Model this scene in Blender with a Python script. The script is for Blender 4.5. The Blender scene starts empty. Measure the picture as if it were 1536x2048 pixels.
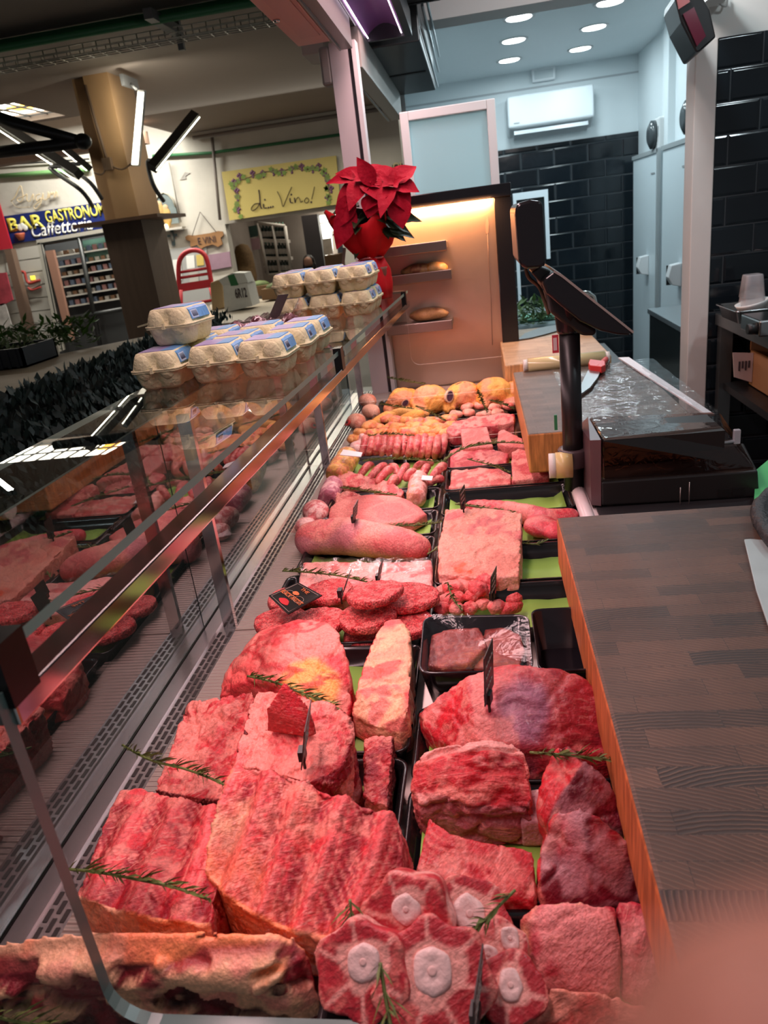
import bpy, bmesh, math, random
import numpy as np
from mathutils import Vector, Matrix

random.seed(7)
SC = bpy.context.scene
COL = SC.collection
# ---------------------------------------------------------------- camera maths
F, YAW, PIT, ROLL, CZ = 1480.0, 9.2, 21.0, 7.4, 1.58
_y, _p, _r = map(math.radians, (YAW, PIT, ROLL))
_h = Vector((-math.sin(_y), math.cos(_y), 0)); _r0 = Vector((math.cos(_y), math.sin(_y), 0)); _z = Vector((0, 0, 1))
FWD = _h * math.cos(_p) - _z * math.sin(_p)
_u0 = _h * math.sin(_p) + _z * math.cos(_p)
RGT = _r0 * math.cos(_r) - _u0 * math.sin(_r)
UPV = _r0 * math.sin(_r) + _u0 * math.cos(_r)
CAM = Vector((0, 0, CZ))


def ray(x, y):
    return RGT * ((x - 768) / F) + UPV * ((1024 - y) / F) + FWD


def at(x, y, z):          # measured pixel of the photograph -> point on the level z
    d = ray(x, y)
    return CAM + d * ((z - CZ) / d.z)


def atY(x, y, Y):         # ... -> point on the upright plane Y
    d = ray(x, y)
    return CAM + d * (Y / d.y)


def atX(x, y, X):
    d = ray(x, y)
    return CAM + d * (X / d.x)


# ---------------------------------------------------------------- noise (numpy)
def _hash(ix, iy, iz):
    h = (ix.astype(np.int64) * 374761393 + iy.astype(np.int64) * 668265263 + iz.astype(np.int64) * 1274126177) & 0xFFFFFFFF
    h = ((h ^ (h >> 13)) * 1103515245) & 0xFFFFFFFF
    h = (h ^ (h >> 16)) & 0xFFFF
    return h / 65535.0


def vnoise(p):
    i = np.floor(p); f = p - i; f = f * f * (3 - 2 * f); i = i.astype(np.int64)
    r = 0
    for dx in (0, 1):
        wx = f[:, 0] if dx else 1 - f[:, 0]
        for dy in (0, 1):
            wy = f[:, 1] if dy else 1 - f[:, 1]
            for dz in (0, 1):
                wz = f[:, 2] if dz else 1 - f[:, 2]
                r = r + wx * wy * wz * _hash(i[:, 0] + dx, i[:, 1] + dy, i[:, 2] + dz)
    return r


def fbm(p, o=3):
    r = 0; a = .5; t = 0
    for k in range(o):
        r = r + a * vnoise(p * (2 ** k) + 17.3 * k); t += a; a *= .5
    return r / t


def ss(a, b, x):
    t = np.clip((x - a) / (b - a), 0, 1)
    return t * t * (3 - 2 * t)


def mixc(c1, c2, m):
    m = m[:, None]
    return c1 * (1 - m) + np.asarray(c2, float)[None, :3] * m


# ---------------------------------------------------------------- materials
_M = {}


def pm(name, col, rough=.5, metal=0., nscale=None, namt=.25, bump=0., bscale=60., emit=None, estr=0., alpha=None, coat=0., spec=None, stretch=None, trans=0.):
    if name in _M:
        return _M[name]
    m = bpy.data.materials.new(name); m.use_nodes = True
    nt = m.node_tree; b = nt.nodes['Principled BSDF']
    b.inputs['Base Color'].default_value = (*col[:3], 1)
    b.inputs['Roughness'].default_value = rough
    b.inputs['Metallic'].default_value = metal
    if coat: b.inputs['Coat Weight'].default_value = coat
    if spec is not None: b.inputs['Specular IOR Level'].default_value = spec
    if trans: b.inputs['Transmission Weight'].default_value = trans
    tc = nt.nodes.new('ShaderNodeTexCoord'); mp = nt.nodes.new('ShaderNodeMapping')
    if stretch: mp.inputs['Scale'].default_value = stretch
    nt.links.new(tc.outputs['Object'], mp.inputs['Vector'])
    if nscale:
        n = nt.nodes.new('ShaderNodeTexNoise'); n.inputs['Scale'].default_value = nscale; n.inputs['Detail'].default_value = 4
        nt.links.new(mp.outputs[0], n.inputs['Vector'])
        mx = nt.nodes.new('ShaderNodeMix'); mx.data_type = 'RGBA'
        mx.inputs[6].default_value = (*[c * (1 - namt) for c in col[:3]], 1)
        mx.inputs[7].default_value = (*[min(1, c * (1 + namt)) for c in col[:3]], 1)
        nt.links.new(n.outputs[0], mx.inputs[0]); nt.links.new(mx.outputs[2], b.inputs['Base Color'])
    if bump:
        n2 = nt.nodes.new('ShaderNodeTexNoise'); n2.inputs['Scale'].default_value = bscale; n2.inputs['Detail'].default_value = 3
        nt.links.new(mp.outputs[0], n2.inputs['Vector'])
        bp = nt.nodes.new('ShaderNodeBump'); bp.inputs['Strength'].default_value = bump; bp.inputs['Distance'].default_value = .01
        nt.links.new(n2.outputs[0], bp.inputs['Height']); nt.links.new(bp.outputs[0], b.inputs['Normal'])
    if emit:
        b.inputs['Emission Color'].default_value = (*emit[:3], 1); b.inputs['Emission Strength'].default_value = estr
    if alpha is not None:
        b.inputs['Alpha'].default_value = alpha
    _M[name] = m
    return m


def glass_mat(name, tint=(.95, .97, .96), refl=1.0, base=.04, gloss=0.0, gcol=(1, 1, 1), two=False, wrinkle=0.):
    """clear pane: sees through, mirrors more at grazing angles; a pane mirrors at the side it is entered from"""
    if name in _M: return _M[name]
    m = bpy.data.materials.new(name); m.use_nodes = True
    nt = m.node_tree; nt.nodes.clear(); L = nt.links.new
    out = nt.nodes.new('ShaderNodeOutputMaterial'); mx = nt.nodes.new('ShaderNodeMixShader')
    tr = nt.nodes.new('ShaderNodeBsdfTransparent'); tr.inputs[0].default_value = (*tint, 1)
    gl = nt.nodes.new('ShaderNodeBsdfGlossy'); gl.inputs['Roughness'].default_value = gloss; gl.inputs[0].default_value = (*gcol, 1)
    lw = nt.nodes.new('ShaderNodeLayerWeight'); lw.inputs[0].default_value = .5
    pw = nt.nodes.new('ShaderNodeMath'); pw.operation = 'POWER'; pw.inputs[1].default_value = 4.0; L(lw.outputs['Facing'], pw.inputs[0])
    ma = nt.nodes.new('ShaderNodeMath'); ma.operation = 'MULTIPLY_ADD'; ma.use_clamp = True
    ma.inputs[1].default_value = refl; ma.inputs[2].default_value = base; L(pw.outputs[0], ma.inputs[0])
    fac = ma.outputs[0]
    if not two:
        ge = nt.nodes.new('ShaderNodeNewGeometry'); iv = nt.nodes.new('ShaderNodeMath'); iv.operation = 'SUBTRACT'; iv.inputs[0].default_value = 1; L(ge.outputs['Backfacing'], iv.inputs[1])
        mu = nt.nodes.new('ShaderNodeMath'); mu.operation = 'MULTIPLY'; L(fac, mu.inputs[0]); L(iv.outputs[0], mu.inputs[1]); fac = mu.outputs[0]
    if wrinkle:
        tc = nt.nodes.new('ShaderNodeTexCoord'); ns = nt.nodes.new('ShaderNodeTexNoise'); ns.inputs['Scale'].default_value = 28; ns.inputs['Detail'].default_value = 3; ns.inputs['Distortion'].default_value = 1.5
        L(tc.outputs['Object'], ns.inputs[0]); bp = nt.nodes.new('ShaderNodeBump'); bp.inputs['Strength'].default_value = wrinkle; bp.inputs['Distance'].default_value = .012; L(ns.outputs[0], bp.inputs['Height']); L(bp.outputs[0], gl.inputs['Normal'])
    L(fac, mx.inputs[0]); L(tr.outputs[0], mx.inputs[1]); L(gl.outputs[0], mx.inputs[2]); L(mx.outputs[0], out.inputs[0])
    _M[name] = m
    return m


# ---------------------------------------------------------------- objects
WL = {}


def tag(o, label=None, cat=None, group=None, kind=None):
    if label: o['label'] = label
    if cat: o['category'] = cat
    if group: o['group'] = group
    if kind: o['kind'] = kind
    return o


def thing(name, loc, label, cat, group=None, rz=0):
    o = bpy.data.objects.new(name, None); COL.objects.link(o)
    o.empty_display_size = .05
    o.location = loc; o.rotation_euler = (0, 0, rz); WL[o] = Vector(loc)
    return tag(o, label, cat, group)


class MB:
    def __init__(s): s.bm = bmesh.new(); s.mi = 0

    def _done(s, geom_faces, smooth=False):
        for f in geom_faces:
            f.material_index = s.mi; f.smooth = smooth

    def box(s, a, b, rz=0, c=None, R=None):
        x0, y0, z0 = a; x1, y1, z1 = b
        vs = [s.bm.verts.new(v) for v in ((x0, y0, z0), (x1, y0, z0), (x1, y1, z0), (x0, y1, z0), (x0, y0, z1), (x1, y0, z1), (x1, y1, z1), (x0, y1, z1))]
        fs = [s.bm.faces.new([vs[i] for i in q]) for q in ((3, 2, 1, 0), (4, 5, 6, 7), (0, 1, 5, 4), (1, 2, 6, 5), (2, 3, 7, 6), (3, 0, 4, 7))]
        s._done(fs)
        if rz or R:
            c = Vector(c) if c is not None else Vector(((x0 + x1) / 2, (y0 + y1) / 2, (z0 + z1) / 2))
            M = R if R else Matrix.Rotation(rz, 3, 'Z')
            for v in vs: v.co = c + M @ (v.co - c)
        return s

    def prism(s, top, bot):
        t = [s.bm.verts.new(v) for v in top]; b = [s.bm.verts.new(v) for v in bot]; n = len(t)
        fs = [s.bm.faces.new(t), s.bm.faces.new(b[::-1])]
        for i in range(n): fs.append(s.bm.faces.new((t[i], b[i], b[(i + 1) % n], t[(i + 1) % n])))
        s._done(fs); return s

    def poly(s, pts, d):
        """flat outline thickened by vector d"""
        d = Vector(d)
        return s.prism([Vector(p) for p in pts], [Vector(p) + d for p in pts])

    def tube(s, pts, r, n=10, cap=True, smooth=True, flat=None):
        pts = [Vector(p) for p in pts]; rs = r if isinstance(r, (list, tuple)) else [r] * len(pts)
        rings = []; ref = None
        for i, p in enumerate(pts):
            t = (pts[min(i + 1, len(pts) - 1)] - pts[max(i - 1, 0)])
            if t.length < 1e-9: t = Vector((0, 0, 1))
            t.normalize()
            if ref is None:
                ref = t.orthogonal().normalized() if abs(t.z) > .95 else Vector((0, 0, 1)).cross(t).normalized()
            ref = (ref - t * ref.dot(t))
            if ref.length < 1e-6: ref = t.orthogonal()
            ref.normalize()
            w = t.cross(ref)
            rings.append([s.bm.verts.new(p + ref * (rs[i] * math.cos(2 * math.pi * k / n)) + w * (rs[i] * (flat or 1) * math.sin(2 * math.pi * k / n))) for k in range(n)])
        fs = []
        for a, b in zip(rings, rings[1:]):
            for k in range(n): fs.append(s.bm.faces.new((a[k], a[(k + 1) % n], b[(k + 1) % n], b[k])))
        s._done(fs, smooth)
        if cap:
            s._done([s.bm.faces.new(rings[0][::-1]), s.bm.faces.new(rings[-1])], False)
        return s

    def cyl(s, a, b, r, n=20): return s.tube([a, b], r, n)

    def lathe(s, c, prof, n=24, axis=None):
        """prof: list of (radius, height) about the z axis at c"""
        c = Vector(c); rings = []; M = axis or Matrix.Identity(3)
        for r, h in prof:
            rings.append([s.bm.verts.new(c + M @ Vector((r * math.cos(2 * math.pi * k / n), r * math.sin(2 * math.pi * k / n), h))) for k in range(n)])
        fs = []
        for a, b in zip(rings, rings[1:]):
            for k in range(n): fs.append(s.bm.faces.new((a[k], a[(k + 1) % n], b[(k + 1) % n], b[k])))
        s._done(fs, True)
        s._done([s.bm.faces.new(rings[0][::-1]), s.bm.faces.new(rings[-1])], False)
        return s

    def ball(s, c, r, R=None, sub=3):
        M = Matrix.LocRotScale(Vector(c), R, Vector(r if isinstance(r, (tuple, list)) else (r, r, r)))
        g = bmesh.ops.create_icosphere(s.bm, subdivisions=sub, radius=1, matrix=M)
        fs = {f for v in g['verts'] for f in v.link_faces}
        s._done(fs, True); return s

    def loft(s, rings, cap=True, smooth=True):
        R = [[s.bm.verts.new(p) for p in r] for r in rings]; n = len(R[0]); fs = []
        for a, b in zip(R, R[1:]):
            for k in range(n): fs.append(s.bm.faces.new((a[k], a[(k + 1) % n], b[(k + 1) % n], b[k])))
        s._done(fs, smooth)
        if cap: s._done([s.bm.faces.new(R[0][::-1]), s.bm.faces.new(R[-1])], False)
        return s

    def face(s, pts):
        f = s.bm.faces.new([s.bm.verts.new(p) for p in pts]); s._done([f]); return s

    def build(s, name, mat, parent=None, bev=0, loc=None, smooth=None, fix=True, seg=2):
        if fix: bmesh.ops.recalc_face_normals(s.bm, faces=s.bm.faces)
        me = bpy.data.meshes.new(name)
        if parent is not None:
            o0 = WL[parent]
        else:
            if loc is None:
                cs = [v.co for v in s.bm.verts]
                loc = Vector(((min(c.x for c in cs) + max(c.x for c in cs)) / 2, (min(c.y for c in cs) + max(c.y for c in cs)) / 2, min(c.z for c in cs)))
            o0 = Vector(loc)
        bmesh.ops.translate(s.bm, verts=s.bm.verts, vec=-o0)
        s.bm.to_mesh(me); s.bm.free()
        o = bpy.data.objects.new(name, me); COL.objects.link(o)
        for m in (mat if isinstance(mat, (list, tuple)) else [mat]): me.materials.append(m)
        if parent is not None: o.parent = parent
        else: o.location = o0
        WL[o] = o0
        if bev:
            md = o.modifiers.new('edge', 'BEVEL'); md.width = bev; md.segments = seg; md.limit_method = 'ANGLE'
        if smooth: me.shade_smooth()
        return o


def struct(name, mb, mat, bev=0, label=None):
    o = mb.build(name, mat, None, bev); o['kind'] = 'structure'
    if label: o['label'] = label
    return o


def kids(o): return [c for c in bpy.data.objects if c.parent is o]


def copy_tree(o, loc=None, rz=None, label=None, group=None, parent=None):
    c = o.copy(); COL.objects.link(c); WL[c] = Vector(loc) if loc is not None else WL[o]
    if parent is not None: c.parent = parent
    if loc is not None: c.location = loc
    if rz is not None: c.rotation_euler.z = rz
    if label: c['label'] = label
    if group: c['group'] = group
    for ch in KID.get(o, ()): copy_tree(ch, parent=c)
    return c


KID = {}


def remember(o):
    """note a prototype's children once so that copies need no search"""
    KID[o] = kids(o)
    for k in KID[o]: remember(k)
    return o


# ---------------------------------------------------------------- lettering
def text_mb(txt, size, bold=0., shear=0., space=1.0):
    cu = bpy.data.curves.new('lettering', 'FONT'); cu.body = txt; cu.size = size; cu.shear = shear; cu.offset = bold; cu.space_character = space
    cu.align_x = 'LEFT'; cu.resolution_u = 3
    ob = bpy.data.objects.new('lettering', cu); COL.objects.link(ob)
    dg = bpy.context.evaluated_depsgraph_get()
    me = bpy.data.meshes.new_from_object(ob.evaluated_get(dg))
    bpy.data.objects.remove(ob); bpy.data.curves.remove(cu)
    return me


def text(name, txt, o, u, v, width, height, mat, parent, bold=0., shear=0., thick=.002, stretch=True):
    """letters filling width x height from corner o along unit vectors u (reading) and v (up)"""
    me = text_mb(txt, 1.0, bold, shear)
    bm = bmesh.new(); bm.from_mesh(me); bpy.data.meshes.remove(me)
    xs = [p.co.x for p in bm.verts]; ys = [p.co.y for p in bm.verts]
    x0, x1, y0, y1 = min(xs), max(xs), min(ys), max(ys)
    sx = width / (x1 - x0); sy = height / (y1 - y0) if stretch else sx
    o = Vector(o); u = Vector(u).normalized(); v = Vector(v).normalized(); n = u.cross(v)
    for p in bm.verts:
        p.co = o + u * ((p.co.x - x0) * sx) + v * ((p.co.y - y0) * sy)
    r = bmesh.ops.extrude_face_region(bm, geom=list(bm.faces))
    vs = [g for g in r['geom'] if isinstance(g, bmesh.types.BMVert)]
    bmesh.ops.translate(bm, verts=vs, vec=n * thick)
    m = MB(); m.bm.free(); m.bm = bm
    return m.build(name, mat, parent)


def strokes(name, lines, o, u, v, sc, r, mat, parent=None, n=6, label=None, cat=None):
    o = Vector(o); u = Vector(u).normalized(); v = Vector(v).normalized(); w = u.cross(v)
    m = MB()
    for ln in lines:
        pts = smooth_line([(o + u * (a * sc) + v * (b * sc) + w * r * .3) for a, b in ln])
        m.tube(pts, r, n)
    ob = m.build(name, mat, parent)
    if label: tag(ob, label, cat)
    return ob


def smooth_line(p, k=5):
    p = [Vector(q) for q in p]
    if len(p) < 3: return p
    out = []
    for i in range(len(p) - 1):
        a = p[max(i - 1, 0)]; b = p[i]; c = p[i + 1]; d = p[min(i + 2, len(p) - 1)]
        for j in range(k):
            t = j / k
            out.append(.5 * ((2 * b) + (c - a) * t + (2 * a - 5 * b + 4 * c - d) * t * t + (3 * b - a - 3 * c + d) * t ** 3))
    out.append(p[-1]); return out
# ---------------------------------------------------------------- soft goods: meat, fat, skin
def flesh_mat(name, rough=.36, bump=.35, bscale=220., fine=.2, fscale=260., coat=.0, streak=0., sscale=330., scol=(.88, .42, .36)):
    """colour from the piece's own painted pattern, fibres running along its grain"""
    if name in _M: return _M[name]
    m = bpy.data.materials.new(name); m.use_nodes = True
    nt = m.node_tree; b = nt.nodes['Principled BSDF']; L = nt.links.new
    at_ = nt.nodes.new('ShaderNodeAttribute'); at_.attribute_name = 'Col'
    fb = nt.nodes.new('ShaderNodeAttribute'); fb.attribute_name = 'Fib'
    tc = nt.nodes.new('ShaderNodeTexCoord'); n = nt.nodes.new('ShaderNodeTexNoise'); n.inputs['Scale'].default_value = fscale; n.inputs['Detail'].default_value = 3
    L(tc.outputs['Object'], n.inputs['Vector'])
    mr = nt.nodes.new('ShaderNodeMapRange'); mr.inputs['From Min'].default_value = .3; mr.inputs['From Max'].default_value = .7
    mr.inputs['To Min'].default_value = 1 - fine; mr.inputs['To Max'].default_value = 1 + fine
    L(n.outputs[0], mr.inputs[0])
    vm = nt.nodes.new('ShaderNodeVectorMath'); vm.operation = 'SCALE'
    L(at_.outputs['Color'], vm.inputs[0]); L(mr.outputs[0], vm.inputs['Scale'])
    col = vm.outputs[0]
    n2 = nt.nodes.new('ShaderNodeTexNoise'); n2.inputs['Scale'].default_value = bscale; n2.inputs['Detail'].default_value = 4
    L(tc.outputs['Object'], n2.inputs['Vector'])
    hgt = n2.outputs[0]
    if streak:
        n3 = nt.nodes.new('ShaderNodeTexNoise'); n3.inputs['Scale'].default_value = sscale; n3.inputs['Detail'].default_value = 2; n3.inputs['Distortion'].default_value = .6
        L(fb.outputs['Vector'], n3.inputs['Vector'])
        m3 = nt.nodes.new('ShaderNodeMapRange'); m3.inputs['From Min'].default_value = .56; m3.inputs['From Max'].default_value = .68; m3.inputs['To Max'].default_value = streak
        L(n3.outputs[0], m3.inputs[0])
        n4 = nt.nodes.new('ShaderNodeTexNoise'); n4.inputs['Scale'].default_value = 38; n4.inputs['Detail'].default_value = 2; L(tc.outputs['Object'], n4.inputs['Vector'])
        m4 = nt.nodes.new('ShaderNodeMapRange'); m4.inputs['From Min'].default_value = .4; m4.inputs['From Max'].default_value = .62; L(n4.outputs[0], m4.inputs[0])
        mu = nt.nodes.new('ShaderNodeMath'); mu.operation = 'MULTIPLY'; L(m3.outputs[0], mu.inputs[0]); L(m4.outputs[0], mu.inputs[1])
        mx = nt.nodes.new('ShaderNodeMix'); mx.data_type = 'RGBA'; L(mu.outputs[0], mx.inputs[0]); L(col, mx.inputs[6]); mx.inputs[7].default_value = (*scol, 1); col = mx.outputs[2]
        ad = nt.nodes.new('ShaderNodeMath'); ad.operation = 'MULTIPLY_ADD'; ad.inputs[1].default_value = .5; L(n3.outputs[0], ad.inputs[0]); L(hgt, ad.inputs[2]); hgt = ad.outputs[0]
    L(col, b.inputs['Base Color'])
    bp = nt.nodes.new('ShaderNodeBump'); bp.inputs['Strength'].default_value = bump; bp.inputs['Distance'].default_value = .005
    L(hgt, bp.inputs['Height']); L(bp.outputs[0], b.inputs['Normal'])
    b.inputs['Roughness'].default_value = rough + .06; b.inputs['Specular IOR Level'].default_value = .32; b.inputs['Coat Weight'].default_value = coat; b.inputs['Coat Roughness'].default_value = .15
    _M[name] = m; return m


FLESH = flesh_mat('flesh', bump=.45)
MUSCLE = flesh_mat('muscle', bump=.55, streak=.85, fine=.22, sscale=380, scol=(.76, .26, .22))
LEAN = flesh_mat('lean_muscle', bump=.4, streak=.22, rough=.3, coat=.1)
MOIST = flesh_mat('moist_flesh', rough=.3, coat=.12)
GROUND = flesh_mat('ground_flesh', rough=.5, bump=1., bscale=300, fine=.65, fscale=330)

# colours of the things themselves (linear)
RED = (.5, .02, .03); BRIGHT = (.64, .022, .034); DEEP = (.27, .009, .02); MAROON = (.14, .008, .02); PINKR = (.6, .045, .056)
ROSE = (.66, .105, .105); FAT = (.73, .205, .17); CREAM = (.84, .42, .26); OFAT = (.88, .27, .11); YFAT = (.88, .38, .1); SILVER = (.46, .19, .22)
PORK = (.6, .135, .13); PORKL = (.74, .27, .22); BONE = (.84, .54, .5); BROWN = (.2, .055, .04); CHICK = (.84, .3, .04); CHICKP = (.84, .3, .2)


def warp(P, amp=.009, sc=34.):
    return P + amp * 2 * np.stack([fbm(P * sc + k * 31.7, 2) - .5 for k in range(3)], 1)


def sty(a, b, fa=.55, fs=28., soft=.04, c=None, ca=.4, cs=14., st=0., sang=0., sf=900., stc=None, v=0., vs=16., vc=None, cr=0., crs=120., crc=None, cz=.5, an=(1, 1, 1)):
    """a ground colour, b patches of fat, c shade patches, st fibre streaks, v branching veins, cr crumbs, cz dark creases"""
    def f(P, L, N, H):
        P = P * np.asarray(an, float)[None, :]
        Q = warp(P)
        col = np.tile(np.asarray(a, float)[None, :3], (len(P), 1))
        col = col * (.8 + .4 * fbm(P * 11 + 3.1, 2))[:, None]
        if c is not None:
            col = mixc(col, c, ss(ca + .06, ca - .06, fbm(Q * cs + 41, 3)))
        if st:
            q = L[:, 0] * math.cos(sang) + L[:, 1] * math.sin(sang) + L[:, 2] * .5
            w = np.sin(q * sf + 27 * fbm(P * 22, 2))
            col = mixc(col, stc if stc is not None else b, st * ss(.35, .95, w) * ss(.35, .6, fbm(P * 30 + 5, 2)))
        if fa < 1:
            n = fbm(Q * fs, 4)
            col = mixc(col, b, ss(fa - soft, fa + soft, n))
            col = mixc(col, b, .55 * ss(.05, .02, np.abs(fbm(Q * fs * .7 + 13, 3) - .5)))
        if v:
            n = np.abs(fbm(Q * vs + 77, 3) - .5)
            col = mixc(col, vc if vc is not None else b, v * ss(.04, .012, n))
        if cr:
            col = mixc(col, crc if crc is not None else b, cr * ss(.58, .68, fbm(P * crs, 2)))
        if cz:
            n = np.abs(fbm(Q * 26 + 91, 3) - .5)
            col = col * (1 - .45 * cz * ss(.022, .006, n))[:, None] + np.array([[.25, .005, .01]]) * (.45 * cz * ss(.022, .006, n))[:, None]
        return col
    return f


def ribstyle(base, period=.05, ang=0., off=0., lo=-9, hi=9, bone=ROSE, musc=DEEP, fat=FAT, messy=None, wob=.5):
    """ribs side by side: pale ridges over the bones, streaky muscle between, ragged fat beyond"""
    messy = messy or sty(PINKR, FAT, fa=.52, fs=46, c=DEEP, ca=.46, cs=34, st=.4, sang=ang + .6, sf=700, cz=1)

    def f(P, L, N, H):
        Q = warp(P, .007, 40)
        u = L[:, 0] * math.cos(ang) + L[:, 1] * math.sin(ang); w = -L[:, 0] * math.sin(ang) + L[:, 1] * math.cos(ang)
        t = (u + off) / period + wob * (fbm(P * 9, 2) - .5)
        d = np.abs(t - np.floor(t) - .5) * 2           # 0 between ribs, 1 on a rib
        col = np.tile(np.asarray(base, float)[None, :3], (len(P), 1)) * (.8 + .4 * fbm(P * 14, 2))[:, None]
        col = mixc(col, musc, ss(.6, .3, d) * .85)
        fib = np.sin((u * .8 + w * .6) * 800 + 16 * fbm(P * 18, 2))
        col = mixc(col, fat, .8 * ss(.3, .9, fib) * ss(.66, .5, d) * ss(.34, .5, fbm(Q * 40, 2)))
        col = mixc(col, fat, ss(.05, .02, np.abs(d - .62 + .2 * (fbm(P * 40, 2) - .5))) * .8)
        col = mixc(col, bone, ss(.7, .84, d) * .8)
        col = mixc(col, fat, ss(.6, .64, fbm(Q * 46, 3)) * .75)
        col = mixc(col, BRIGHT, ss(.6, .66, fbm(Q * 60 + 9, 2)) * .6)
        col = mixc(col, (.25, .006, .012), ss(.03, .008, np.abs(fbm(Q * 30 + 60, 3) - .5)) * .6)
        rag = ss(.02, -.02, hi - w + .06 * (fbm(P * 14, 2) - .5)) + ss(.02, -.02, w - lo + .05 * (fbm(P * 14 + 3, 2) - .5))
        m = np.clip(rag, 0, 1)[:, None]
        return col * (1 - m) + messy(P, L, N, H) * m
    return f


def organic(name, bm, mat, style, sides=(), parent=None, vox=.005, sm=4, disp=((.006, 22),), ridge=None, dome=None, ang=0., extra=None, label=None, cat=None, group=None, paint=None, zfloor=None, crease=None, fib=.6):
    """melt the solid in bm into one skin, roughen it and colour it by its own pattern"""
    bmesh.ops.recalc_face_normals(bm, faces=bm.faces)
    me = bpy.data.meshes.new(name); bm.to_mesh(me); bm.free()
    tmp = bpy.data.objects.new('tmp', me); COL.objects.link(tmp)
    md = tmp.modifiers.new('r', 'REMESH'); md.mode = 'VOXEL'; md.voxel_size = vox
    if sm:
        s2 = tmp.modifiers.new('s', 'SMOOTH'); s2.iterations = sm; s2.factor = .5
    dg = bpy.context.evaluated_depsgraph_get()
    m2 = bpy.data.meshes.new_from_object(tmp.evaluated_get(dg))
    bpy.data.objects.remove(tmp); bpy.data.meshes.remove(me)
    n = len(m2.vertices)
    P = np.empty(n * 3); m2.vertices.foreach_get('co', P); P = P.reshape(-1, 3)
    N = np.empty(n * 3); m2.vertex_normals.foreach_get('vector', N); N = N.reshape(-1, 3)
    lo, hi = P.min(0), P.max(0); c = (lo + hi) / 2
    ca_, sa_ = math.cos(ang), math.sin(ang)

    def local(Q):
        d = Q - c
        return np.stack([d[:, 0] * ca_ + d[:, 1] * sa_, -d[:, 0] * sa_ + d[:, 1] * ca_, d[:, 2]], 1)
    L = local(P); H = (P[:, 2] - lo[2]) / max(hi[2] - lo[2], 1e-4)
    if dome:
        r = np.sqrt(((P[:, 0] - c[0]) / (hi[0] - lo[0]) * 2) ** 2 + ((P[:, 1] - c[1]) / (hi[1] - lo[1]) * 2) ** 2)
        P[:, 2] += dome * (1 - np.clip(r, 0, 1.2) ** 2) * ss(.0, .5, H)
    if ridge:
        per, amp, ra, off, rlo, rhi = ridge
        u = L[:, 0] * math.cos(ra) + L[:, 1] * math.sin(ra); w = -L[:, 0] * math.sin(ra) + L[:, 1] * math.cos(ra)
        t = (u + off) / per + .5 * (fbm(P * 9, 2) - .5)
        d = np.abs(t - np.floor(t) - .5) * 2
        P += N * (amp * (d - .5) * ss(rlo - .02, rlo + .02, w) * ss(rhi + .02, rhi - .02, w) * ss(.3, .8, N[:, 2]))[:, None]
    for a, s in disp:
        P += N * (a * (fbm(P * s + 5.5, 3) - .5) * 2)[:, None]
    if crease:
        Q = warp(P) * np.asarray(crease[2] if len(crease) > 2 else (1, 1, 1), float)[None, :]
        P -= N * (crease[0] * (ss(.05, .0, np.abs(fbm(Q * crease[1] + 91, 3) - .5)) + .6 * ss(.06, .0, np.abs(fbm(Q * crease[1] * 2.3 + 15, 2) - .5))))[:, None]
    if extra is not None: P = extra(P, L, N, H)
    if zfloor is not None: P[:, 2] = np.maximum(P[:, 2], zfloor)
    col = style(P, L, N, H)
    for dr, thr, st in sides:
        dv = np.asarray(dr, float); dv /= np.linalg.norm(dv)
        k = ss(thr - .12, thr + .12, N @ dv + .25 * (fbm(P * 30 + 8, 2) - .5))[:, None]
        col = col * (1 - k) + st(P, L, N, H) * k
    if paint is not None: col = paint(col, P, L, N, H)
    if parent is not None: o0 = WL[parent]
    else: o0 = Vector(((lo[0] + hi[0]) / 2, (lo[1] + hi[1]) / 2, P[:, 2].min()))
    P = P - np.array(o0)[None, :]
    m2.vertices.foreach_set('co', P.ravel())
    a = m2.color_attributes.new('Col', 'FLOAT_COLOR', 'POINT')
    a.data.foreach_set('color', np.concatenate([np.clip(col, 0, 1), np.ones((n, 1))], 1).ravel())
    fa_, fb_ = math.cos(fib), math.sin(fib)
    Fv = np.stack([(L[:, 0] * fa_ + L[:, 1] * fb_) * .14, -L[:, 0] * fb_ + L[:, 1] * fa_ + .3 * L[:, 2], L[:, 2] * .8], 1) + .006 * (fbm(P * 25, 2) - .5)[:, None]
    fa2 = m2.attributes.new('Fib', 'FLOAT_VECTOR', 'POINT'); fa2.data.foreach_set('vector', Fv.astype(np.float32).ravel())
    m2.materials.clear(); m2.materials.append(mat); m2.shade_smooth(); m2.name = name; m2.update()
    o = bpy.data.objects.new(name, m2); COL.objects.link(o)
    if parent is not None: o.parent = parent
    else: o.location = o0
    WL[o] = o0
    return tag(o, label, cat, group)


def cut(name, label, cat, top, zb, style, group=None, mat=None, spread=0., parent=None, botshift=(0, 0), bot=None, rnd=0, **kw):
    """a piece of meat from the measured outline of its upper face (px, py, level) down to level zb"""
    T = [at(*p) for p in top]
    if rnd: T = close_smooth(T, rnd)
    c = sum(T, Vector()) / len(T)
    if bot is None:
        B = [Vector((c.x + (p.x - c.x) * (1 + spread) + botshift[0], c.y + (p.y - c.y) * (1 + spread) + botshift[1], zb)) for p in T]
    else:
        B = [at(*p) for p in bot]
    m = MB(); m.prism(T, B)
    bmesh.ops.triangulate(m.bm, faces=m.bm.faces)
    return organic(name, m.bm, mat or FLESH, style, parent=parent, label=label, cat=cat, group=group, **kw)


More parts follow.
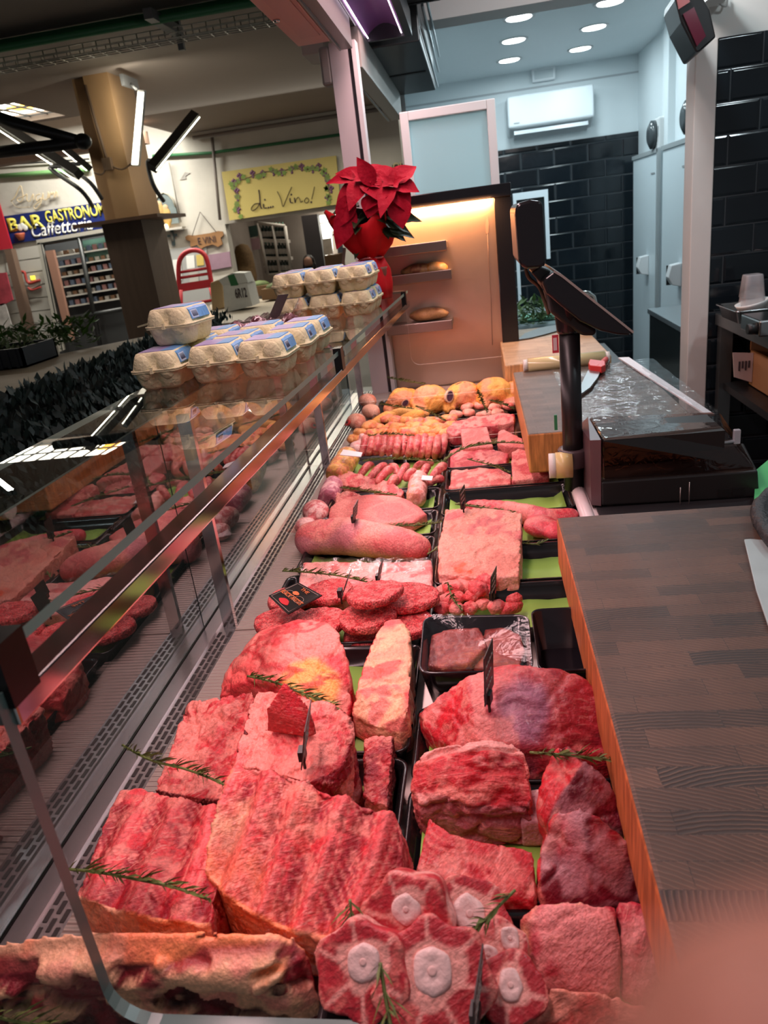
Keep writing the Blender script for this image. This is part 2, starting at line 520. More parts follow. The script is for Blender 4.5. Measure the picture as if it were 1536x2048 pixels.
def close_smooth(p, k):
    n = len(p); out = []
    for i in range(n):
        a, b, c, d = p[i - 1], p[i], p[(i + 1) % n], p[(i + 2) % n]
        for j in range(k):
            t = j / k
            out.append(.5 * ((2 * b) + (c - a) * t + (2 * a - 5 * b + 4 * c - d) * t * t + (3 * b - a - 3 * c + d) * t ** 3))
    return out


def lumps(name, label, cat, balls, style, group=None, mat=None, parent=None, **kw):
    """one body melted from ellipsoids: (centre, radii, (rx,ry,rz))"""
    m = MB()
    for c, r, e in balls:
        m.ball(c, r, Matrix.Rotation(e[2], 3, 'Z').to_quaternion() @ Matrix.Rotation(e[1], 3, 'Y').to_quaternion() @ Matrix.Rotation(e[0], 3, 'X').to_quaternion() if any(e) else None, 3)
    return organic(name, m.bm, mat or FLESH, style, parent=parent, label=label, cat=cat, group=group, **kw)


# ---------------------------------------------------------------- rosemary
def leafmat(): return pm('rosemary_green', (.13, .17, .045), .55, nscale=40, namt=.5)


def rosemary(label, pts, length=.024, dens=260, w=.0014, seed=1, droop=0., mat=None, spread=1.0):
    """a sprig: woody stem with needle leaves all round"""
    rnd = random.Random(seed)
    P = smooth_line([Vector(p) for p in pts], 6)
    m = MB(); m.tube(P, [.0016] * (len(P) - 1) + [.0007], 6)
    L = sum((b - a).length for a, b in zip(P, P[1:])); n = int(L * dens * 2)
    cum = [0]
    for a, b in zip(P, P[1:]): cum.append(cum[-1] + (b - a).length)
    for i in range(n):
        s = rnd.random() ** .9 * L
        k = max(j for j in range(len(cum)) if cum[j] <= s + 1e-9); k = min(k, len(P) - 2)
        a = P[k] + (P[k + 1] - P[k]) * ((s - cum[k]) / max(cum[k + 1] - cum[k], 1e-6))
        t = (P[k + 1] - P[k]).normalized(); o = t.orthogonal().normalized()
        o = Matrix.Rotation(rnd.random() * 6.283, 3, t) @ o
        if o.z < -.35: o.z *= -.6
        taper = .55 + .45 * (1 - abs(2 * s / L - .8))
        d = (t * (.8 + .5 * rnd.random()) + o * spread * (.5 + .5 * rnd.random())).normalized() * length * (.6 + .6 * rnd.random()) * max(.45, taper)
        side = d.cross(o).normalized() * w * (.8 + .5 * rnd.random()); mid = a + d * .55 + Vector((0, 0, .0015))
        tip = a + d - Vector((0, 0, droop * d.length)); nn = d.cross(side).normalized() * w * .4
        v = [m.bm.verts.new(q) for q in (a - side * .5, a + side * .5, mid + side, tip, mid - side, mid + nn)]
        for q in ((0, 1, 5), (1, 2, 5), (2, 3, 5), (3, 4, 5), (4, 0, 5)): m.bm.faces.new([v[j] for j in q]).smooth = True
    o = m.build('rosemary_sprig', mat or leafmat(), fix=False)
    return tag(o, label, 'herb', 'rosemary sprigs among the meat')


def tent(label, p, foot, h, lean=(0, 0), w=.055, yaw=0., cat='price tag'):
    """a price tag: black card on a spike with a little clip"""
    p = Vector(p); yaw = math.atan2(p.y, p.x) - yaw
    t = thing('price_tag', p, label, cat, 'price tags stuck in the meat')
    c, s = math.cos(yaw), math.sin(yaw); up = Vector((lean[0], lean[1], 1)).normalized()
    u = Vector((c, s, 0)); nrm = u.cross(up).normalized() * .0012
    a = p + up * foot
    m = MB(); m.poly([a - u * w / 2, a + u * w / 2, a + u * w / 2 + up * h, a - u * w / 2 + up * h], nrm)
    m.build('card', pm('tag_black', (.018, .015, .014), .45, nscale=90, namt=.5), t)
    m = MB()
    for k in range(3):
        q = a - u * w * .4 + up * h * (.72 - .24 * k) + nrm * 1.2
        wd = w * (.8, .6, .7)[k]
        for j in range(4):
            q0 = q + u * wd * j / 4; m.tube([q0, q0 + u * wd * .09 + up * .004, q0 + u * wd * .17 - up * .001, q0 + u * wd * .21 + up * .003], .0006, 4)
    m.build('chalk_writing', pm('chalk_ink', (.55, .38, .34), .7), t)
    m = MB(); m.box(p + Vector((-.007, -.004, foot * .3)), p + Vector((.007, .004, foot + .006)), yaw)
    m.tube([p + Vector((0, 0, -.012)), p + Vector((0, 0, foot))], .002, 6)
    m.build('clip', pm('tag_clip', (.006, .006, .007), .4), t)
    return t
# ================================================================ SETTING
YW = 11.2            # far wall of the market hall
def W(x, y, d=0.): return atY(x, y, YW - d)


white_old = pm('old_whitewash', (.55, .52, .46), .8, nscale=3, namt=.18, bump=.3, bscale=14)
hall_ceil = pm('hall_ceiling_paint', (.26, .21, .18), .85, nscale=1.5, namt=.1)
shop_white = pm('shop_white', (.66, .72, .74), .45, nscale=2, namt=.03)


def tile_mat(name, sx, sz, axis='XZ', col=(.006, .009, .012), grout=(.03, .035, .04)):
    """bevelled glazed tiles in a running bond"""
    m = bpy.data.materials.new(name); m.use_nodes = True; nt = m.node_tree; b = nt.nodes['Principled BSDF']; L = nt.links.new
    tc = nt.nodes.new('ShaderNodeTexCoord'); sep = nt.nodes.new('ShaderNodeSeparateXYZ'); cmb = nt.nodes.new('ShaderNodeCombineXYZ')
    L(tc.outputs['Object'], sep.inputs[0])
    L(sep.outputs['Z'], cmb.inputs[1]); L(sep.outputs['X' if axis == 'XZ' else 'Y'], cmb.inputs[0])

    def brick(mort, smooth):
        br = nt.nodes.new('ShaderNodeTexBrick'); br.inputs['Scale'].default_value = 1
        br.inputs['Brick Width'].default_value = sx; br.inputs['Row Height'].default_value = sz
        br.inputs['Mortar Size'].default_value = mort; br.inputs['Mortar Smooth'].default_value = smooth
        br.inputs['Color1'].default_value = (*col, 1); br.inputs['Color2'].default_value = (*[c * 1.5 for c in col], 1); br.inputs['Mortar'].default_value = (*grout, 1)
        L(cmb.outputs[0], br.inputs[0]); return br
    b1 = brick(.0022, .1); b2 = brick(.014, 1.)
    L(b1.outputs['Color'], b.inputs['Base Color'])
    mr = nt.nodes.new('ShaderNodeMapRange'); mr.inputs['To Min'].default_value = .12; mr.inputs['To Max'].default_value = .6
    L(b1.outputs['Fac'], mr.inputs[0]); L(mr.outputs[0], b.inputs['Roughness'])
    inv = nt.nodes.new('ShaderNodeMath'); inv.operation = 'SUBTRACT'; inv.inputs[0].default_value = 1; L(b2.outputs['Fac'], inv.inputs[1])
    ns = nt.nodes.new('ShaderNodeTexNoise'); ns.inputs['Scale'].default_value = 7; L(tc.outputs['Object'], ns.inputs[0])
    ad = nt.nodes.new('ShaderNodeMath'); ad.operation = 'MULTIPLY_ADD'; ad.inputs[1].default_value = .35; L(ns.outputs[0], ad.inputs[0]); L(inv.outputs[0], ad.inputs[2])
    bp = nt.nodes.new('ShaderNodeBump'); bp.inputs['Strength'].default_value = .55; bp.inputs['Distance'].default_value = .006
    L(ad.outputs[0], bp.inputs['Height']); L(bp.outputs[0], b.inputs['Normal'])
    return m


tile_back = tile_mat('black_wall_tile', .30, .146)
tile_near = tile_mat('black_wall_tile_near', .235, .117)

m = MB(); m.box((-9.5, -1.5, -.1), (3.4, 12.2, 0)); struct('floor', m, pm('hall_floor', (.09, .08, .075), .5, nscale=5, namt=.3))
# market hall: ceiling with the skylight opening, far wall, left wall
m = MB(); m.box((-9.5, -1.5, 3.1), (-.6, 7.62, 3.25)); m.box((-3.9, 7.62, 3.1), (-.6, YW + .2, 3.25)); m.box((-4.3, 7.62, 3.1), (-3.9, 8.6, 3.25)); m.box((-9.5, 7.62, 3.1), (-5.9, 8.6, 3.25)); m.box((-9.5, 8.6, 3.1), (-3.9, 8.75, 3.8))
m.box((-9.5, 8.75, 3.7), (-3.9, YW + .2, 3.85)); m.box((-4.0, 8.75, 3.1), (-3.9, YW + .2, 3.8))
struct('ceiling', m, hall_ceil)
# far wall with the wine shop's opening
dx0, dx1 = W(478, 600).x, W(700, 600).x; dz1 = W(600, 428).z
m = MB(); m.box((-9.5, YW, 0), (dx0, YW + .2, 3.8)); m.box((dx1, YW, 0), (-.3, YW + .2, 3.8)); m.box((dx0, YW, dz1), (dx1, YW + .2, 3.8))
struct('wall_back', m, white_old)
m = MB(); m.box((-9.7, -1.5, 0), (-9.5, YW, 3.8)); struct('wall_left', m, white_old)
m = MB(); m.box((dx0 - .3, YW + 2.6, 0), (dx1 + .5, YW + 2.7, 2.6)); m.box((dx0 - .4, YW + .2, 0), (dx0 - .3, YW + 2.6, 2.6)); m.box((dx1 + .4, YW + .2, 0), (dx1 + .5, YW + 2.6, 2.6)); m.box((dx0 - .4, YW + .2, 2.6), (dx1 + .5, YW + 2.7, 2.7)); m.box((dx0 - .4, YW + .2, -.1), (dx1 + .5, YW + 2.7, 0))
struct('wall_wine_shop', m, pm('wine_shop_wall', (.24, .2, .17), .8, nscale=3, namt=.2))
# skylight in the hall ceiling
m = MB(); m.box((-5.9, 7.62, 3.18), (-4.3, 8.6, 3.2)); sky = struct('window_1', m, pm('skylight_glow', (.8, .8, .75), .5, emit=(1, .93, .78), estr=7, nscale=3, namt=.1))
m = MB()
for i in range(9): m.box((-5.9 + i * .2 - .006, 7.62, 3.14), (-5.9 + i * .2 + .006, 8.6, 3.155))
for yy in (7.64, 8.1, 8.57): m.box((-5.9, yy - .006, 3.14), (-4.3, yy + .006, 3.155))
struct('trim_1', m, pm('skylight_bars', (.03, .03, .03), .6))
m = MB(); m.box((-4.69, 8.11, 3.165), (-4.51, 8.36, 3.175)); struct('window_2', m, pm('skylight_amber', (.8, .5, .1), .5, emit=(1, .55, .08), estr=4))
# beams and runs along the hall ceiling
m = MB(); m.box((-9.5, 9.6, 2.86), (-3.9, 9.8, 3.0)); struct('trim_2', m, pm('brown_beam', (.17, .11, .08), .8))
pt = at(300, 35, 3.02)
m = MB()
for k in range(5): m.tube([(-9, pt.y + k * .045, 3.0 + .018 * k), (-.62, pt.y + k * .045, 3.0 + .018 * k)], .025, 8)
tag(m.build('green_pipe', pm('green_pipe', (.03, .16, .06), .5)), 'bundle of green conduits crossing under the hall ceiling', 'pipe')
t = thing('cable_tray', (-4, pt.y + .3, 2.95), 'wire mesh cable tray hung beside the green conduits', 'cable tray')
m = MB(); cy = pt.y + .22
for dy in (0, .05, .1, .15): m.tube([(-8.5, cy + dy, 2.94), (-.62, cy + dy, 2.94)], .004, 5)
for dz in (.03, .06):
    for dy in (0, .15): m.tube([(-8.5, cy + dy, 2.94 + dz), (-.62, cy + dy, 2.94 + dz)], .004, 5)
x = -8.4
while x < -.65:
    m.tube([(x, cy, 3.0), (x, cy, 2.94), (x, cy + .15, 2.94), (x, cy + .15, 3.0)], .004, 5); x += .1
m.build('wire_mesh', pm('galvanised', (.4, .37, .33), .4, 1.), t)
q = at(285, 40, 2.95)
m = MB(); m.box((q.x - .03, cy - .35, 2.98), (q.x + .03, cy + .2, 3.04)); m.box((q.x - .02, cy + .17, 2.9), (q.x + .02, cy + .21, 3.1)); m.build('bracket', pm('steel_bracket', (.13, .13, .13), .5), t)
# conduits along the far wall
m = MB(); m.tube([W(305, 312, .05), W(420, 306, .05), W(690, 268, .05)], .02, 8)
tag(m.build('green_pipe', pm('green_pipe', (.03, .16, .06), .5)), 'single green conduit along the far wall above the wine sign', 'pipe')
m = MB(); m.tube([(-3.8, YW - .06, W(420, 272).z), (-.4, YW - .06, W(420, 272).z)], .025, 8)
tag(m.build('grey_pipe', pm('grey_pipe', (.2, .17, .15), .6)), 'brown-grey pipe high on the far wall under the ceiling', 'pipe')
m = MB(); m.tube([W(424, 275, .07), W(440, 440, .07)], .022, 8)
tag(m.build('drain_pipe', pm('grey_pipe', (.2, .17, .15), .6)), 'grey downpipe beside the wine shop sign', 'pipe')
m = MB(); m.tube([W(0, 352, .06), W(178, 338, .06)], .03, 8)
tag(m.build('green_pipe', pm('green_pale', (.2, .42, .16), .5)), 'pale green pipe above the blue bar sign', 'pipe')
m = MB(); m.tube([W(0, 330, .06), W(178, 318, .06)], .012, 6)
tag(m.build('cable', pm('cable_black', (.015, .015, .015), .6)), 'thin black cable above the pale green pipe', 'cable')
m = MB(); m.tube([W(338, 325, .05), W(362, 445, .05)], .01, 6)
tag(m.build('cable', pm('cable_grey', (.25, .23, .2), .6)), 'grey cable running down the whitewashed wall by the niche', 'cable')

# the ochre column
ch = pm('ochre_paint', (.38, .22, .1), .75, nscale=4, namt=.12, bump=.15, bscale=20); cl = pm('brown_boards', (.115, .07, .045), .55, nscale=3, namt=.3, stretch=(8, 8, .6))
YC = 7.1
cx0, cx1 = atY(142, 155, YC).x, atY(221, 155, YC).x; CD = .46
t = thing('column', ((cx0 + cx1) / 2, YC + .23, 0), 'ochre painted square column with brown lower half', 'column')
zc = 1.93
m = MB(); m.box((cx0, YC, zc), (cx1, YC + CD, 3.1)); m.box((cx0 + .13, YC - .05, zc), (cx1, YC, 3.1)); m.build('upper_shaft', ch, t)
m = MB(); m.box((cx0 - .015, YC - .065, 0), (cx1 + .015, YC + CD + .01, zc - .03)); m.build('lower_cladding', cl, t)
m = MB(); m.box((cx0 - .25, YC - .16, zc - .03), (cx1 + .22, YC + CD + .1, zc)); m.build('shelf', pm('shelf_wood', (.13, .065, .035), .5, nscale=6), t)
m = MB(); a = atY(170, 170, YC - .08); b = atY(216, 328, YC - .08); m.tube([a, b], .014, 6); m.box(b + Vector((-.04, -.03, -.05)), b + Vector((.04, .02, .05)))
for e in ((265, 325), (188, 345)):
    c = atY(*e, YC - .09); m.tube(smooth_line([b, (b + c) / 2 + Vector((0, 0, -.05)), c]), .008, 5)
m.build('conduit', pm('cable_brown', (.16, .1, .06), .6), t)

# ================================================================ SHOP
BZ = 7.6
m = MB(); m.prism([(-.34, 4.3, 2.8), (1.6, 4.3, 2.8), (1.6, BZ, 2.8), (-.6, BZ, 2.8)], [(-.34, 4.3, 2.69), (1.6, 4.3, 2.69), (1.6, BZ, 2.69), (-.6, BZ, 2.69)]); m.box((-.25, .2, 2.75), (3.2, 4.34, 2.85)); struct('ceiling_shop', m, shop_white)
m = MB(); m.box((-.24, 4.35, 2.5), (1.49, 4.55, 2.9)); struct('trim_3', m, pm('bulkhead_white', (.75, .73, .72), .5))
m = MB(); m.box((-.6, BZ, 2.088), (1.6, BZ + .1, 2.8)); struct('wall_shop_back', m, shop_white)
m = MB(); m.box((-.6, BZ - .012, 0), (1.5, BZ + .1, 2.088)); struct('wall_shop_back_tiles', m, tile_back)
m = MB(); m.box((-.6, BZ - .005, 2.545), (1.49, BZ + .02, 2.56)); struct('trim_4', m, pm('joint_grey', (.4, .43, .45), .5))
m = MB(); m.box((1.49, 3.62, 0), (1.6, BZ, 2.8)); struct('wall_right', m, shop_white)
m = MB(); m.box((1.44, 6.28, 1.87), (1.49, 6.45, 2.69)); struct('trim_5', m, shop_white)
m = MB(); m.box((.9, 3.5, 2.1), (3.2, 3.62, 2.9)); struct('wall_partition', m, pm('partition_white', (.78, .76, .72), .5))
m = MB(); m.box((.986, 3.488, 0), (3.2, 3.62, 2.1)); struct('wall_partition_tiles', m, tile_near)
m = MB(); m.box((.9, 3.49, 0), (.985, 3.62, 2.1)); struct('trim_6', m, pm('partition_edge', (.72, .66, .62), .55, nscale=8, namt=.06), bev=.004)
m = MB(); m.prism([(-.41, 5.15, 2.8), (-.375, 5.15, 2.8), (-.57, BZ, 2.8), (-.63, BZ, 2.8)], [(-.41, 5.15, 0), (-.375, 5.15, 0), (-.57, BZ, 0), (-.63, BZ, 0)]); struct('wall_shop_left', m, shop_white)

# recessed ceiling lights
DL = [(.36, 5.53), (.36, 6.2), (.36, 6.93), (.915, 5.53), (.915, 6.2), (.915, 6.93)]
names = [('left', 'nearest'), ('left', 'middle'), ('left', 'farthest'), ('right', 'nearest'), ('right', 'middle'), ('right', 'farthest')]
dlm = pm('downlight_glow', (1, 1, 1), .5, emit=(.9, .97, 1), estr=9)
for (x, y), (sd, dp) in zip(DL, names):
    t = thing('ceiling_downlight', (x, y, 2.69), f'{dp} round recessed downlight in the {sd} row of the shop ceiling', 'ceiling light', 'round downlights in the shop ceiling')
    m = MB(); m.lathe((x, y, 2.682), [(.078, .006), (.1, 0), (.1, .008)], 28); m.build('rim', pm('rim_white', (.7, .7, .7), .4), t)
    m = MB(); m.lathe((x, y, 2.6815), [(.0785, 0), (.0785, .003)], 28); m.build('diffuser', dlm, t)

# things on the shop's back wall
c0 = atY(1063, 145, BZ); c1 = atY(1110, 160, BZ)
t = thing('emergency_light', ((c0.x + c1.x) / 2, BZ - .02, c1.z), 'small square emergency light near the ceiling above the air conditioner', 'lamp')
m = MB(); m.box((c0.x, BZ - .05, c1.z), (c1.x, BZ, c0.z + .02)); m.build('housing', pm('plastic_white', (.75, .78, .8), .35), t, bev=.008)
m = MB(); m.box((c0.x + .02, BZ - .055, c1.z + .02), (c1.x - .02, BZ - .048, c0.z)); m.build('lens', pm('lens_grey', (.55, .6, .62), .25), t)
ax0, ax1, az0, az1 = .345, 1.085, 2.17, 2.49
t = thing('air_conditioner', ((ax0 + ax1) / 2, BZ - .1, az0), 'white wall-mounted split air conditioner above the black tiles', 'air conditioner')
m = MB(); m.prism([(ax0, BZ - .19, az1), (ax1, BZ - .19, az1), (ax1, BZ, az1), (ax0, BZ, az1)], [(ax0, BZ - .2, az0 + .07), (ax1, BZ - .2, az0 + .07), (ax1, BZ, az0), (ax0, BZ, az0)])
m.build('casing', pm('ac_white', (.66, .7, .72), .3), t, bev=.018, seg=3)
m = MB(); m.box((ax0 + .05, BZ - .17, az0 - .005), (ax1 - .05, BZ - .05, az0 + .03), R=Matrix.Rotation(-.3, 3, 'X')); m.build('outlet_flap', pm('ac_flap', (.5, .54, .56), .35), t)
m = MB(); m.box((ax0 + .05, BZ - .204, az0 + .1), (ax0 + .1, BZ - .196, az0 + .108)); m.build('badge', pm('ac_badge', (.35, .37, .38), .4), t)

# cold room doors on the right wall
dgrey = pm('door_edge_grey', (.42, .46, .47), .4, .3); dwh = pm('door_white', (.62, .7, .73), .35, nscale=2, namt=.03)
for i, (y0, y1, hy, lab) in enumerate([(6.38, 7.36, 6.72, 'white cold room door farther along the right wall, beside the tiled corner'), (5.42, 6.25, 5.66, 'white cold room door nearer on the right wall, beside the partition')]):
    t = thing('cold_room_door', (1.45, (y0 + y1) / 2, 0), lab, 'door', 'cold room doors')
    m = MB(); m.box((1.4, y0, 0), (1.485, y1, 1.86)); m.build('leaf', dwh, t, bev=.01)
    m = MB(); m.box((1.39, y0 - .03, 0), (1.41, y0 + .03, 1.87)); m.box((1.39, y0, 1.845), (1.41, y1, 1.875)); m.build('edge_trim', dgrey, t)
    hz = 1.0
    h = MB(); h.poly([(1.4, hy - .03, hz - .07), (1.34, hy - .03, hz - .055), (1.31, hy - .03, hz), (1.33, hy - .03, hz + .08), (1.4, hy - .03, hz + .09)], (0, .09, 0)); hd = h.build('handle', pm('handle_white', (.75, .76, .76), .3), t, bev=.006)
    h = MB(); h.box((1.318, hy + .058, hz - .06), (1.37, hy + .068, hz + .075)); h.build('lock_plate', pm('lock_black', (.01, .012, .012), .4), hd)
    m = MB(); m.box((1.396, y0 + .12, 1.7), (1.401, y0 + .25, 1.712)); m.build('maker_plate', pm('plate_grey', (.3, .32, .33), .4), t)
for (px, py, lab) in [(1316, 268, 'grey thermostat box above the farther cold room door'), (1388, 232, 'grey thermostat box half hidden behind the partition')]:
    c = atX(px, py, 1.42)
    t = thing('thermostat_box', (1.45, c.y, c.z - .11), lab, 'thermostat', 'thermostat boxes above the cold room doors')
    m = MB(); m.box((1.4, c.y - .1, c.z - .11), (1.49, c.y + .14, c.z + .11)); m.build('case', pm('box_grey', (.6, .62, .62), .4), t, bev=.012)
    m = MB(); m.lathe((1.4, c.y + .02, c.z), [(.1, 0), (.1, .03), (.06, .05)], 20, Matrix.Rotation(-math.pi / 2, 3, 'Y')); m.build('dial_cover', pm('cover_smoke', (.05, .06, .065), .2), t)
    m = MB(); m.box((1.398, c.y - .095, c.z - .02), (1.401, c.y - .05, c.z + .05)); m.build('buttons', pm('plate_grey', (.3, .32, .33), .4), t)

# framed opening on the tiles
t = thing('serving_hatch', (.52, BZ - .03, .76), 'white framed hatch in the black tiled wall behind the scale display', 'hatch')
fx0, fx1, fz0, fz1 = .36, .68, .74, 1.71
m = MB(); m.box((fx0, BZ - .05, fz1 - .06), (fx1, BZ, fz1)); m.box((fx1 - .035, BZ - .05, 1.1), (fx1, BZ, fz1 - .06)); m.box((fx0, BZ - .05, fz0), (fx0 + .03, BZ, fz1 - .06)); m.build('frame', pm('hatch_white', (.75, .82, .86), .3), t)
m = MB(); m.box((fx0 + .03, BZ - .02, 1.1), (fx1 - .035, BZ - .013, fz1 - .06)); m.build('pane', pm('hatch_dark', (.02, .028, .03), .15), t)

# worktop behind the third board with herbs and a green cloth
m = MB(); m.box((.12, 4.3, .0), (.62, 5.6, .9)); tag(m.build('back_worktop', pm('worktop_steel', (.36, .44, .46), .3, .7)), 'steel worktop beyond the farthest board carrying herbs', 'worktop')
gp = at(1075, 637, .905)
m = MB(); m.prism([gp + Vector(v) for v in ((-.12, -.1, .012), (.16, -.12, .02), (.2, .1, .014), (-.1, .12, .02))], [gp + Vector(v) for v in ((-.12, -.1, 0), (.16, -.12, 0), (.2, .1, 0), (-.1, .12, 0))])
tag(m.build('green_cloth', pm('mint_paper', (.25, .62, .42), .7, nscale=20, bump=.3)), 'mint green paper sheet folded under the fresh herbs', 'paper')

# ---------------------------------------------------------------- partition side: steel bench, its load, black wall lamp
t = thing('steel_bench', (1.6, 2.9, 0), 'steel work bench along the right side under the near black tiles', 'work bench')
bs = pm('bench_steel', (.2, .21, .21), .35, .9, nscale=6, namt=.15); bd = pm('bench_dark', (.03, .032, .034), .4, .6)
m = MB(); m.box((1.01, 1.9, 1.0), (1.9, 3.48, 1.05)); m.build('top', bs, t, bev=.003)
for y in (3.42,): 
    m = MB(); m.box((1.02, y, 0), (1.07, y + .05, 1.0)); m.build('leg', bs, t)
m = MB(); m.box((1.02, 1.9, 0), (1.07, 1.95, 1.0)); m.build('leg', bs, t)
m = MB(); m.box((1.04, 1.9, .72), (1.9, 3.47, .75)); m.build('shelf', bd, t)
m = MB(); m.box((1.85, 1.9, .0), (1.9, 3.47, 1.0)); m.build('back_panel', bd, t)


def pan(t, c, w, d, h, mat, bev=.004):
    x, y, z = c; r = .018
    def ring(k, zz): return [Vector((x + sx * (w / 2 - r - k) + (r) * math.cos(a), y + sy * (d / 2 - r - k) + r * math.sin(a), zz)) for sx, sy, a0 in ((1, 1, 0), (-1, 1, 90), (-1, -1, 180), (1, -1, 270)) for a in [math.radians(a0 + b) for b in (0, 30, 60, 90)]]
    m = MB(); m.loft([ring(.012, z), ring(0, z + h), ring(-.008, z + h + .002), ring(-.008, z + h - .002), ring(.004, z + h - .004), ring(.016, z + .004)], cap=True)
    return m.build('pan', mat, t)


pc = atY(1492, 632, 3.12); pc = at(1500, 632, 1.06)
t = thing('steel_pan', (pc.x, pc.y, 1.052), 'shallow steel pan with white bowls on the steel bench', 'pan')
pan(t, (pc.x + .06, pc.y, 1.052), .3, .26, .05, pm('pan_steel', (.5, .5, .5), .22, 1.))
cups = pm('white_cup', (.78, .8, .78), .4)
for i, (dx, dy) in enumerate(((.0, .02), (.13, -.01))):
    m = MB(); m.lathe((pc.x + .02 + dx, pc.y + dy, 1.06), [(.035, 0), (.06, .045), (.064, .055), (.058, .05), (.03, .008)], 20, Matrix.Rotation(.25 if i else -.2, 3, 'Y'))
    tag(m.build('white_bowl', cups), ('white bowl tipped at the left in the shallow steel pan', 'white bowl leaning at the right edge of the steel pan')[i], 'bowl', 'white bowls in the steel pan')
sc = at(1498, 610, 1.05)
sx, sy = sc.x, 3.3
t = thing('container_stack', (sx, sy, 1.052), 'stack of ribbed clear plastic punnets on the steel bench', 'containers', )
clear = pm('clear_plastic', (.6, .58, .6), .15, alpha=.55)
bx = atY(1503, 600, sy)
for k in range(2):
    m = MB(); z0 = 1.052 + k * .075; w0 = .036 - .004 * k
    def rr(w, zz, rib): return [Vector((bx.x + w * (c if abs(c) > abs(s) else c / abs(s) * 1.) / max(abs(c), abs(s)) * (max(abs(c), abs(s))) * 1.25 * (1 - rib * (j % 2)), sy + w * s * 1.25 * (1 - rib * (j % 2)), zz)) for j, (c, s) in enumerate([(math.copysign(abs(math.cos(a)) ** .4, math.cos(a)), math.copysign(abs(math.sin(a)) ** .4, math.sin(a))) for a in [2 * math.pi * i / 48 for i in range(48)]])]
    m.loft([rr(w0, z0, .05), rr(w0 * .8, z0 + .085, .05), rr(w0 * .74, z0 + .09, 0)])
    m.build('punnet', clear, t)
c = atY(1470, 760, 2.9)
t = thing('cardboard_box', (1.3, 3.15, .75), 'open cardboard carton with printed white flap on the bench shelf', 'carton')
kb = pm('cardboard', (.34, .19, .09), .8, nscale=10, namt=.1)
m = MB(); m.box((1.12, 2.95, .75), (1.13, 3.35, .9)); m.box((1.12, 2.95, .75), (1.45, 2.96, .9)); m.box((1.12, 3.34, .75), (1.45, 3.35, .96)); m.box((1.12, 2.95, .75), (1.45, 3.35, .755)); m.build('carton', kb, t)
fl = MB(); fl.prism([(1.035, 3.3, .905), (1.118, 3.3, .895), (1.118, 3.3, .77), (1.045, 3.3, .80)], [(1.035, 3.305, .905), (1.118, 3.305, .895), (1.118, 3.305, .77), (1.045, 3.305, .80)]); flo = fl.build('flap', pm('print_white', (.62, .5, .47), .7), t)
m = MB()
for k in range(4): m.box((1.06 + k * .013, 3.2975, .825 + .01 * (k % 2)), (1.067 + k * .013, 3.2995, .865))
m.build('printing', pm('print_dark', (.06, .05, .06), .6), flo)
c = atY(1530, 645, 2.85)
t = thing('bench_appliance', (c.x + .1, 2.9, 1.052), 'small steel appliance with a black knob at the bench edge', 'appliance')
m = MB(); m.box((c.x - .035, 2.8, 1.052), (c.x + .2, 3.0, 1.11)); m.build('housing', pm('pan_steel', (.5, .5, .5), .22, 1.), t, bev=.006)
m = MB(); m.lathe((c.x - .036, 2.83, 1.08), [(.022, 0), (.018, .03)], 16, Matrix.Rotation(-math.pi / 2, 3, 'Y')); m.build('knob', pm('lock_black', (.01, .012, .012), .4), t)
# steel chest behind the partition's edge
c0 = atY(1350, 645, 4.4)
t = thing('steel_cabinet', (c0.x + .3, 4.6, 0), 'steel cabinet just behind the edge of the tiled partition', 'cabinet')
m = MB(); m.box((c0.x, 4.25, 0), (1.48, 5.05, c0.z - .02)); m.build('body', pm('cabinet_steel', (.16, .2, .19), .18, .9), t)
m = MB(); m.box((c0.x - .01, 4.23, c0.z - .03), (1.48, 5.07, c0.z)); m.build('top', pm('cabinet_top', (.45, .5, .52), .3, .8), t, bev=.003)
m = MB(); m.box((c0.x + .12, 4.4, c0.z), (c0.x + .3, 4.5, c0.z + .015)); tag(m.build('phone', pm('lock_black', (.01, .012, .012), .4)), 'flat black gadget lying on the steel cabinet', 'gadget')

# black wall lamp
L0 = lambda x, y, Y=3.2: atY(x, y, Y)
t = thing('wall_lamp', L0(1405, 60, 3.42), 'black rectangular lamp with a dark red pane on the partition', 'lamp')
front = [L0(1350, 0), L0(1362, 45), L0(1392, 104), L0(1398, 104), L0(1432, 74), L0(1420, 20), L0(1398, -18), L0(1352, -18)]
m = MB(); m.poly(front, (0.02, .26, .0)); m.build('housing', pm('lamp_black', (.012, .011, .012), .35), t, bev=.008)
m = MB(); m.poly([L0(1366, 28, 3.19), L0(1388, 14, 3.19), L0(1412, 72, 3.19), L0(1394, 92, 3.19)], (0, .008, 0)); m.build('red_pane', pm('red_glass', (.12, .012, .03), .12), t)
m = MB(); m.poly([L0(1358, 18, 3.19), L0(1380, 4, 3.19), L0(1376, -12, 3.19), L0(1354, -2, 3.19)], (0, .008, 0)); m.build('upper_pane', pm('upper_glass', (.35, .08, .08), .2), t)
m = MB(); m.box(L0(1415, 0, 3.36), L0(1440, -14, 3.49)); m.build('bracket', pm('handle_white', (.75, .76, .76), .3), t)
m = MB(); m.tube(smooth_line([L0(1436, 5, 3.46), L0(1452, 12, 3.47), L0(1455, -10, 3.48)]), .004, 6); m.build('cord', pm('cable_white', (.6, .6, .58), .5), t)
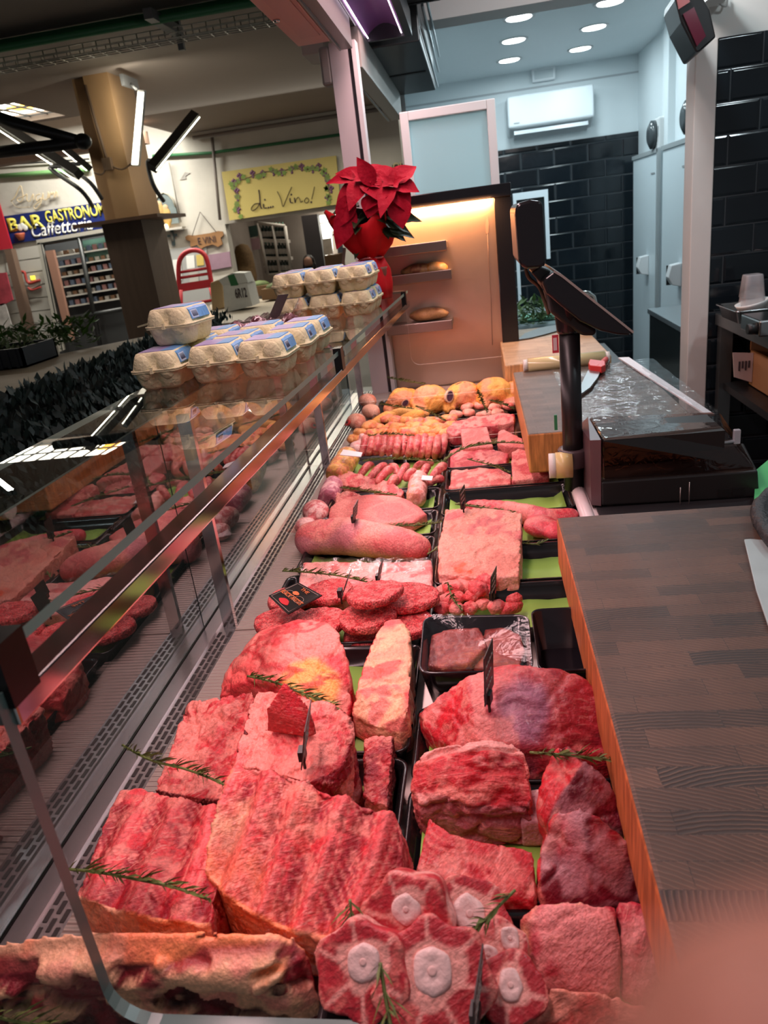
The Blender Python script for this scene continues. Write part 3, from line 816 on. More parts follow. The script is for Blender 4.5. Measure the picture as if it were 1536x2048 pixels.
# ================================================================ DISPLAY CASE
CY0, CY1 = .405, 3.06
chrome = pm('chrome', (.62, .58, .57), .12, 1.0); brushed = pm('brushed_steel', (.56, .52, .52), .24, 1.0, nscale=30, namt=.12, stretch=(20, .6, 20))
gl_top = glass_mat('shelf_glass', (.93, .96, .95), .9, .06); gl_front = glass_mat('front_glass', (.9, .93, .92), .6, .24); gl_div = glass_mat('divider_glass', (.98, .99, .985), .4, .015)
gedge = pm('glass_edge_green', (.2, .33, .29), .3, nscale=3, namt=.1); gedge2 = pm('acrylic_edge', (.75, .6, .52), .3)
case = thing('display_case', (-.2, 1.7, 0), 'long glass-topped butcher display case full of meat', 'display case')
dk = pm('deck_steel', (.55, .45, .42), .38, .8, nscale=12, namt=.1)
m = MB(); m.box((-.62, .2, .0), (.2, 3.5, .87)); m.box((-.62, .2, .87), (-.6, 3.3, .9)); m.build('body', pm('case_body', (.1, .09, .09), .4, .5), case)
m = MB(); m.box((-.5, .25, .87), (.2, 3.28, .885)); m.build('deck', dk, case)


def wave_steel():
    m = bpy.data.materials.new('ribbed_steel'); m.use_nodes = True; nt = m.node_tree; b = nt.nodes['Principled BSDF']; L = nt.links.new
    b.inputs['Base Color'].default_value = (.46, .36, .32, 1); b.inputs['Roughness'].default_value = .4; b.inputs['Metallic'].default_value = .25
    tc = nt.nodes.new('ShaderNodeTexCoord'); w = nt.nodes.new('ShaderNodeTexWave'); w.bands_direction = 'Y'; w.inputs['Scale'].default_value = 32
    L(tc.outputs['Object'], w.inputs[0]); bp = nt.nodes.new('ShaderNodeBump'); bp.inputs['Strength'].default_value = 1.; bp.inputs['Distance'].default_value = .004
    L(w.outputs['Fac'], bp.inputs['Height']); L(bp.outputs[0], b.inputs['Normal']); return m


m = MB(); m.box((-.508, .3, .885), (-.42, 3.26, .897))
for yy in (.62, 1.19, 1.75, 2.3, 2.85): m.box((-.508, yy - .002, .897), (-.42, yy + .002, .899))
m.build('ribbed_plate', wave_steel(), case)
m = MB(); m.box((-.543, .3, .875), (-.508, 3.26, .897)); m.mi = 1
y = .32; k = 0
while y < 3.24:
    for j in range(3):
        x = -.5385 + j * .0105; o = .0115 * (j % 2)
        if not any(abs(y + o + .008 - pp) < .02 for pp in (1.2, 2.2)): m.box((x, y + o, .8955), (x + .0052, y + o + .017, .8978))
    y += .0235
m.build('perforated_strip', [brushed, pm('slot_black', (.02, .013, .012), .7)], case)
m = MB(); m.box((-.6, .3, .875), (-.575, 3.26, .897)); m.box((-.572, .3, .875), (-.546, 3.26, .898)); m.box((-.546, .3, .88), (-.543, 3.26, .901)); m.build('gutter_strip', pm('gutter_steel', (.72, .68, .68), .22, 1.), case)
m = MB(); m.box((.19, .25, .87), (.225, 3.28, .925)); m.tube([(.2, .3, .925), (.2, 3.28, .925)], .016, 12); m.build('rear_rail', pm('rail_white', (.72, .62, .62), .3), case)


def pane(name, pts, d, mat, edge, parent):
    """a sheet of glass whose rim shows its edge colour"""
    m = MB(); pts = [Vector(p) for p in pts]; d = Vector(d)
    t = [m.bm.verts.new(p) for p in pts]; b = [m.bm.verts.new(p + d) for p in pts]; n = len(t)
    f1 = m.bm.faces.new(t); f2 = m.bm.faces.new(b[::-1]); f1.material_index = f2.material_index = 0
    for i in range(n):
        f = m.bm.faces.new((t[i], b[i], b[(i + 1) % n], t[(i + 1) % n])); f.material_index = 1
    return m.build(name, [mat, edge], parent)


def EX(y): return -.362 + .029 * (y - .45)      # the shelf's inner edge drifts slightly


# glass shelf on top in two sheets, front glass, end panes and dividers
for y0, y1 in ((CY0 + .015, 1.72), (1.728, CY1)):
    pane('glass_shelf', [(-.7, y0, 1.32), (EX(y0), y0, 1.32), (EX(y1), y1, 1.32), (-.7, y1, 1.32)], (0, 0, .01), gl_top, gedge, case)
for y0, y1 in ((CY0 + .01, 1.2), (1.204, 2.2), (2.204, CY1)):
    pane('front_glass', [(-.575, y0, .9), (-.575, y1, .9), (-.575, y1, 1.318), (-.575, y0, 1.318)], (-.006, 0, 0), gl_front, pm('front_edge', (.02, .03, .028), .4), case)


def lpane(Y, zt, xr, zl, rad, edge, mat, th=.006):
    p = [(-.57, Y, zt), (xr, Y, zt)]
    for k in range(7):
        a = math.pi + math.pi / 2 * k / 6
        p.append((xr + rad + rad * math.cos(a), Y, zl + rad + rad * math.sin(a)))
    p += [(.185, Y, zl), (.185, Y, .9), (-.57, Y, .9)]
    return pane('end_pane', p, (0, th, 0), mat, edge, case)


lpane(CY0, 1.3, -.362, .957, .04, pm('end_edge', (.1, .16, .15), .25), gl_div, .012)
lpane(CY1, 1.33, -.3, 1.03, .035, gedge2, gl_div, .004)
for Y, pl in ((2.2, (610, 901)), (2.62, (680, 809))):
    q = atY(*pl, Y); e = atY(*((895, 882) if Y < 2.4 else (1000, 780)), Y)
    pane('divider', [(q.x, Y, .9), (q.x, Y, q.z), (.18, Y, q.z), (.18, Y, .9)], (0, .003, 0), gl_div, gedge2, case)
ya, yb = CY0 + .012, CY1 - .01
m = MB(); m.prism([(EX(ya) - .024, ya, 1.29), (EX(ya) + .005, ya, 1.29), (EX(yb) + .005, yb, 1.29), (EX(yb) - .024, yb, 1.29)], [(EX(ya) - .024, ya, 1.268), (EX(ya) + .005, ya, 1.268), (EX(yb) + .005, yb, 1.268), (EX(yb) - .024, yb, 1.268)]); m.build('rail', chrome, case, bev=.002)
for y in (1.2, 2.2, 3.0):
    m = MB(); m.box((-.532, y - .006, .897), (-.508, y + .006, 1.32)); m.build('post', chrome, case)
for y in (.432, 1.68, 2.95):
    m = MB(); m.box((EX(y) - .012, y - .017, 1.285), (EX(y) + .006, y + .017, 1.336)); m.build('glass_bracket', pm('bracket_black', (.02, .018, .018), .25, .6), case)

# ---------------------------------------------------------------- trays and green liners
blk = pm('tray_black', (.008, .008, .009), .16, spec=.5)
grn = pm('green_paper', (.26, .46, .075), .55, nscale=9, namt=.14, bump=.12, bscale=12)


def rrect(x0, x1, y0, y1, r, z, k=0.):
    c = [(x1 - r, y1 - r, 0), (x0 + r, y1 - r, 90), (x0 + r, y0 + r, 180), (x1 - r, y0 + r, 270)]
    return [Vector((cx + (r + k) * math.cos(math.radians(a + b)), cy + (r + k) * math.sin(math.radians(a + b)), z)) for cx, cy, a in c for b in (0, 22, 45, 68, 90)]


def tray(label, x0, x1, y0, y1, h=.034, z=.887, r=.02, group='black display trays', liner=True, mat=None, slope=.014):
    m = MB()
    m.loft([rrect(x0, x1, y0, y1, r, z, -slope), rrect(x0, x1, y0, y1, r, z + h - .004, -.003), rrect(x0, x1, y0, y1, r, z + h, 0), rrect(x0, x1, y0, y1, r, z + h, -.005), rrect(x0, x1, y0, y1, r, z + h - .006, -.008), rrect(x0, x1, y0, y1, r, z + .005, -slope - .003)])
    o = tag(m.build('tray', mat or blk), label, 'tray', group)
    if liner:
        k = slope + .004
        m = MB(); n = 14
        xa, xb = x0 + k, x1 - k; ya, yb = y0 + k, y1 - k
        rows = []
        for i in range(n + 1):
            x = xa + (xb - xa) * i / n; u = 2 * i / n - 1
            zz = z + .0062 + .012 * max(0, abs(u) - .86) / .14 + .0015 * math.sin(i * 1.7 + y0 * 40)
            rows.append([Vector((x, ya + .004, zz)), Vector((x, yb - .004, zz))])
        V = [[m.bm.verts.new(p) for p in r_] for r_ in rows]
        for a, b in zip(V, V[1:]): m.bm.faces.new((a[0], b[0], b[1], a[1])).smooth = True
        p = m.build('paper_liner', grn); md = p.modifiers.new('t', 'SOLIDIFY'); md.thickness = .0006; md.offset = 1
        tag(p, label.replace('black tray', 'green paper sheet lining the tray'), 'paper', 'green liner papers')
    return o


R0, R1, S0, S1 = -.132, .185, -.432, -.137
tray('black tray under the diced meat at the chopping boards', R0, R1, 1.105, 1.277)
tray('black tray under the pale square of pork belly', R0, R1, 1.285, 1.455)
tray('black tray under the pork tenderloin', R0, R1, 1.463, 1.632)
tray('black tray with bare green paper in front of the marbled brisket', R0, R1, 1.64, 1.81)
tray('black tray under the lamb cutlets and brisket', R0, R1, 1.818, 1.99)
tray('black tray under the rack of ribs', R0, R1, 1.998, 2.18)
tray('black tray below the liver tub and big shoulder cut', R0, R1, .74, .90)
tray('black tray under the bone-in shank roast', R0, R1, .565, .735)
tray('black tray under the pinkish cut nearest the end pane', R0, R1, .42, .558)
tray('black tray under the beef patties', S0 - .01, S1, 1.085, 1.365)
tray('black tray under the pork shoulder roll', S0, S1, 1.375, 1.53)
tray('black tray under the flat pink pork slab', S0, S1, 1.538, 1.69)
tray('black tray under the streaky pork strips', S0, S1, 1.698, 1.85)
tray('black tray under the sausages', S0, S1, 1.858, 2.19)
tray('black tray under the fat-capped roast and its thick fatty strip', S0, S1, .80, 1.075)
tray('black tray under the short meat strip and big rib slab', S0, S1, .60, .79)
tray('black tray under the chicken pieces behind the far divider', S0, S1, 2.63, 2.95, liner=False)
tray('black tray under the orange chicken cutlets', S0, S1, 2.23, 2.61, liner=False)
tray('black tray under the whole chickens by the boards', R0, R1, 2.21, 2.98, liner=False)

# ---------------------------------------------------------------- tall display behind, with its steel panel and shelves
dsp = thing('tall_display', (-.15, 3.35, .0), 'tall black-framed display glowing copper behind the poultry', 'display cabinet')
cop = pm('copper_lit_steel', (.6, .46, .36), .33, .9, nscale=5, namt=.22, bump=.12, bscale=8)  # plain steel; the orange lamplight on it is put into this tint
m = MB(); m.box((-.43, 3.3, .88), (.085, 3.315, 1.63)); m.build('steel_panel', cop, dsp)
bf = pm('frame_black', (.008, .008, .01), .2)
m = MB(); m.box((-.44, 3.26, 1.63), (.15, 3.36, 1.68)); m.box((.08, 3.27, .6), (.15, 3.36, 1.63)); m.build('frame', bf, dsp, bev=.003)
m = MB(); m.box((-.43, 3.31, .6), (.1, 3.345, 1.64)); m.build('back', bf, dsp)
for a, b in (((800, 500), (893, 480)), ((795, 555), (903, 541)), ((785, 655), (905, 640))):
    p = atY(*a, 3.2); q = atY(*b, 3.2); z = (p.z + q.z) / 2
    m = MB(); m.box((-.4, 3.16, z - .022), (q.x, 3.3, z + .004)); m.box((-.4, 3.155, z - .03), (q.x, 3.165, z + .01)); m.build('shelf', pm('shelf_steel', (.3, .24, .21), .3, .9), dsp, bev=.003)
m = MB(); m.poly([atY(x, y, 3.298) for x, y in ((973, 436), (976, 432), (978, 448), (977, 466), (972, 468), (971, 450))], (0, .002, 0)); m.tube([atY(x, y, 3.297) for x, y in ((975, 466), (977, 520), (982, 600), (985, 690))], .0011, 5); m.build('scratch', pm('scratch_dark', (.18, .12, .1), .5), dsp)
st_m = sty((.5, .2, .1), (.62, .3, .12), fa=.5, fs=20, c=(.3, .09, .05), ca=.5)
for (px, py, w, lab) in ((835, 540, .075, 'brownish wrapped joint on the middle shelf of the tall display'), (855, 628, .085, 'brownish wrapped joint on the bottom shelf of the tall display'), (868, 524, .05, 'orange wrapped poultry pack behind the joint on the middle shelf')):
    p = atY(px, py, 3.22)
    zb = (1.368 if py < 600 else 1.186)
    lumps('wrapped_joint', lab, 'meat', [((p.x, 3.235, zb + .022), (w, .04, .028), (0, 0, 0)), ((p.x + w * .5, 3.24, zb + .018), (w * .6, .035, .022), (0, 0, 0))], st_m if py > 530 else sty((.85, .36, .06), (.9, .5, .2), fa=.5), mat=MOIST, group='joints in the tall display', vox=.008, zfloor=zb)

# frosted partition above it
t = thing('frosted_screen', (-.08, 3.42, .9), 'white framed frosted glass screen above the tall display', 'screen')
m = MB(); fx0, fx1, ft = -.276, .112, 2.0; w = .035
m.box((fx0, 3.4, .9), (fx0 + w, 3.44, ft)); m.box((fx1 - w, 3.4, .9), (fx1, 3.44, ft)); m.box((fx0 + w, 3.4, ft - w), (fx1 - w, 3.44, ft)); m.build('frame', pm('screen_white', (.72, .72, .71), .4), t, bev=.003)
fm_ = bpy.data.materials.new('frosted_glass'); fm_.use_nodes = True; nt_ = fm_.node_tree; nt_.nodes.clear()
o_ = nt_.nodes.new('ShaderNodeOutputMaterial'); a_ = nt_.nodes.new('ShaderNodeAddShader'); d_ = nt_.nodes.new('ShaderNodeBsdfDiffuse'); tl_ = nt_.nodes.new('ShaderNodeBsdfTranslucent')
d_.inputs[0].default_value = (.2, .31, .34, 1); tl_.inputs[0].default_value = (.62, .84, .88, 1)
nt_.links.new(d_.outputs[0], a_.inputs[0]); nt_.links.new(tl_.outputs[0], a_.inputs[1]); nt_.links.new(a_.outputs[0], o_.inputs[0])
m = MB(); m.face([(fx0 + w, 3.42, .9), (fx1 - w, 3.42, .9), (fx1 - w, 3.42, ft - w), (fx0 + w, 3.42, ft - w)]); m.build('frosted_pane', fm_, t)

# post, beams, lamp housing and gear overhead
t = thing('shop_post', (-.45, 3.23, .0), 'white upright post with black channel behind the poinsettia', 'post')
m = MB(); m.box((-.5, 3.2, .6), (-.43, 3.27, 2.24)); m.build('white_face', pm('post_white', (.62, .54, .55), .5, nscale=6, namt=.08), t)
m = MB(); m.box((-.43, 3.215, .6), (-.415, 3.27, 2.24)); m.build('black_channel', pm('channel_black', (.015, .013, .018), .35), t)
m = MB(); m.box((-.415, 3.2, .6), (-.398, 3.27, 2.24)); m.build('outer_strip', pm('strip_white', (.72, .68, .68), .4), t)
g = at(600, 95, 2.2); g2 = at(610, 60, 2.2)
m = MB(); m.box((-.453, -.3, 2.2), (-.402, 3.14, 2.3)); m.box((-.445, -.3, 2.19), (-.44, 3.1, 2.2)); tag(m.build('roof_beam', pm('beam_grey', (.2, .18, .17), .4, .5)), 'grey steel beam running overhead above the glass shelf', 'beam')
m = MB(); m.box((-.455, 3.28, 2.16), (-.39, 5.0, 2.3)); m.tube([(-.465, 3.3, 2.17), (-.465, 4.9, 2.15)], .006, 6)
tag(m.build('shutter_track', pm('track_grey', (.3, .28, .25), .4, .4), bev=.002), 'grey track with wire rings continuing beyond the white post', 'shutter track')
c1 = at(590, 97, 2.2); c2 = at(655, 82, 2.2)
t = thing('sign_cabinet', (-.51, 1.7, 2.2), 'pinkish lit box cabinet along the outer side of the overhead beam', 'sign cabinet')
m = MB(); m.box((-.572, .4, 2.2), (-.456, 2.98, 2.4)); m.build('box', pm('salmon_lit', (.62, .36, .31), .5, nscale=5, namt=.08), t, bev=.003)  # salmon colour carries the red light falling on the box
m = MB(); m.box((-.535, .5, 2.196), (-.47, 2.86, 2.201)); m.build('access_panel', pm('salmon_panel', (.58, .33, .29), .5), t)
for i in range(2):
    m = MB(); m.lathe((-.555, 2.6 - .5 * i, 2.193), [(.008, 0), (.012, .008)], 10); m.build('screw', chrome, t)
b0 = at(605, 110, 2.2); b1 = at(665, 100, 2.2)
t = thing('junction_boxes', (-.62, 3.25, 2.0), 'pair of white electrical boxes on the street side of the white post', 'electrical box')
m = MB(); m.box(atY(604, 112, 3.3), atY(662, 88, 3.5)); m.build('upper_box', pm('ebox_cream', (.62, .54, .46), .5), t, bev=.006)
m = MB(); m.box(atY(645, 172, 3.2), atY(664, 98, 3.27)); m.build('lower_box', pm('ebox_grey', (.42, .36, .33), .5), t, bev=.01)
# meat lamp
t = thing('meat_lamp', (-.31, 2.0, 2.3), 'long black meat lamp with ribbed purple reflector and LED rows', 'lamp')
lx0, lx1, ly0, ly1, lz = -.40, -.235, -.2, 3.6, 2.3
m = MB(); m.box((lx0 - .03, ly0, lz), (lx0, ly1, lz + .09)); m.box((lx1, ly0, lz), (lx1 + .03, ly1, lz + .09)); m.box((lx0, ly1 - .02, lz), (lx1, ly1, lz + .09)); m.box((lx0, ly0, lz + .07), (lx1, ly1, lz + .09)); m.build('housing', pm('lamp_housing', (.012, .012, .016), .35), t)
m = MB(); n = 200
prof = [(lx0 + (lx1 - lx0) * i / 8, lz + .012 + .045 * math.sin(math.pi * i / 8)) for i in range(9)]
rows = [[Vector((x, ly0 + (ly1 - ly0) * j / n, z + .0016 * (j % 2))) for x, z in prof] for j in range(n + 1)]
V = [[m.bm.verts.new(p) for p in r] for r in rows]
for a, b in zip(V, V[1:]):
    for i in range(8): m.bm.faces.new((a[i], a[i + 1], b[i + 1], b[i])).smooth = True
m.build('reflector', pm('purple_reflector', (.34, .13, .4), .3, .5), t)
ledm = pm('led_glow', (1, .9, 1), .4, emit=(1, .82, .95), estr=9)
for xx in (lx0 + .012, lx1 - .012):
    m = MB(); y = ly0 + .02
    while y < ly1 - .03: m.box((xx - .002, y, lz + .0105), (xx + .002, y + .007, lz + .0125)); y += .0175
    m.build('led_row', ledm, t)
# retracted awning and air duct behind
t = thing('air_duct', (-.2, 4.2, 2.25), 'dark grey ducted unit hung under the shop ceiling behind the meat lamp', 'duct')
m = MB(); m.box((-.44, 3.72, 2.3), (-.18, 5.1, 2.62)); m.box((-.24, 3.0, 2.42), (-.06, 3.66, 2.62)); m.build('casing', pm('duct_dark', (.055, .062, .066), .38, .5, nscale=4, namt=.2), t, bev=.006)
for q0, q1 in (((-.4, 4.42, 2.296), (-.2, 4.45, 2.301)), ((-.22, 3.62, 2.416), (-.08, 3.64, 2.421))):
    m = MB(); m.box(q0, q1); m.build('slot', pm('slot_dark', (.005, .005, .005), .5), t)
for k in range(3):
    m = MB(); m.tube([(-.17 + .012 * k, 3.72, 2.35 + .08 * k), (-.17 + .012 * k, 5.2, 2.33 + .08 * k)], .007, 6); m.build('pipe', pm('pipe_silver', (.45, .5, .52), .3, .8), t)

# ---------------------------------------------------------------- boards
def board_mat(name, top=True, c1=(.075, .042, .027), c2=(.15, .082, .05), light=(.26, .15, .08), sc=1.):
    m = bpy.data.materials.new(name); m.use_nodes = True; nt = m.node_tree; b = nt.nodes['Principled BSDF']; L = nt.links.new
    tc = nt.nodes.new('ShaderNodeTexCoord')
    br = nt.nodes.new('ShaderNodeTexBrick'); br.inputs['Scale'].default_value = sc; br.inputs['Brick Width'].default_value = .13; br.inputs['Row Height'].default_value = .029
    br.inputs['Mortar Size'].default_value = .0004; br.inputs['Mortar Smooth'].default_value = .3; br.inputs['Bias'].default_value = 0
    br.inputs['Color1'].default_value = (*c1, 1); br.inputs['Color2'].default_value = (*c2, 1); br.inputs['Mortar'].default_value = (*[c * .5 for c in c1], 1); br.offset = .37
    L(tc.outputs['Object'], br.inputs[0])
    # growth rings, shifted differently in every stave
    vm = nt.nodes.new('ShaderNodeVectorMath'); vm.operation = 'MULTIPLY_ADD'; vm.inputs[1].default_value = (9, 23, 3); L(br.outputs['Color'], vm.inputs[0]); L(tc.outputs['Object'], vm.inputs[2])
    wv = nt.nodes.new('ShaderNodeTexWave'); wv.wave_type = 'RINGS'; wv.rings_direction = 'Z'; wv.inputs['Scale'].default_value = 58 * sc; wv.inputs['Distortion'].default_value = 2.2; wv.inputs['Detail'].default_value = 2; wv.inputs['Detail Scale'].default_value = 1.2
    L(vm.outputs[0], wv.inputs[0])
    n = nt.nodes.new('ShaderNodeTexNoise'); n.inputs['Scale'].default_value = 16; n.inputs['Detail'].default_value = 5; L(tc.outputs['Object'], n.inputs[0])
    rp = nt.nodes.new('ShaderNodeMapRange'); rp.inputs['From Min'].default_value = .8; rp.inputs['From Max'].default_value = .98; rp.inputs['To Max'].default_value = .8; L(wv.outputs['Fac'], rp.inputs[0])
    mu = nt.nodes.new('ShaderNodeMath'); mu.operation = 'MULTIPLY'; L(rp.outputs[0], mu.inputs[0]); L(n.outputs[0], mu.inputs[1])
    mx = nt.nodes.new('ShaderNodeMix'); mx.data_type = 'RGBA'; L(mu.outputs[0], mx.inputs[0]); L(br.outputs['Color'], mx.inputs[6]); mx.inputs[7].default_value = (*light, 1)
    mr = nt.nodes.new('ShaderNodeMapRange'); mr.inputs['To Min'].default_value = .7; mr.inputs['To Max'].default_value = 1.3; L(n.outputs[0], mr.inputs[0])
    sc_ = nt.nodes.new('ShaderNodeVectorMath'); sc_.operation = 'SCALE'; L(mx.outputs[2], sc_.inputs[0]); L(mr.outputs[0], sc_.inputs['Scale']); L(sc_.outputs[0], b.inputs['Base Color'])
    b.inputs['Roughness'].default_value = .5
    bp = nt.nodes.new('ShaderNodeBump'); bp.inputs['Strength'].default_value = .2; bp.inputs['Distance'].default_value = .002; L(wv.outputs['Fac'], bp.inputs['Height']); L(bp.outputs[0], b.inputs['Normal'])
    return m


def side_mat(name, col):
    m = bpy.data.materials.new(name); m.use_nodes = True; nt = m.node_tree; b = nt.nodes['Principled BSDF']; L = nt.links.new
    tc = nt.nodes.new('ShaderNodeTexCoord'); mp = nt.nodes.new('ShaderNodeMapping'); mp.inputs['Scale'].default_value = (40, 40, 5); n = nt.nodes.new('ShaderNodeTexNoise'); n.inputs['Scale'].default_value = 3; n.inputs['Detail'].default_value = 4
    L(tc.outputs['Object'], mp.inputs[0]); L(mp.outputs[0], n.inputs[0]); r = nt.nodes.new('ShaderNodeValToRGB'); r.color_ramp.elements[0].position = .35; r.color_ramp.elements[1].position = .7
    r.color_ramp.elements[0].color = (*[c * .6 for c in col], 1); r.color_ramp.elements[1].color = (*[min(1, c * 1.25) for c in col], 1); L(n.outputs[0], r.inputs[0]); L(r.outputs[0], b.inputs['Base Color']); b.inputs['Roughness'].default_value = .5
    return m


def board(label, x0, x1, y0, y1, z0, z1, mt, ms):
    bm = MB(); bm.box((x0, y0, z0), (x1, y1, z1))
    o = bm.build('chopping_board', [mt, ms], None, bev=.005)
    for p in o.data.polygons: p.material_index = 0 if p.normal.z > .8 else 1
    return tag(o, label, 'chopping board', 'thick wooden chopping boards beside the case')


wal = board_mat('walnut_end_grain', c1=(.024, .014, .01), c2=(.1, .05, .031), light=(.25, .14, .085))
red = side_mat('red_wood_side', (.56, .15, .045))
board('dark end-grain chopping board nearest, carrying the wide knife', .108, .95, .30, 1.275, .955, 1.05, wal, red)
board('dark chopping board wrapped with film and carrying the red-handled knife', .092, .5, 1.83, 2.62, .945, 1.05, board_mat('grey_end_grain', c1=(.085, .06, .048), c2=(.14, .1, .075), light=(.2, .15, .11)), side_mat('amber_wood_side', (.6, .24, .07)))
board('pale wooden chopping board farthest back, carrying a dark knife', .07, .45, 2.76, 3.6, .93, 1.05, board_mat('pale_end_grain', c1=(.34, .23, .13), c2=(.44, .31, .19), light=(.22, .14, .08)), side_mat('pale_wood_side', (.6, .35, .15)))
m = MB(); m.box((.225, .2, .0), (.57, 3.7, .93)); tag(m.build('service_counter', pm('counter_dark', (.03, .028, .03), .4, .3)), 'low dark counter carrying the chopping boards and scale', 'counter')
for (x0, x1, y0, y1) in ((.225, .9, .35, 1.2), (.225, .5, 1.9, 2.58)):
    pass
# film over the second board and white paper edge
fm = glass_mat('cling_film', (.9, .9, .9), .35, .03, .12, two=True, wrinkle=.3)
m = MB(); n = 16
V = [[m.bm.verts.new((.22 + .34 * i / n, 1.84 + .76 * j / n, 1.0525 + .003 * math.sin(i * 1.3 + j * .7) * math.sin(j * 1.1 - i * .4) + .0035)) for j in range(n + 1)] for i in range(n + 1)]
for i in range(n):
    for j in range(n): m.bm.faces.new((V[i][j], V[i + 1][j], V[i + 1][j + 1], V[i][j + 1])).smooth = True
tag(m.build('film_sheet', fm), 'crumpled clear film spread over the middle chopping board', 'cling film')
m = MB(); m.prism([(.455, 2.65, 1.06), (.49, 2.65, 1.058), (.55, 1.87, 1.05), (.525, 1.86, 1.056)], [(.455, 2.65, 1.056), (.49, 2.65, 1.054), (.55, 1.87, 1.046), (.525, 1.86, 1.052)])
tag(m.build('paper_strip', pm('white_paper', (.75, .78, .8), .5)), 'white paper strip along the right edge of the middle board', 'paper')

ck = pm('clear_acrylic', (.5, .52, .55), .12, alpha=.6)
qa, qb = atY(1378, 893, 1.63), atY(1470, 882, 1.63)
t = thing('plastic_clamp', qa, 'clear plastic clamp lying on the hood of the scale', 'clamp')
m = MB(); m.tube([qa, qb], [.008, .006], 10, flat=.6); m.build('bar', ck, t)
m = MB(); m.box(qb + Vector((-.004, -.006, -.006)), qb + Vector((.01, .006, .026))); m.build('jaw', ck, t, bev=.002)
m = MB(); qc = atY(1385, 848, 1.83); rq = random.Random(9)
for k in range(14):
    d = Vector((rq.uniform(-1, 1), rq.uniform(-1, 1), rq.uniform(0, .5))) * .018; m.prism([qc, qc + d, qc + d + Vector((.006, .004, .001)), qc + Vector((.004, .003, .001))], [qc + Vector((0, 0, -.001)), qc + d + Vector((0, 0, -.001)), qc + d + Vector((.006, .004, 0)), qc + Vector((.004, .003, 0))])
tag(m.build('red_ribbon', pm('ribbon_red', (.55, .12, .08), .5)), 'torn bit of reddish film at the near right corner of the middle board', 'film scrap')

# knives
bl = pm('blade_steel', (.3, .32, .33), .3, .8, nscale=12, namt=.1); bl2 = pm('blade_worn', (.4, .48, .47), .45, .3, nscale=20, namt=.15)
zb = 1.0525
t = thing('knife', at(1500, 1150, zb), 'wide-bladed butcher knife with black handle on the nearest board', 'knife')
m = MB(); m.poly([at(*p, zb) for p in ((1488, 1083), (1500, 1082), (1600, 1090), (1640, 1300), (1560, 1290), (1536, 1255), (1512, 1185))], (0, 0, .004)); m.build('blade', bl2, t, bev=.001)
m = MB(); m.tube(smooth_line([at(1560, 1092, zb + .016), at(1530, 1052, zb + .016), at(1524, 1015, zb + .016), at(1545, 985, zb + .016)]), [.015] * 6 + [.017] * 6 + [.014] * 4, 12, flat=.8); m.build('handle', pm('handle_black', (.01, .01, .012), .5, bump=.5, bscale=160), t)
zb = 1.0605
t = thing('knife', at(1180, 750, zb), 'red-handled pointed knife on the film-wrapped middle board', 'knife')
m = MB(); m.poly([at(*p, zb) for p in ((1152, 794), (1162, 773), (1175, 745), (1186, 734), (1202, 740), (1196, 757), (1180, 778), (1163, 790))], (0, 0, .005)); m.build('blade', bl, t)
rd = pm('handle_red', (.6, .03, .025), .35)
m = MB(); m.poly([at(*p, zb) for p in ((1177, 739), (1180, 731), (1210, 735), (1211, 743), (1203, 747), (1180, 744))], (0, 0, .022)); m.tube([at(1195, 738, zb + .011), at(1212, 718, zb + .012)], [.012, .009], 10); m.build('handle', rd, t, bev=.002)
m = MB(); m.tube([at(1212, 716, zb + .01), at(1219, 722, zb + .01), at(1214, 731, zb + .01)], .002, 6); m.build('ring', pm('ring_black', (.02, .02, .02), .4), t)
zb = 1.0525
t = thing('knife', at(1070, 668, zb), 'dark broad knife lying on the pale farthest board', 'knife')
m = MB(); m.poly([at(*p, zb) for p in ((1035, 681), (1050, 668), (1080, 657), (1120, 650), (1122, 661), (1090, 670), (1062, 677))], (0, 0, .004)); m.build('blade', pm('blade_dark', (.16, .17, .17), .35, .7), t)
m = MB(); m.tube([at(1118, 655, zb + .012), at(1160, 648, zb + .012)], .012, 8); m.build('handle', pm('handle_black', (.01, .01, .012), .5), t)

# film rolls
a = at(1049, 731, 1.07); b = at(1214, 712, 1.07); b.y = a.y
t = thing('film_roll', (a + b) / 2, 'yellowish roll of cling film behind the middle board', 'film roll')
m = MB(); m.tube([a + Vector((.012, 0, 0)), b - Vector((.012, 0, 0))], .024, 20); m.build('film', pm('film_yellow', (.62, .54, .28), .2, coat=.6, nscale=30, namt=.1, stretch=(1, 30, 30)), t)
for e0, e1 in ((a - Vector((.004, 0, 0)), a + Vector((.012, 0, 0))), (b - Vector((.012, 0, 0)), b + Vector((.004, 0, 0)))):
    m = MB(); m.tube([e0, e1], .02, 16); m.build('core', pm('core_white', (.7, .66, .6), .5), t)
a = at(1098, 932, 1.0); d = Vector((.045, -.002, 0))
t = thing('paper_roll', a, 'white-cored wrapping roll under the scale pole', 'roll')
m = MB(); m.tube([a, a + d * .35], .03, 18); m.build('core', pm('core_white', (.7, .66, .6), .5), t)
m = MB(); m.tube([a + d * .35, a + d * 1.2], .0315, 18); m.build('wrap', pm('film_amber', (.62, .48, .2), .3), t)

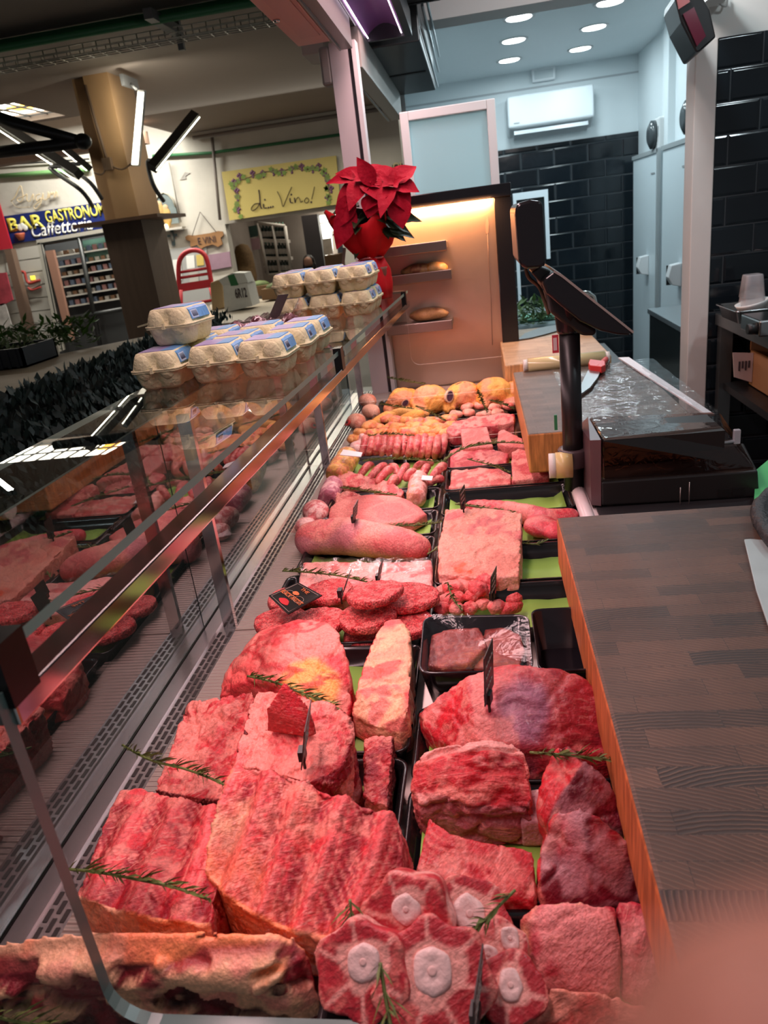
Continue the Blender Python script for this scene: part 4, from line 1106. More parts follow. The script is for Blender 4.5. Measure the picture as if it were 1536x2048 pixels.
# ---------------------------------------------------------------- the scale
t = thing('scale', (.3, 1.65, .93), 'black shop scale with pole-mounted displays, wrapped in clear film', 'scale')
sb = pm('scale_black', (.014, .013, .013), .4); sbg = pm('scale_gloss', (.012, .01, .012), .2)
YS = 1.6
m = MB(); m.prism([(.236, YS, .992), (.565, YS, .992), (.6, 1.8, .992), (.236, 1.8, .992)], [(.236, YS, .935), (.572, YS, .93), (.6, 1.8, .93), (.236, 1.8, .93)]); m.build('body', sb, t, bev=.004)
m = MB(); m.prism([(.24, YS + .005, 1.09), (.50, YS + .04, 1.085), (.54, 1.8, 1.075), (.24, 1.8, 1.09)], [(.238, YS + .002, .994), (.562, YS + .004, .994), (.59, 1.79, .994), (.238, 1.79, .994)]); m.build('film_hood', glass_mat('smoky_film', (.62, .45, .4), .6, .07, .05, wrinkle=.1), t, bev=.006)
m = MB(); m.box((.246, YS + .02, 1.04), (.5, YS + .16, 1.082)); m.build('dark_platform', sb, t)
m = MB(); m.prism([(.215, YS + .01, 1.088), (.237, YS, 1.09), (.237, 1.8, 1.09), (.215, 1.8, 1.07)], [(.215, YS + .01, .935), (.235, YS, .935), (.235, 1.8, .935), (.215, 1.8, .935)]); m.build('side_panel', pm('panel_mauve', (.1, .055, .06), .35), t)
m = MB(); 
for k in range(2): m.box((.485 + .03 * k, YS - .002, .937), (.508 + .03 * k, YS + .002, .955))
m.build('vent', pm('slot_dark', (.005, .005, .005), .5), t)
m = MB()
for i in range(2): m.tube([atY(1360 + 18 * i, 1018, YS - .012), atY(1361 + 18 * i, 975 - 11 * i, YS - .012)], .0013, 6)
m.build('spike', pm('spike_steel', (.3, .26, .24), .3, .8), t)
m = MB(); m.box((.25, YS + .01, .92), (.262, YS + .02, .936)); m.box((.54, 1.78, .92), (.552, 1.79, .936)); m.build('foot', sb, t)
PX, PY = .192, 1.74
zt = atY(1122, 662, PY).z
m = MB(); m.tube([(PX, PY, .93), (PX, PY, zt)], .0235, 24); m.build('pole', pm('pole_black', (.01, .009, .01), .35), t)
m = MB(); m.lathe((PX, PY, atY(1130, 932, PY).z), [(.034, 0), (.036, .004), (.036, .04), (.034, .044), (.024, .044)], 24); m.build('collar', pm('collar_mauve', (.06, .04, .045), .4), t)
m = MB(); m.lathe((PX, PY, zt - .005), [(.026, 0), (.028, .006), (.034, .07), (.036, .085), (.02, .09)], 24); m.build('neck', sbg, t)
c = atY(1110, 688, PY - .0245)
m = MB(); m.box((c.x - .006, PY - .0262, c.z - .02), (c.x + .008, PY - .022, c.z + .02)); st_ = m.build('sticker', pm('sticker_red', (.6, .05, .08), .4), t)
m = MB(); m.box((c.x - .004, PY - .0266, c.z - .014), (c.x + .004, PY - .026, c.z + .014)); m.build('label_panel', pm('sticker_white', (.75, .6, .6), .5), st_)
c = atY(1112, 845, PY - .024); m = MB(); m.box((c.x - .004, PY - .0255, c.z - .018), (c.x + .003, PY - .02, c.z + .018)); m.build('green_sticker', pm('sticker_green', (.03, .2, .08), .5), t)


def prof(pts, Y, dy): return [atY(x, y, Y) for x, y in pts], (0, dy, 0)


YD = 1.66
op = [(1085, 565), (1092, 556), (1109, 543), (1124, 551), (1175, 590), (1232, 635), (1264, 661), (1266, 667), (1258, 671), (1236, 670), (1200, 662), (1160, 643), (1120, 610), (1094, 588)]
m = MB(); m.poly(*prof(op, YD, .23)); m.build('operator_display', sbg, t, bev=.006, seg=3)
sp = [(1110, 541), (1126, 550), (1268, 663), (1266, 667), (1123, 554), (1108, 545)]
m = MB(); m.poly(*prof(sp, YD - .002, .234)); m.build('display_rim', pm('rim_beige', (.35, .3, .27), .4), t)
m = MB(); m.poly(*prof([(1100, 575), (1094, 592), (1100, 625), (1130, 650), (1165, 672), (1190, 672), (1195, 660), (1160, 640)], YD + .05, .12)); m.build('display_mount', pm('mount_black', (.02, .015, .015), .35), t, bev=.012, seg=3)
m = MB(); m.poly(*prof([(1062, 545), (1080, 533), (1112, 545), (1090, 560), (1086, 572)], YD + .06, .09)); m.build('arm', sb, t, bev=.003)
cd = [(1030, 418), (1036, 407), (1060, 399), (1082, 402), (1086, 412), (1092, 528), (1082, 536), (1052, 538), (1042, 532), (1037, 520)]
m = MB(); m.poly(*prof(cd, YD, .25)); m.build('customer_display', sbg, t, bev=.006, seg=3)
m = MB(); m.poly(*prof([(1029, 428), (1033, 426), (1039, 522), (1036, 520)], YD + .02, .21)); m.build('screen', pm('screen_violet', (.05, .04, .09), .08), t)
m = MB(); m.tube(smooth_line([atY(1051, 536, YD + .12), atY(1058, 556, YD + .12), atY(1078, 574, YD + .12), atY(1088, 600, YD + .1), atY(1098, 628, YD + .1)]), .004, 8); m.build('cable', pm('cable_brown', (.16, .1, .06), .6), t)
c = atY(1170, 590, 3.42)
m = MB(); m.lathe((c.x, 3.42, 1.0515), [(.045, 0), (.055, .004), (.06, .05), (.056, .09), (.045, .135), (.02, .158), (.005, .162)], 28)
tag(m.build('steel_bowl', pm('bowl_steel', (.4, .42, .4), .2, 1.)), 'round steel bowl on the farthest board seen over the scale display', 'bowl')
c = at(1524, 955, .95)
m = MB(); m.prism([at(*p, .95) for p in ((1512, 940), (1560, 900), (1570, 990), (1508, 1000))], [at(*p, .948) for p in ((1512, 940), (1560, 900), (1570, 990), (1508, 1000))])
tag(m.build('green_sheet', pm('bright_green', (.08, .45, .15), .5)), 'bright green sheet at the edge behind the nearest board', 'paper')
# ================================================================ MEAT
MG = 'cuts of meat in the display case'
s_rag = sty(PINKR, FAT, fa=.5, fs=42, c=RED, ca=.5, cs=30, st=.4, sang=.6, sf=700)
s_beef = sty(RED, FAT, fa=.62, fs=30, c=DEEP, ca=.42, cs=12, st=.35, sang=.8, sf=600, v=.7, vs=20)
s_cut = sty(BRIGHT, FAT, fa=.72, fs=40, c=RED, ca=.45, cs=16, v=.75, vs=26)
s_mem = sty(MAROON, SILVER, fa=.66, fs=18, c=DEEP, ca=.5, cs=9, st=.25, sang=.4, sf=300, stc=(.4, .06, .08), v=.7, vs=11)
s_fat = sty(FAT, CREAM, fa=.5, fs=14, c=ROSE, ca=.42, cs=10, v=.4, vs=12, vc=PINKR)
s_ofat = sty(OFAT, CREAM, fa=.6, fs=10, c=(.88, .25, .13), ca=.42, cs=7, v=.3, vs=9, vc=(.8, .14, .1))
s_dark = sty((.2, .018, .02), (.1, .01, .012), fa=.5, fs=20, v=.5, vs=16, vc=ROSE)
s_marb = sty(RED, FAT, fa=.6, fs=50, c=DEEP, ca=.45, cs=20, st=.7, sang=.9, sf=760)

# --- big bone-in loin along the bottom edge, by the end pane
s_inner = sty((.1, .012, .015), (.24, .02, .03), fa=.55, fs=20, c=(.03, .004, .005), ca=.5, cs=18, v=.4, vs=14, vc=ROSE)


def loin_lump(P, N, H):
    """ragged lumps of fat hanging on the cut side"""
    q = warp(P, .012, 30)
    return ss(.5, .56, fbm(q * np.array([20, 20, 30.]) + 2, 3)) * ss(.3, .6, -N[:, 1]) * ss(.93, .8, H) * ss(.12, .3, H)


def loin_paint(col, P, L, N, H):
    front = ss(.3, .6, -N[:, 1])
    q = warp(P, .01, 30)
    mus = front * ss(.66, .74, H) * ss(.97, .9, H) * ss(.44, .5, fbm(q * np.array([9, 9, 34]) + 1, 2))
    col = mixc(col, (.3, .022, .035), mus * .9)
    lump = loin_lump(P, N, H)
    col = mixc(col, (.84, .46, .27), lump * .95)
    return mixc(col, (.8, .24, .2), lump * ss(.5, .62, fbm(P * 40 + 7, 2)) * .7)


cut('loin_joint', 'large bone-in loin with orange fat rind lying along the end pane', 'meat',
    [(-150, 1905, 1.0), (60, 1876, 1.0), (180, 1859, 1.002), (310, 1862, 1.0), (420, 1868, 1.0), (520, 1868, .998), (585, 1874, .99), (612, 1905, .975), (632, 1970, .95), (560, 1965, .968), (440, 1935, .978), (330, 1925, .98), (200, 1932, .98), (60, 1945, .978), (-150, 1968, .978)], .888, s_ofat,
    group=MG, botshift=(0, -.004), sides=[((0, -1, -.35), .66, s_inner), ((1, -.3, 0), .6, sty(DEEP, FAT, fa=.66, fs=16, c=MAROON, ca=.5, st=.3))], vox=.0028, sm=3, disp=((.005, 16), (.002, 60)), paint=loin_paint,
    extra=lambda P, L, N, H: P + N * ((.012 * loin_lump(P, N, H) - .012 * ss(.4, .7, -N[:, 1]) * ss(.7, .6, H) * fbm(P * 24 + 4, 2))[:, None]))

# --- rib slab on the left
rs = ribstyle(PINKR, .05, .12, 0, -9, .06)
cut('rib_slab', 'rib slab at the front left leaning on the perforated strip, with a rosemary sprig across', 'meat',
    [(238, 1578, .975), (285, 1572, .98), (345, 1590, .98), (430, 1612, .985), (470, 1640, .985), (440, 1740, .985), (420, 1850, .975), (330, 1842, .972), (230, 1822, .97), (150, 1792, .965), (178, 1720, .968), (205, 1650, .97)], .89, rs,
    group=MG, mat=MUSCLE, crease=(.002, 30), fib=.7, spread=.02, sides=[((0, -1, 0), .5, s_ofat)], vox=.0026, sm=3, ang=-.1, ridge=(.05, .013, .12, 0, -9, .06), disp=((.0025, 20), (.0018, 70)))

# --- big rib slab in the middle
rc = ribstyle(PINKR, .047, -.26, .01, -9, .05)
cut('rib_slab', 'largest rib slab in the middle front with long rib furrows and a fat rind edge', 'meat',
    [(468, 1532, 1.035), (520, 1536, 1.037), (580, 1552, 1.038), (640, 1577, 1.038), (720, 1606, 1.033), (792, 1626, 1.025), (806, 1662, 1.02), (800, 1740, 1.005), (740, 1830, .995), (672, 1880, .985), (590, 1868, .985), (520, 1840, .985), (450, 1795, .985), (408, 1748, .988), (418, 1690, 1.0), (440, 1610, 1.02)], .91, rc,
    group=MG, mat=MUSCLE, crease=(.002, 30), fib=.5, vox=.0026, sm=3, spread=.05, botshift=(0, .015), ang=0., sides=[((-.5, -.85, .1), .55, s_ofat)], ridge=(.047, .015, -.26, .01, -9, .05), disp=((.004, 18), (.0018, 70)))

# --- slab behind on the left
cut('rib_slab', 'ragged rib slab behind the front left one, beside the perforated strip', 'meat',
    [(376, 1408, .972), (430, 1396, .98), (505, 1380, .985), (520, 1440, .985), (500, 1500, .985), (470, 1560, .985), (462, 1600, .98), (400, 1598, .972), (306, 1580, .965), (330, 1520, .968), (356, 1450, .97)], .89, s_rag,
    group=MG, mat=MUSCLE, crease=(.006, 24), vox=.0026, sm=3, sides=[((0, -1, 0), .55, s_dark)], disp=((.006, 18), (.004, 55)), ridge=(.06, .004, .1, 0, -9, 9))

# --- brisket with the little cube on it
cut('brisket_slab', 'brisket slab with a pale top and dark right flank, carrying a small steak wedge', 'meat',
    [(512, 1378, 1.02), (560, 1380, 1.02), (610, 1392, 1.02), (665, 1412, 1.02), (702, 1436, 1.015), (706, 1470, 1.01), (690, 1530, 1.0), (668, 1572, .985), (615, 1565, 1.0), (560, 1548, 1.0), (500, 1535, 1.0), (462, 1530, 1.0), (480, 1470, 1.005), (492, 1420, 1.01)], .895, sty(ROSE, FAT, fa=.5, fs=36, c=RED, ca=.5, cs=26, st=.3, sang=.2, sf=500, cr=.4, crs=110),
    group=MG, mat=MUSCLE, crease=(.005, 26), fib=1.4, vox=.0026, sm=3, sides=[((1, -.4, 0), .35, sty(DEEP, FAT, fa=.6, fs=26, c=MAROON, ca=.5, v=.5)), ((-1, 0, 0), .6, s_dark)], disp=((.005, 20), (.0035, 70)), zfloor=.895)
cut('steak_wedge', 'small dark wedge of marbled steak on top of the brisket slab', 'meat',
    [(566, 1366, 1.075), (574, 1364, 1.078), (619, 1412, 1.055), (607, 1452, 1.03), (527, 1440, 1.03), (530, 1420, 1.045)], 1.014, sty((.33, .022, .026), (.75, .3, .26), fa=.74, fs=40, st=.55, sang=1.2, sf=520),
    group=MG, mat=MUSCLE, fib=-0.4, vox=.002, sm=2, spread=.12, sides=[((-.5, -.8, 0), .5, sty((.42, .03, .03), RED, fa=.6))], disp=((.0015, 40),))

# --- fat-capped roast and thick strip
def roast_paint(col, P, L, N, H):
    c = np.array(at(610, 1355, .99)); d = np.sqrt(((P[:, 0] - c[0]) / .055) ** 2 + ((P[:, 1] - c[1]) / .05) ** 2) + .5 * (fbm(P * 24, 2) - .5)
    col = mixc(col, YFAT, ss(1.05, .75, d) * ss(.1, .5, N[:, 2]))
    n = np.abs(fbm(P * np.array([12., 22., 22.]) + 9, 3) - .5)
    return mixc(col, RED, ss(.05, .015, n) * .8)


cut('fat_capped_roast', 'rounded roast with yellow fat cap in front of the beef patties', 'meat',
    [(520, 1268, .985), (560, 1250, .99), (610, 1240, .995), (655, 1246, .995), (682, 1275, .995), (698, 1320, .985), (702, 1385, .965), (688, 1424, .95), (620, 1405, .955), (560, 1388, .955), (505, 1384, .95), (438, 1395, .935), (450, 1345, .945), (480, 1300, .96)], .895, sty(PINKR, FAT, fa=.52, fs=14, c=(.85, .13, .12), ca=.5, cs=9, v=.5, vs=12),
    group=MG, crease=(.004, 14), vox=.003, sm=10, dome=.03, spread=.03, sides=[((1, -.1, .0), .5, s_beef)], disp=((.005, 12), (.002, 50)), paint=roast_paint)


def strip_paint(col, P, L, N, H):
    t = fbm(P * np.array([6., 16., 6.]) + 4, 2) + .25 * (L[:, 1] / .12)
    col = mixc(col, s_rag(P, L, N, H).mean(0), ss(.6, .72, t) * .6)
    n = fbm(P * np.array([10., 26., 10.]) + 2, 3)
    return mixc(col, (.72, .08, .08), ss(.62, .68, n) * .85)


cut('fatty_strip', 'thick fatty strip lying between the capped roast and the liver tub', 'meat',
    [(772, 1240, .985), (800, 1238, .987), (818, 1258, .985), (823, 1300, .98), (822, 1360, .975), (816, 1420, .965), (801, 1466, .935), (750, 1455, .935), (700, 1425, .94), (712, 1375, .965), (732, 1310, .975), (752, 1265, .982)], .897, sty((.93, .46, .27), CREAM, fa=.55, fs=16, c=ROSE, ca=.45, cs=9),
    group=MG, crease=(.003, 18), vox=.0028, sm=5, disp=((.004, 16), (.0016, 60)), sides=[((0, -1, .2), .6, sty(FAT, CREAM, fa=.5)), ((-1, 0, 0), .6, s_beef)], paint=strip_paint)
cut('meat_strip', 'short ragged meat strip on green paper behind the largest rib slab', 'meat',
    [(728, 1476, .945), (755, 1470, .947), (786, 1473, .945), (785, 1530, .94), (776, 1610, .93), (745, 1605, .93), (724, 1590, .932), (726, 1530, .94)], .897, s_marb, group=MG, mat=MUSCLE, crease=(.003, 40), vox=.0025, sm=3, sides=[((1, 0, 0), .5, s_dark)], disp=((.003, 30), (.002, 80)))

# --- right column, front to back
def shoulder_paint(col, P, L, N, H):
    c = np.array(at(1045, 1410, .99)); d = np.sqrt(((P[:, 0] - c[0]) / .045) ** 2 + ((P[:, 1] - c[1]) / .04) ** 2) + .7 * (fbm(P * 20, 2) - .5)
    col = mixc(col, (.33, .14, .22), ss(1.1, .6, d) * .8)
    n = fbm(P * np.array([30., 14., 20.]) + 2, 3)
    return mixc(col, (.85, .3, .26), ss(.62, .7, n) * .55 * ss(.1, .5, N[:, 2]))


cut('shoulder_joint', 'big shoulder joint with bright cut end and purplish membrane, pinned with a tag', 'meat',
    [(985, 1331, .995), (1040, 1338, 1.0), (1100, 1348, 1.0), (1150, 1344, .995), (1192, 1378, .985), (1216, 1440, .965), (1218, 1500, .945), (1130, 1500, .95), (1040, 1492, .955), (960, 1495, .945), (905, 1502, .93), (862, 1478, .925), (830, 1421, .945), (870, 1392, .965), (930, 1356, .985)], .893, sty((.36, .022, .035), (.62, .13, .13), fa=.68, fs=16, c=(.5, .02, .03), ca=.5, cs=9, st=.35, sang=.3, sf=420),
    group=MG, mat=LEAN, crease=(.003, 16, (.5, 1, 1)), fib=.2, vox=.0028, sm=6, dome=.018, sides=[((-.7, -.55, .1), .62, s_cut), ((-.55, .75, .3), .6, s_marb)], disp=((.006, 14), (.002, 60)), paint=shoulder_paint)


def shank_paint(col, P, L, N, H):
    n = fbm(P * np.array([5., 40., 30.]) + 6, 3)
    top = ss(.15, .5, N[:, 2])
    col = mixc(col, (.86, .38, .34), ss(.5, .57, n) * top * .85)
    col = mixc(col, (.5, .02, .03), ss(.45, .38, n) * top * .7)
    return mixc(col, FAT, ss(-.055, -.085, L[:, 0] + .03 * (fbm(P * 24, 2) - .5)) * .85)


t = cut('shank_roast', 'boned shank roast with pale silverskin strands and a bone end, right of the green paper', 'meat',
    [(826, 1520, .97), (850, 1498, .985), (900, 1490, .99), (970, 1482, .995), (1020, 1475, .995), (1048, 1500, .99), (1060, 1540, .98), (1064, 1590, .968), (1050, 1612, .955), (990, 1615, .955), (930, 1615, .955), (885, 1600, .955), (840, 1608, .95), (822, 1580, .955)], .893, s_beef,
    group=MG, mat=MUSCLE, crease=(.006, 30, (.22, 1, 1)), fib=.05, vox=.0026, sm=6, dome=.012, sides=[((0, -1, -.2), .55, sty((.33, .07, .08), (.5, .2, .2), fa=.6, st=.3)), ((1, 0, 0), .6, sty(FAT, ROSE, fa=.5, fs=40))], disp=((.004, 18), (.001, 70)), paint=shank_paint)
a = at(1048, 1640, .925)
cut('bone_end', None, None, [(1040, 1582, .945), (1090, 1570, .948), (1098, 1600, .945), (1092, 1640, .935), (1040, 1650, .93)], .895, sty((.55, .25, .28), BONE, fa=.55, fs=20), parent=t, vox=.0034, sm=5, disp=((.0015, 30),))

vs = dict(c=MAROON)


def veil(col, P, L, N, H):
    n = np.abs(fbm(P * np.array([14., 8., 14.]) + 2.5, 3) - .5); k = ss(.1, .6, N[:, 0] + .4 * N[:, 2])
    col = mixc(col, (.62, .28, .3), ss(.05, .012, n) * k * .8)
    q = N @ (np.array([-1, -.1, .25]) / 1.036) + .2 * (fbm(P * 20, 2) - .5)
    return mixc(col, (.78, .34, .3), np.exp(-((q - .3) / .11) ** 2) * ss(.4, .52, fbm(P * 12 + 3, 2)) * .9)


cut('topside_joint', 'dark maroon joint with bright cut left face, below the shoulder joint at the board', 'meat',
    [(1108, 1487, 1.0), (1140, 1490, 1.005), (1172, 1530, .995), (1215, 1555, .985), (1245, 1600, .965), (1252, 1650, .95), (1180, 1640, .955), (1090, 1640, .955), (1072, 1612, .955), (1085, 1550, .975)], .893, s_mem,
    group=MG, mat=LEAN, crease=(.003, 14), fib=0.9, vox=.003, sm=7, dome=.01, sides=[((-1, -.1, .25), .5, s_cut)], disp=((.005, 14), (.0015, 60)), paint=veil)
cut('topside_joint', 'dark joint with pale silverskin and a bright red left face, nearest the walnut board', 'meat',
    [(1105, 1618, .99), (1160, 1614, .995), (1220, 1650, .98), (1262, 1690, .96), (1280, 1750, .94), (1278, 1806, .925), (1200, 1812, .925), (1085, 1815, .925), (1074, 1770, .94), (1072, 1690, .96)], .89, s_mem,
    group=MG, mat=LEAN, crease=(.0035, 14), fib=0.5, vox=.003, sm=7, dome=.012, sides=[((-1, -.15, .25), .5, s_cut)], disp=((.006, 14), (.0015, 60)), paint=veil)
cut('blade_steak', 'flat blade steak with a pale fat seam in front of the shank roast', 'meat',
    [(856, 1632, .965), (872, 1640, .968), (900, 1665, .965), (960, 1680, .96), (1030, 1690, .955), (1068, 1700, .95), (1074, 1760, .94), (1072, 1808, .93), (1000, 1792, .94), (920, 1775, .945), (850, 1750, .945), (830, 1745, .945), (842, 1690, .955)], .893, sty(DEEP, FAT, fa=.64, fs=12, soft=.05, c=RED, ca=.5, cs=12, st=.6, sang=.9, sf=800, v=.8, vs=9),
    group=MG, mat=LEAN, crease=(.002, 20), fib=0.9, vox=.0026, sm=4, disp=((.0035, 16), (.0015, 60)), sides=[((0, -1, 0), .6, s_cut)])
s_pk = sty((.5, .055, .075), (.78, .27, .26), fa=.58, fs=18, c=(.5, .04, .06), ca=.45, cs=10, st=.5, sang=.7, sf=420)
cut('rump_cut', 'pinkish streaked rump cut right of the oxtail tray', 'meat',
    [(1035, 1826, .945), (1070, 1805, .955), (1150, 1800, .96), (1232, 1802, .955), (1240, 1880, .94), (1236, 1990, .91), (1150, 1985, .912), (1070, 1990, .91), (1050, 1900, .93)], .885, s_pk, group=MG, mat=MUSCLE, crease=(.003, 16), fib=0.7, vox=.0038, sm=6, dome=.008, disp=((.006, 16), (.0015, 60)), sides=[((-1, 0, .3), .5, s_fat)])
cut('rump_cut', 'pinkish cut tucked against the walnut board at the front right', 'meat',
    [(1232, 1796, .95), (1300, 1802, .95), (1330, 1850, .94), (1335, 1940, .92), (1290, 2000, .905), (1245, 1990, .905), (1238, 1880, .935)], .885, s_pk, group=MG, mat=MUSCLE, crease=(.003, 16), fib=1.2, vox=.004, sm=6, dome=.006, disp=((.006, 16), (.0015, 60)))
cut('rump_cut', 'red cut lowest at the bottom edge, right of the oxtail pieces', 'meat',
    [(985, 2022, .935), (1050, 1990, .94), (1120, 1965, .945), (1200, 1975, .94), (1290, 2010, .93), (1330, 2090, .91), (1200, 2130, .9), (1000, 2110, .905)], .88, sty((.55, .06, .05), (.8, .3, .22), fa=.6, fs=18, st=.4), group=MG, mat=MUSCLE, crease=(.003, 16), vox=.004, sm=6, dome=.006, disp=((.006, 16), (.0015, 60)))

# --- oxtail in its tray
tray('black tub holding the sawn oxtail rounds at the bottom edge', at(652, 1960, .93).x, at(985, 2000, .93).x, .395, at(700, 1775, .93).y, h=.05, z=.885, r=.03, group='black tubs', liner=False, mat=pm('tub_black', (.03, .024, .026), .22))
s_ox = sty((.46, .03, .042), FAT, fa=.8, fs=30, c=(.36, .018, .03), ca=.45, cs=14, st=.15, sang=.3, sf=500, cz=.2)


def oxtail(label, c, fdir, r, lng, lobes, bones, seed):
    """a sawn length of tail: lobes of muscle round white vertebra"""
    C = Vector(c); w = Vector(fdir).normalized(); u = Vector((0, 0, 1)).cross(w)
    u = (u if u.length > .2 else Vector((1, 0, 0))); u.normalize(); u = (u - w * u.dot(w)).normalized(); v = w.cross(u)
    rnd = random.Random(seed)
    m = MB(); n = 48
    off = rnd.random() * 6
    def ring(s, k): return [C + w * s + (u * math.cos(a) + v * math.sin(a)) * (r * k * (1 + .08 * math.cos(lobes * a + off) + .05 * math.sin(2 * a + off))) for a in [2 * math.pi * i / n for i in range(n)]]
    m.loft([ring(-lng, .86), ring(-lng * .5, .98), ring(0, 1)])
    Cn, wn, un, vn = (np.array(q) for q in (C, w, u, v))

    def paint(col, P, L, N, H):
        d = P - Cn; a = np.arctan2(d @ vn, d @ un); rr = np.hypot(d @ un, d @ vn) / r; face = ss(.5, .8, N @ wn)
        wv = np.abs(np.sin((lobes * a + off) * .5 + .7 * (fbm(P * 24, 2) - .5))) * rr
        col = mixc(col, (.5, .045, .055), face * ss(.5, .25, wv) * .6)
        col = mixc(col, (.8, .32, .28), face * ss(.17, .11, wv) * .95)
        col = mixc(col, FAT, face * ss(.93, .99, rr + .06 * (fbm(P * 40, 2) - .5)) * .9)
        col = mixc(col, (.92, .5, .44), (1 - face) * ss(.5, .6, fbm(P * 24 + seed, 3)) * .7)
        for bx, by, br in bones:
            e = np.hypot(d @ un - bx * r, d @ vn - by * r) / (br * r) + .8 * (fbm(P * 40, 2) - .5) + .25 * np.sin(3 * a + seed)
            col = mixc(col, (.82, .36, .31), face * ss(1.55, 1.3, e))
        return col
    o = organic('oxtail_piece', m.bm, LEAN, s_ox, label=label, cat='meat', group='oxtail pieces', vox=.0028, sm=4, disp=((.0022, 30), (.001, 90)), paint=paint)
    for bx, by, br in bones:
        b = MB(); q = C + (u * bx + v * by) * r + w * .0002
        R = Matrix((u, v, w)).transposed()
        b.lathe(q, [(br * r * 1.0, -.01), (br * r * .98, .0008), (br * r * .86, .0022), (br * r * .5, .0024), (br * r * .32, .0016)], 30, R @ Matrix.Diagonal((1 + .08 * math.sin(seed), 1 + .18 * abs(math.sin(seed * 1.7)), 1)).to_3x3())
        for p in b.bm.verts: p.co += (u * math.sin(p.co.x * 400 + seed) + v * math.sin(p.co.y * 370)) * .0012
        vb = b.build('vertebra', pm('vertebra_bone', (.8, .55, .52), .35, nscale=90, namt=.2, bump=.3, bscale=90), o)
        b = MB(); b.lathe(q, [(br * r * .24, .001), (br * r * .22, .0022), (br * r * .12, .0023)], 18, R); b.build('marrow', pm('marrow_pink', (.76, .48, .45), .4, nscale=120, namt=.2), vb)
    return o


oxtail('oxtail round standing upright in the middle of the tub, showing one round bone', at(812, 1840, 1.0), (-.08, -.8, .62), .04, .05, 6, [(-.0, .22, .3)], 1)
oxtail('oxtail round at the upper left of the tub under the rosemary tuft', at(735, 1800, .975), (-.1, -.5, .85), .034, .04, 5, [(.1, .3, .3)], 2)
oxtail('oxtail round at the left of the tub with a bone above centre', at(720, 1945, .985), (-.15, -.72, .7), .042, .05, 6, [(.05, .2, .33)], 3)
oxtail('largest oxtail round at the bottom of the tub with bluish bone', at(866, 1962, .982), (.05, -.62, .78), .05, .05, 7, [(0, .14, .36)], 4)
oxtail('oxtail piece lying behind the upright round, fat side up', at(945, 1835, .965), (.25, -.55, .8), .038, .05, 5, [(-.05, .1, .42)], 5)
oxtail('small oxtail piece with two round bones near the pinkish cut', at(1002, 1905, .955), (.1, -.5, .85), .028, .04, 5, [(-.42, .0, .3), (.38, .35, .32)], 6)
oxtail('oval oxtail piece lowest right in the tub with an oval bone', at(1022, 1975, .955), (.12, -.5, .86), .031, .045, 4, [(0, .05, .36)], 7)

# --- beef patties
s_gr = sty((.6, .035, .045), (.76, .15, .14), fa=.52, fs=130, soft=.05, c=(.5, .025, .03), ca=.45, cs=100, cr=.5, crs=260, crc=(.8, .2, .18))
pats = [((748, 1180), .988, .052, 'top beef patty of the pile, tipped on the others'), ((733, 1228), .953, .052, 'beef patty directly under the topmost one, towards the roast'), ((818, 1188), .955, .055, 'beef patty at the right beside the tray of diced meat'), ((806, 1240), .938, .055, 'beef patty at the right behind the fatty strip'),
        ((655, 1178), .95, .05, 'beef patty behind the little black sign'), ((636, 1238), .947, .052, 'broad beef patty right of the little black sign'), ((560, 1236), .935, .05, 'beef patty at the left in front of the little black sign'), ((583, 1192), .93, .05, 'beef patty under the little black sign'), ((740, 1262), .915, .05, 'lowest beef patty seen edge-on above the fatty strip')]
for i, ((px, py), z, r, lab) in enumerate(pats):
    c = at(px, py, z); m = MB(); n = 40; h = .016
    ox, oy = (.12, -.1) if i == 0 else ((.04 * math.sin(i * 2.1)), -.05)
    def rg(k, zz): return [Vector((c.x + r * k * (1 + .03 * math.sin(3 * a + i)) * math.cos(a), c.y + r * k * (1 + .03 * math.sin(3 * a + i)) * math.sin(a), c.z + zz + ox * r * math.cos(a) * .5 + oy * r * math.sin(a))) for a in [2 * math.pi * j / n for j in range(n)]]
    m.loft([rg(.96, -h), rg(1, -h * .5), rg(.97, 0)])
    organic('beef_patty', m.bm, GROUND, s_gr, label=lab, cat='burger', group='beef patties', vox=.0025, sm=2, disp=((.0016, 120), (.0012, 50)))
# the small sign on the patties
zc = .976
q = [at(538, 1193, .966), at(597, 1166, .982), at(645, 1192, .982), at(577, 1230, .966)]
t = thing('meat_sign', q[0], 'small black card with orange lettering lying on the left patties', 'sign')
u = (q[1] - q[2]).normalized(); v = (q[0] - q[1]).normalized(); nrm = u.cross(v).normalized()
if nrm.z < 0: nrm = -nrm
m = MB(); m.prism([p + nrm * .0022 for p in q], q); m.build('card', pm('sign_black', (.012, .011, .011), .4), t)
og = pm('sign_orange', (.8, .22, .08), .5); gl = pm('sign_line', (.42, .33, .28), .5); rr = pm('sign_red', (.6, .03, .04), .5)


def sgn(a, b): # a along the short reading edge (far to near), b from the right corner towards the left
    return q[1] * (1 - a) * (1 - b) + q[2] * a * (1 - b) + q[3] * a * b + q[0] * (1 - a) * b + nrm * .0024


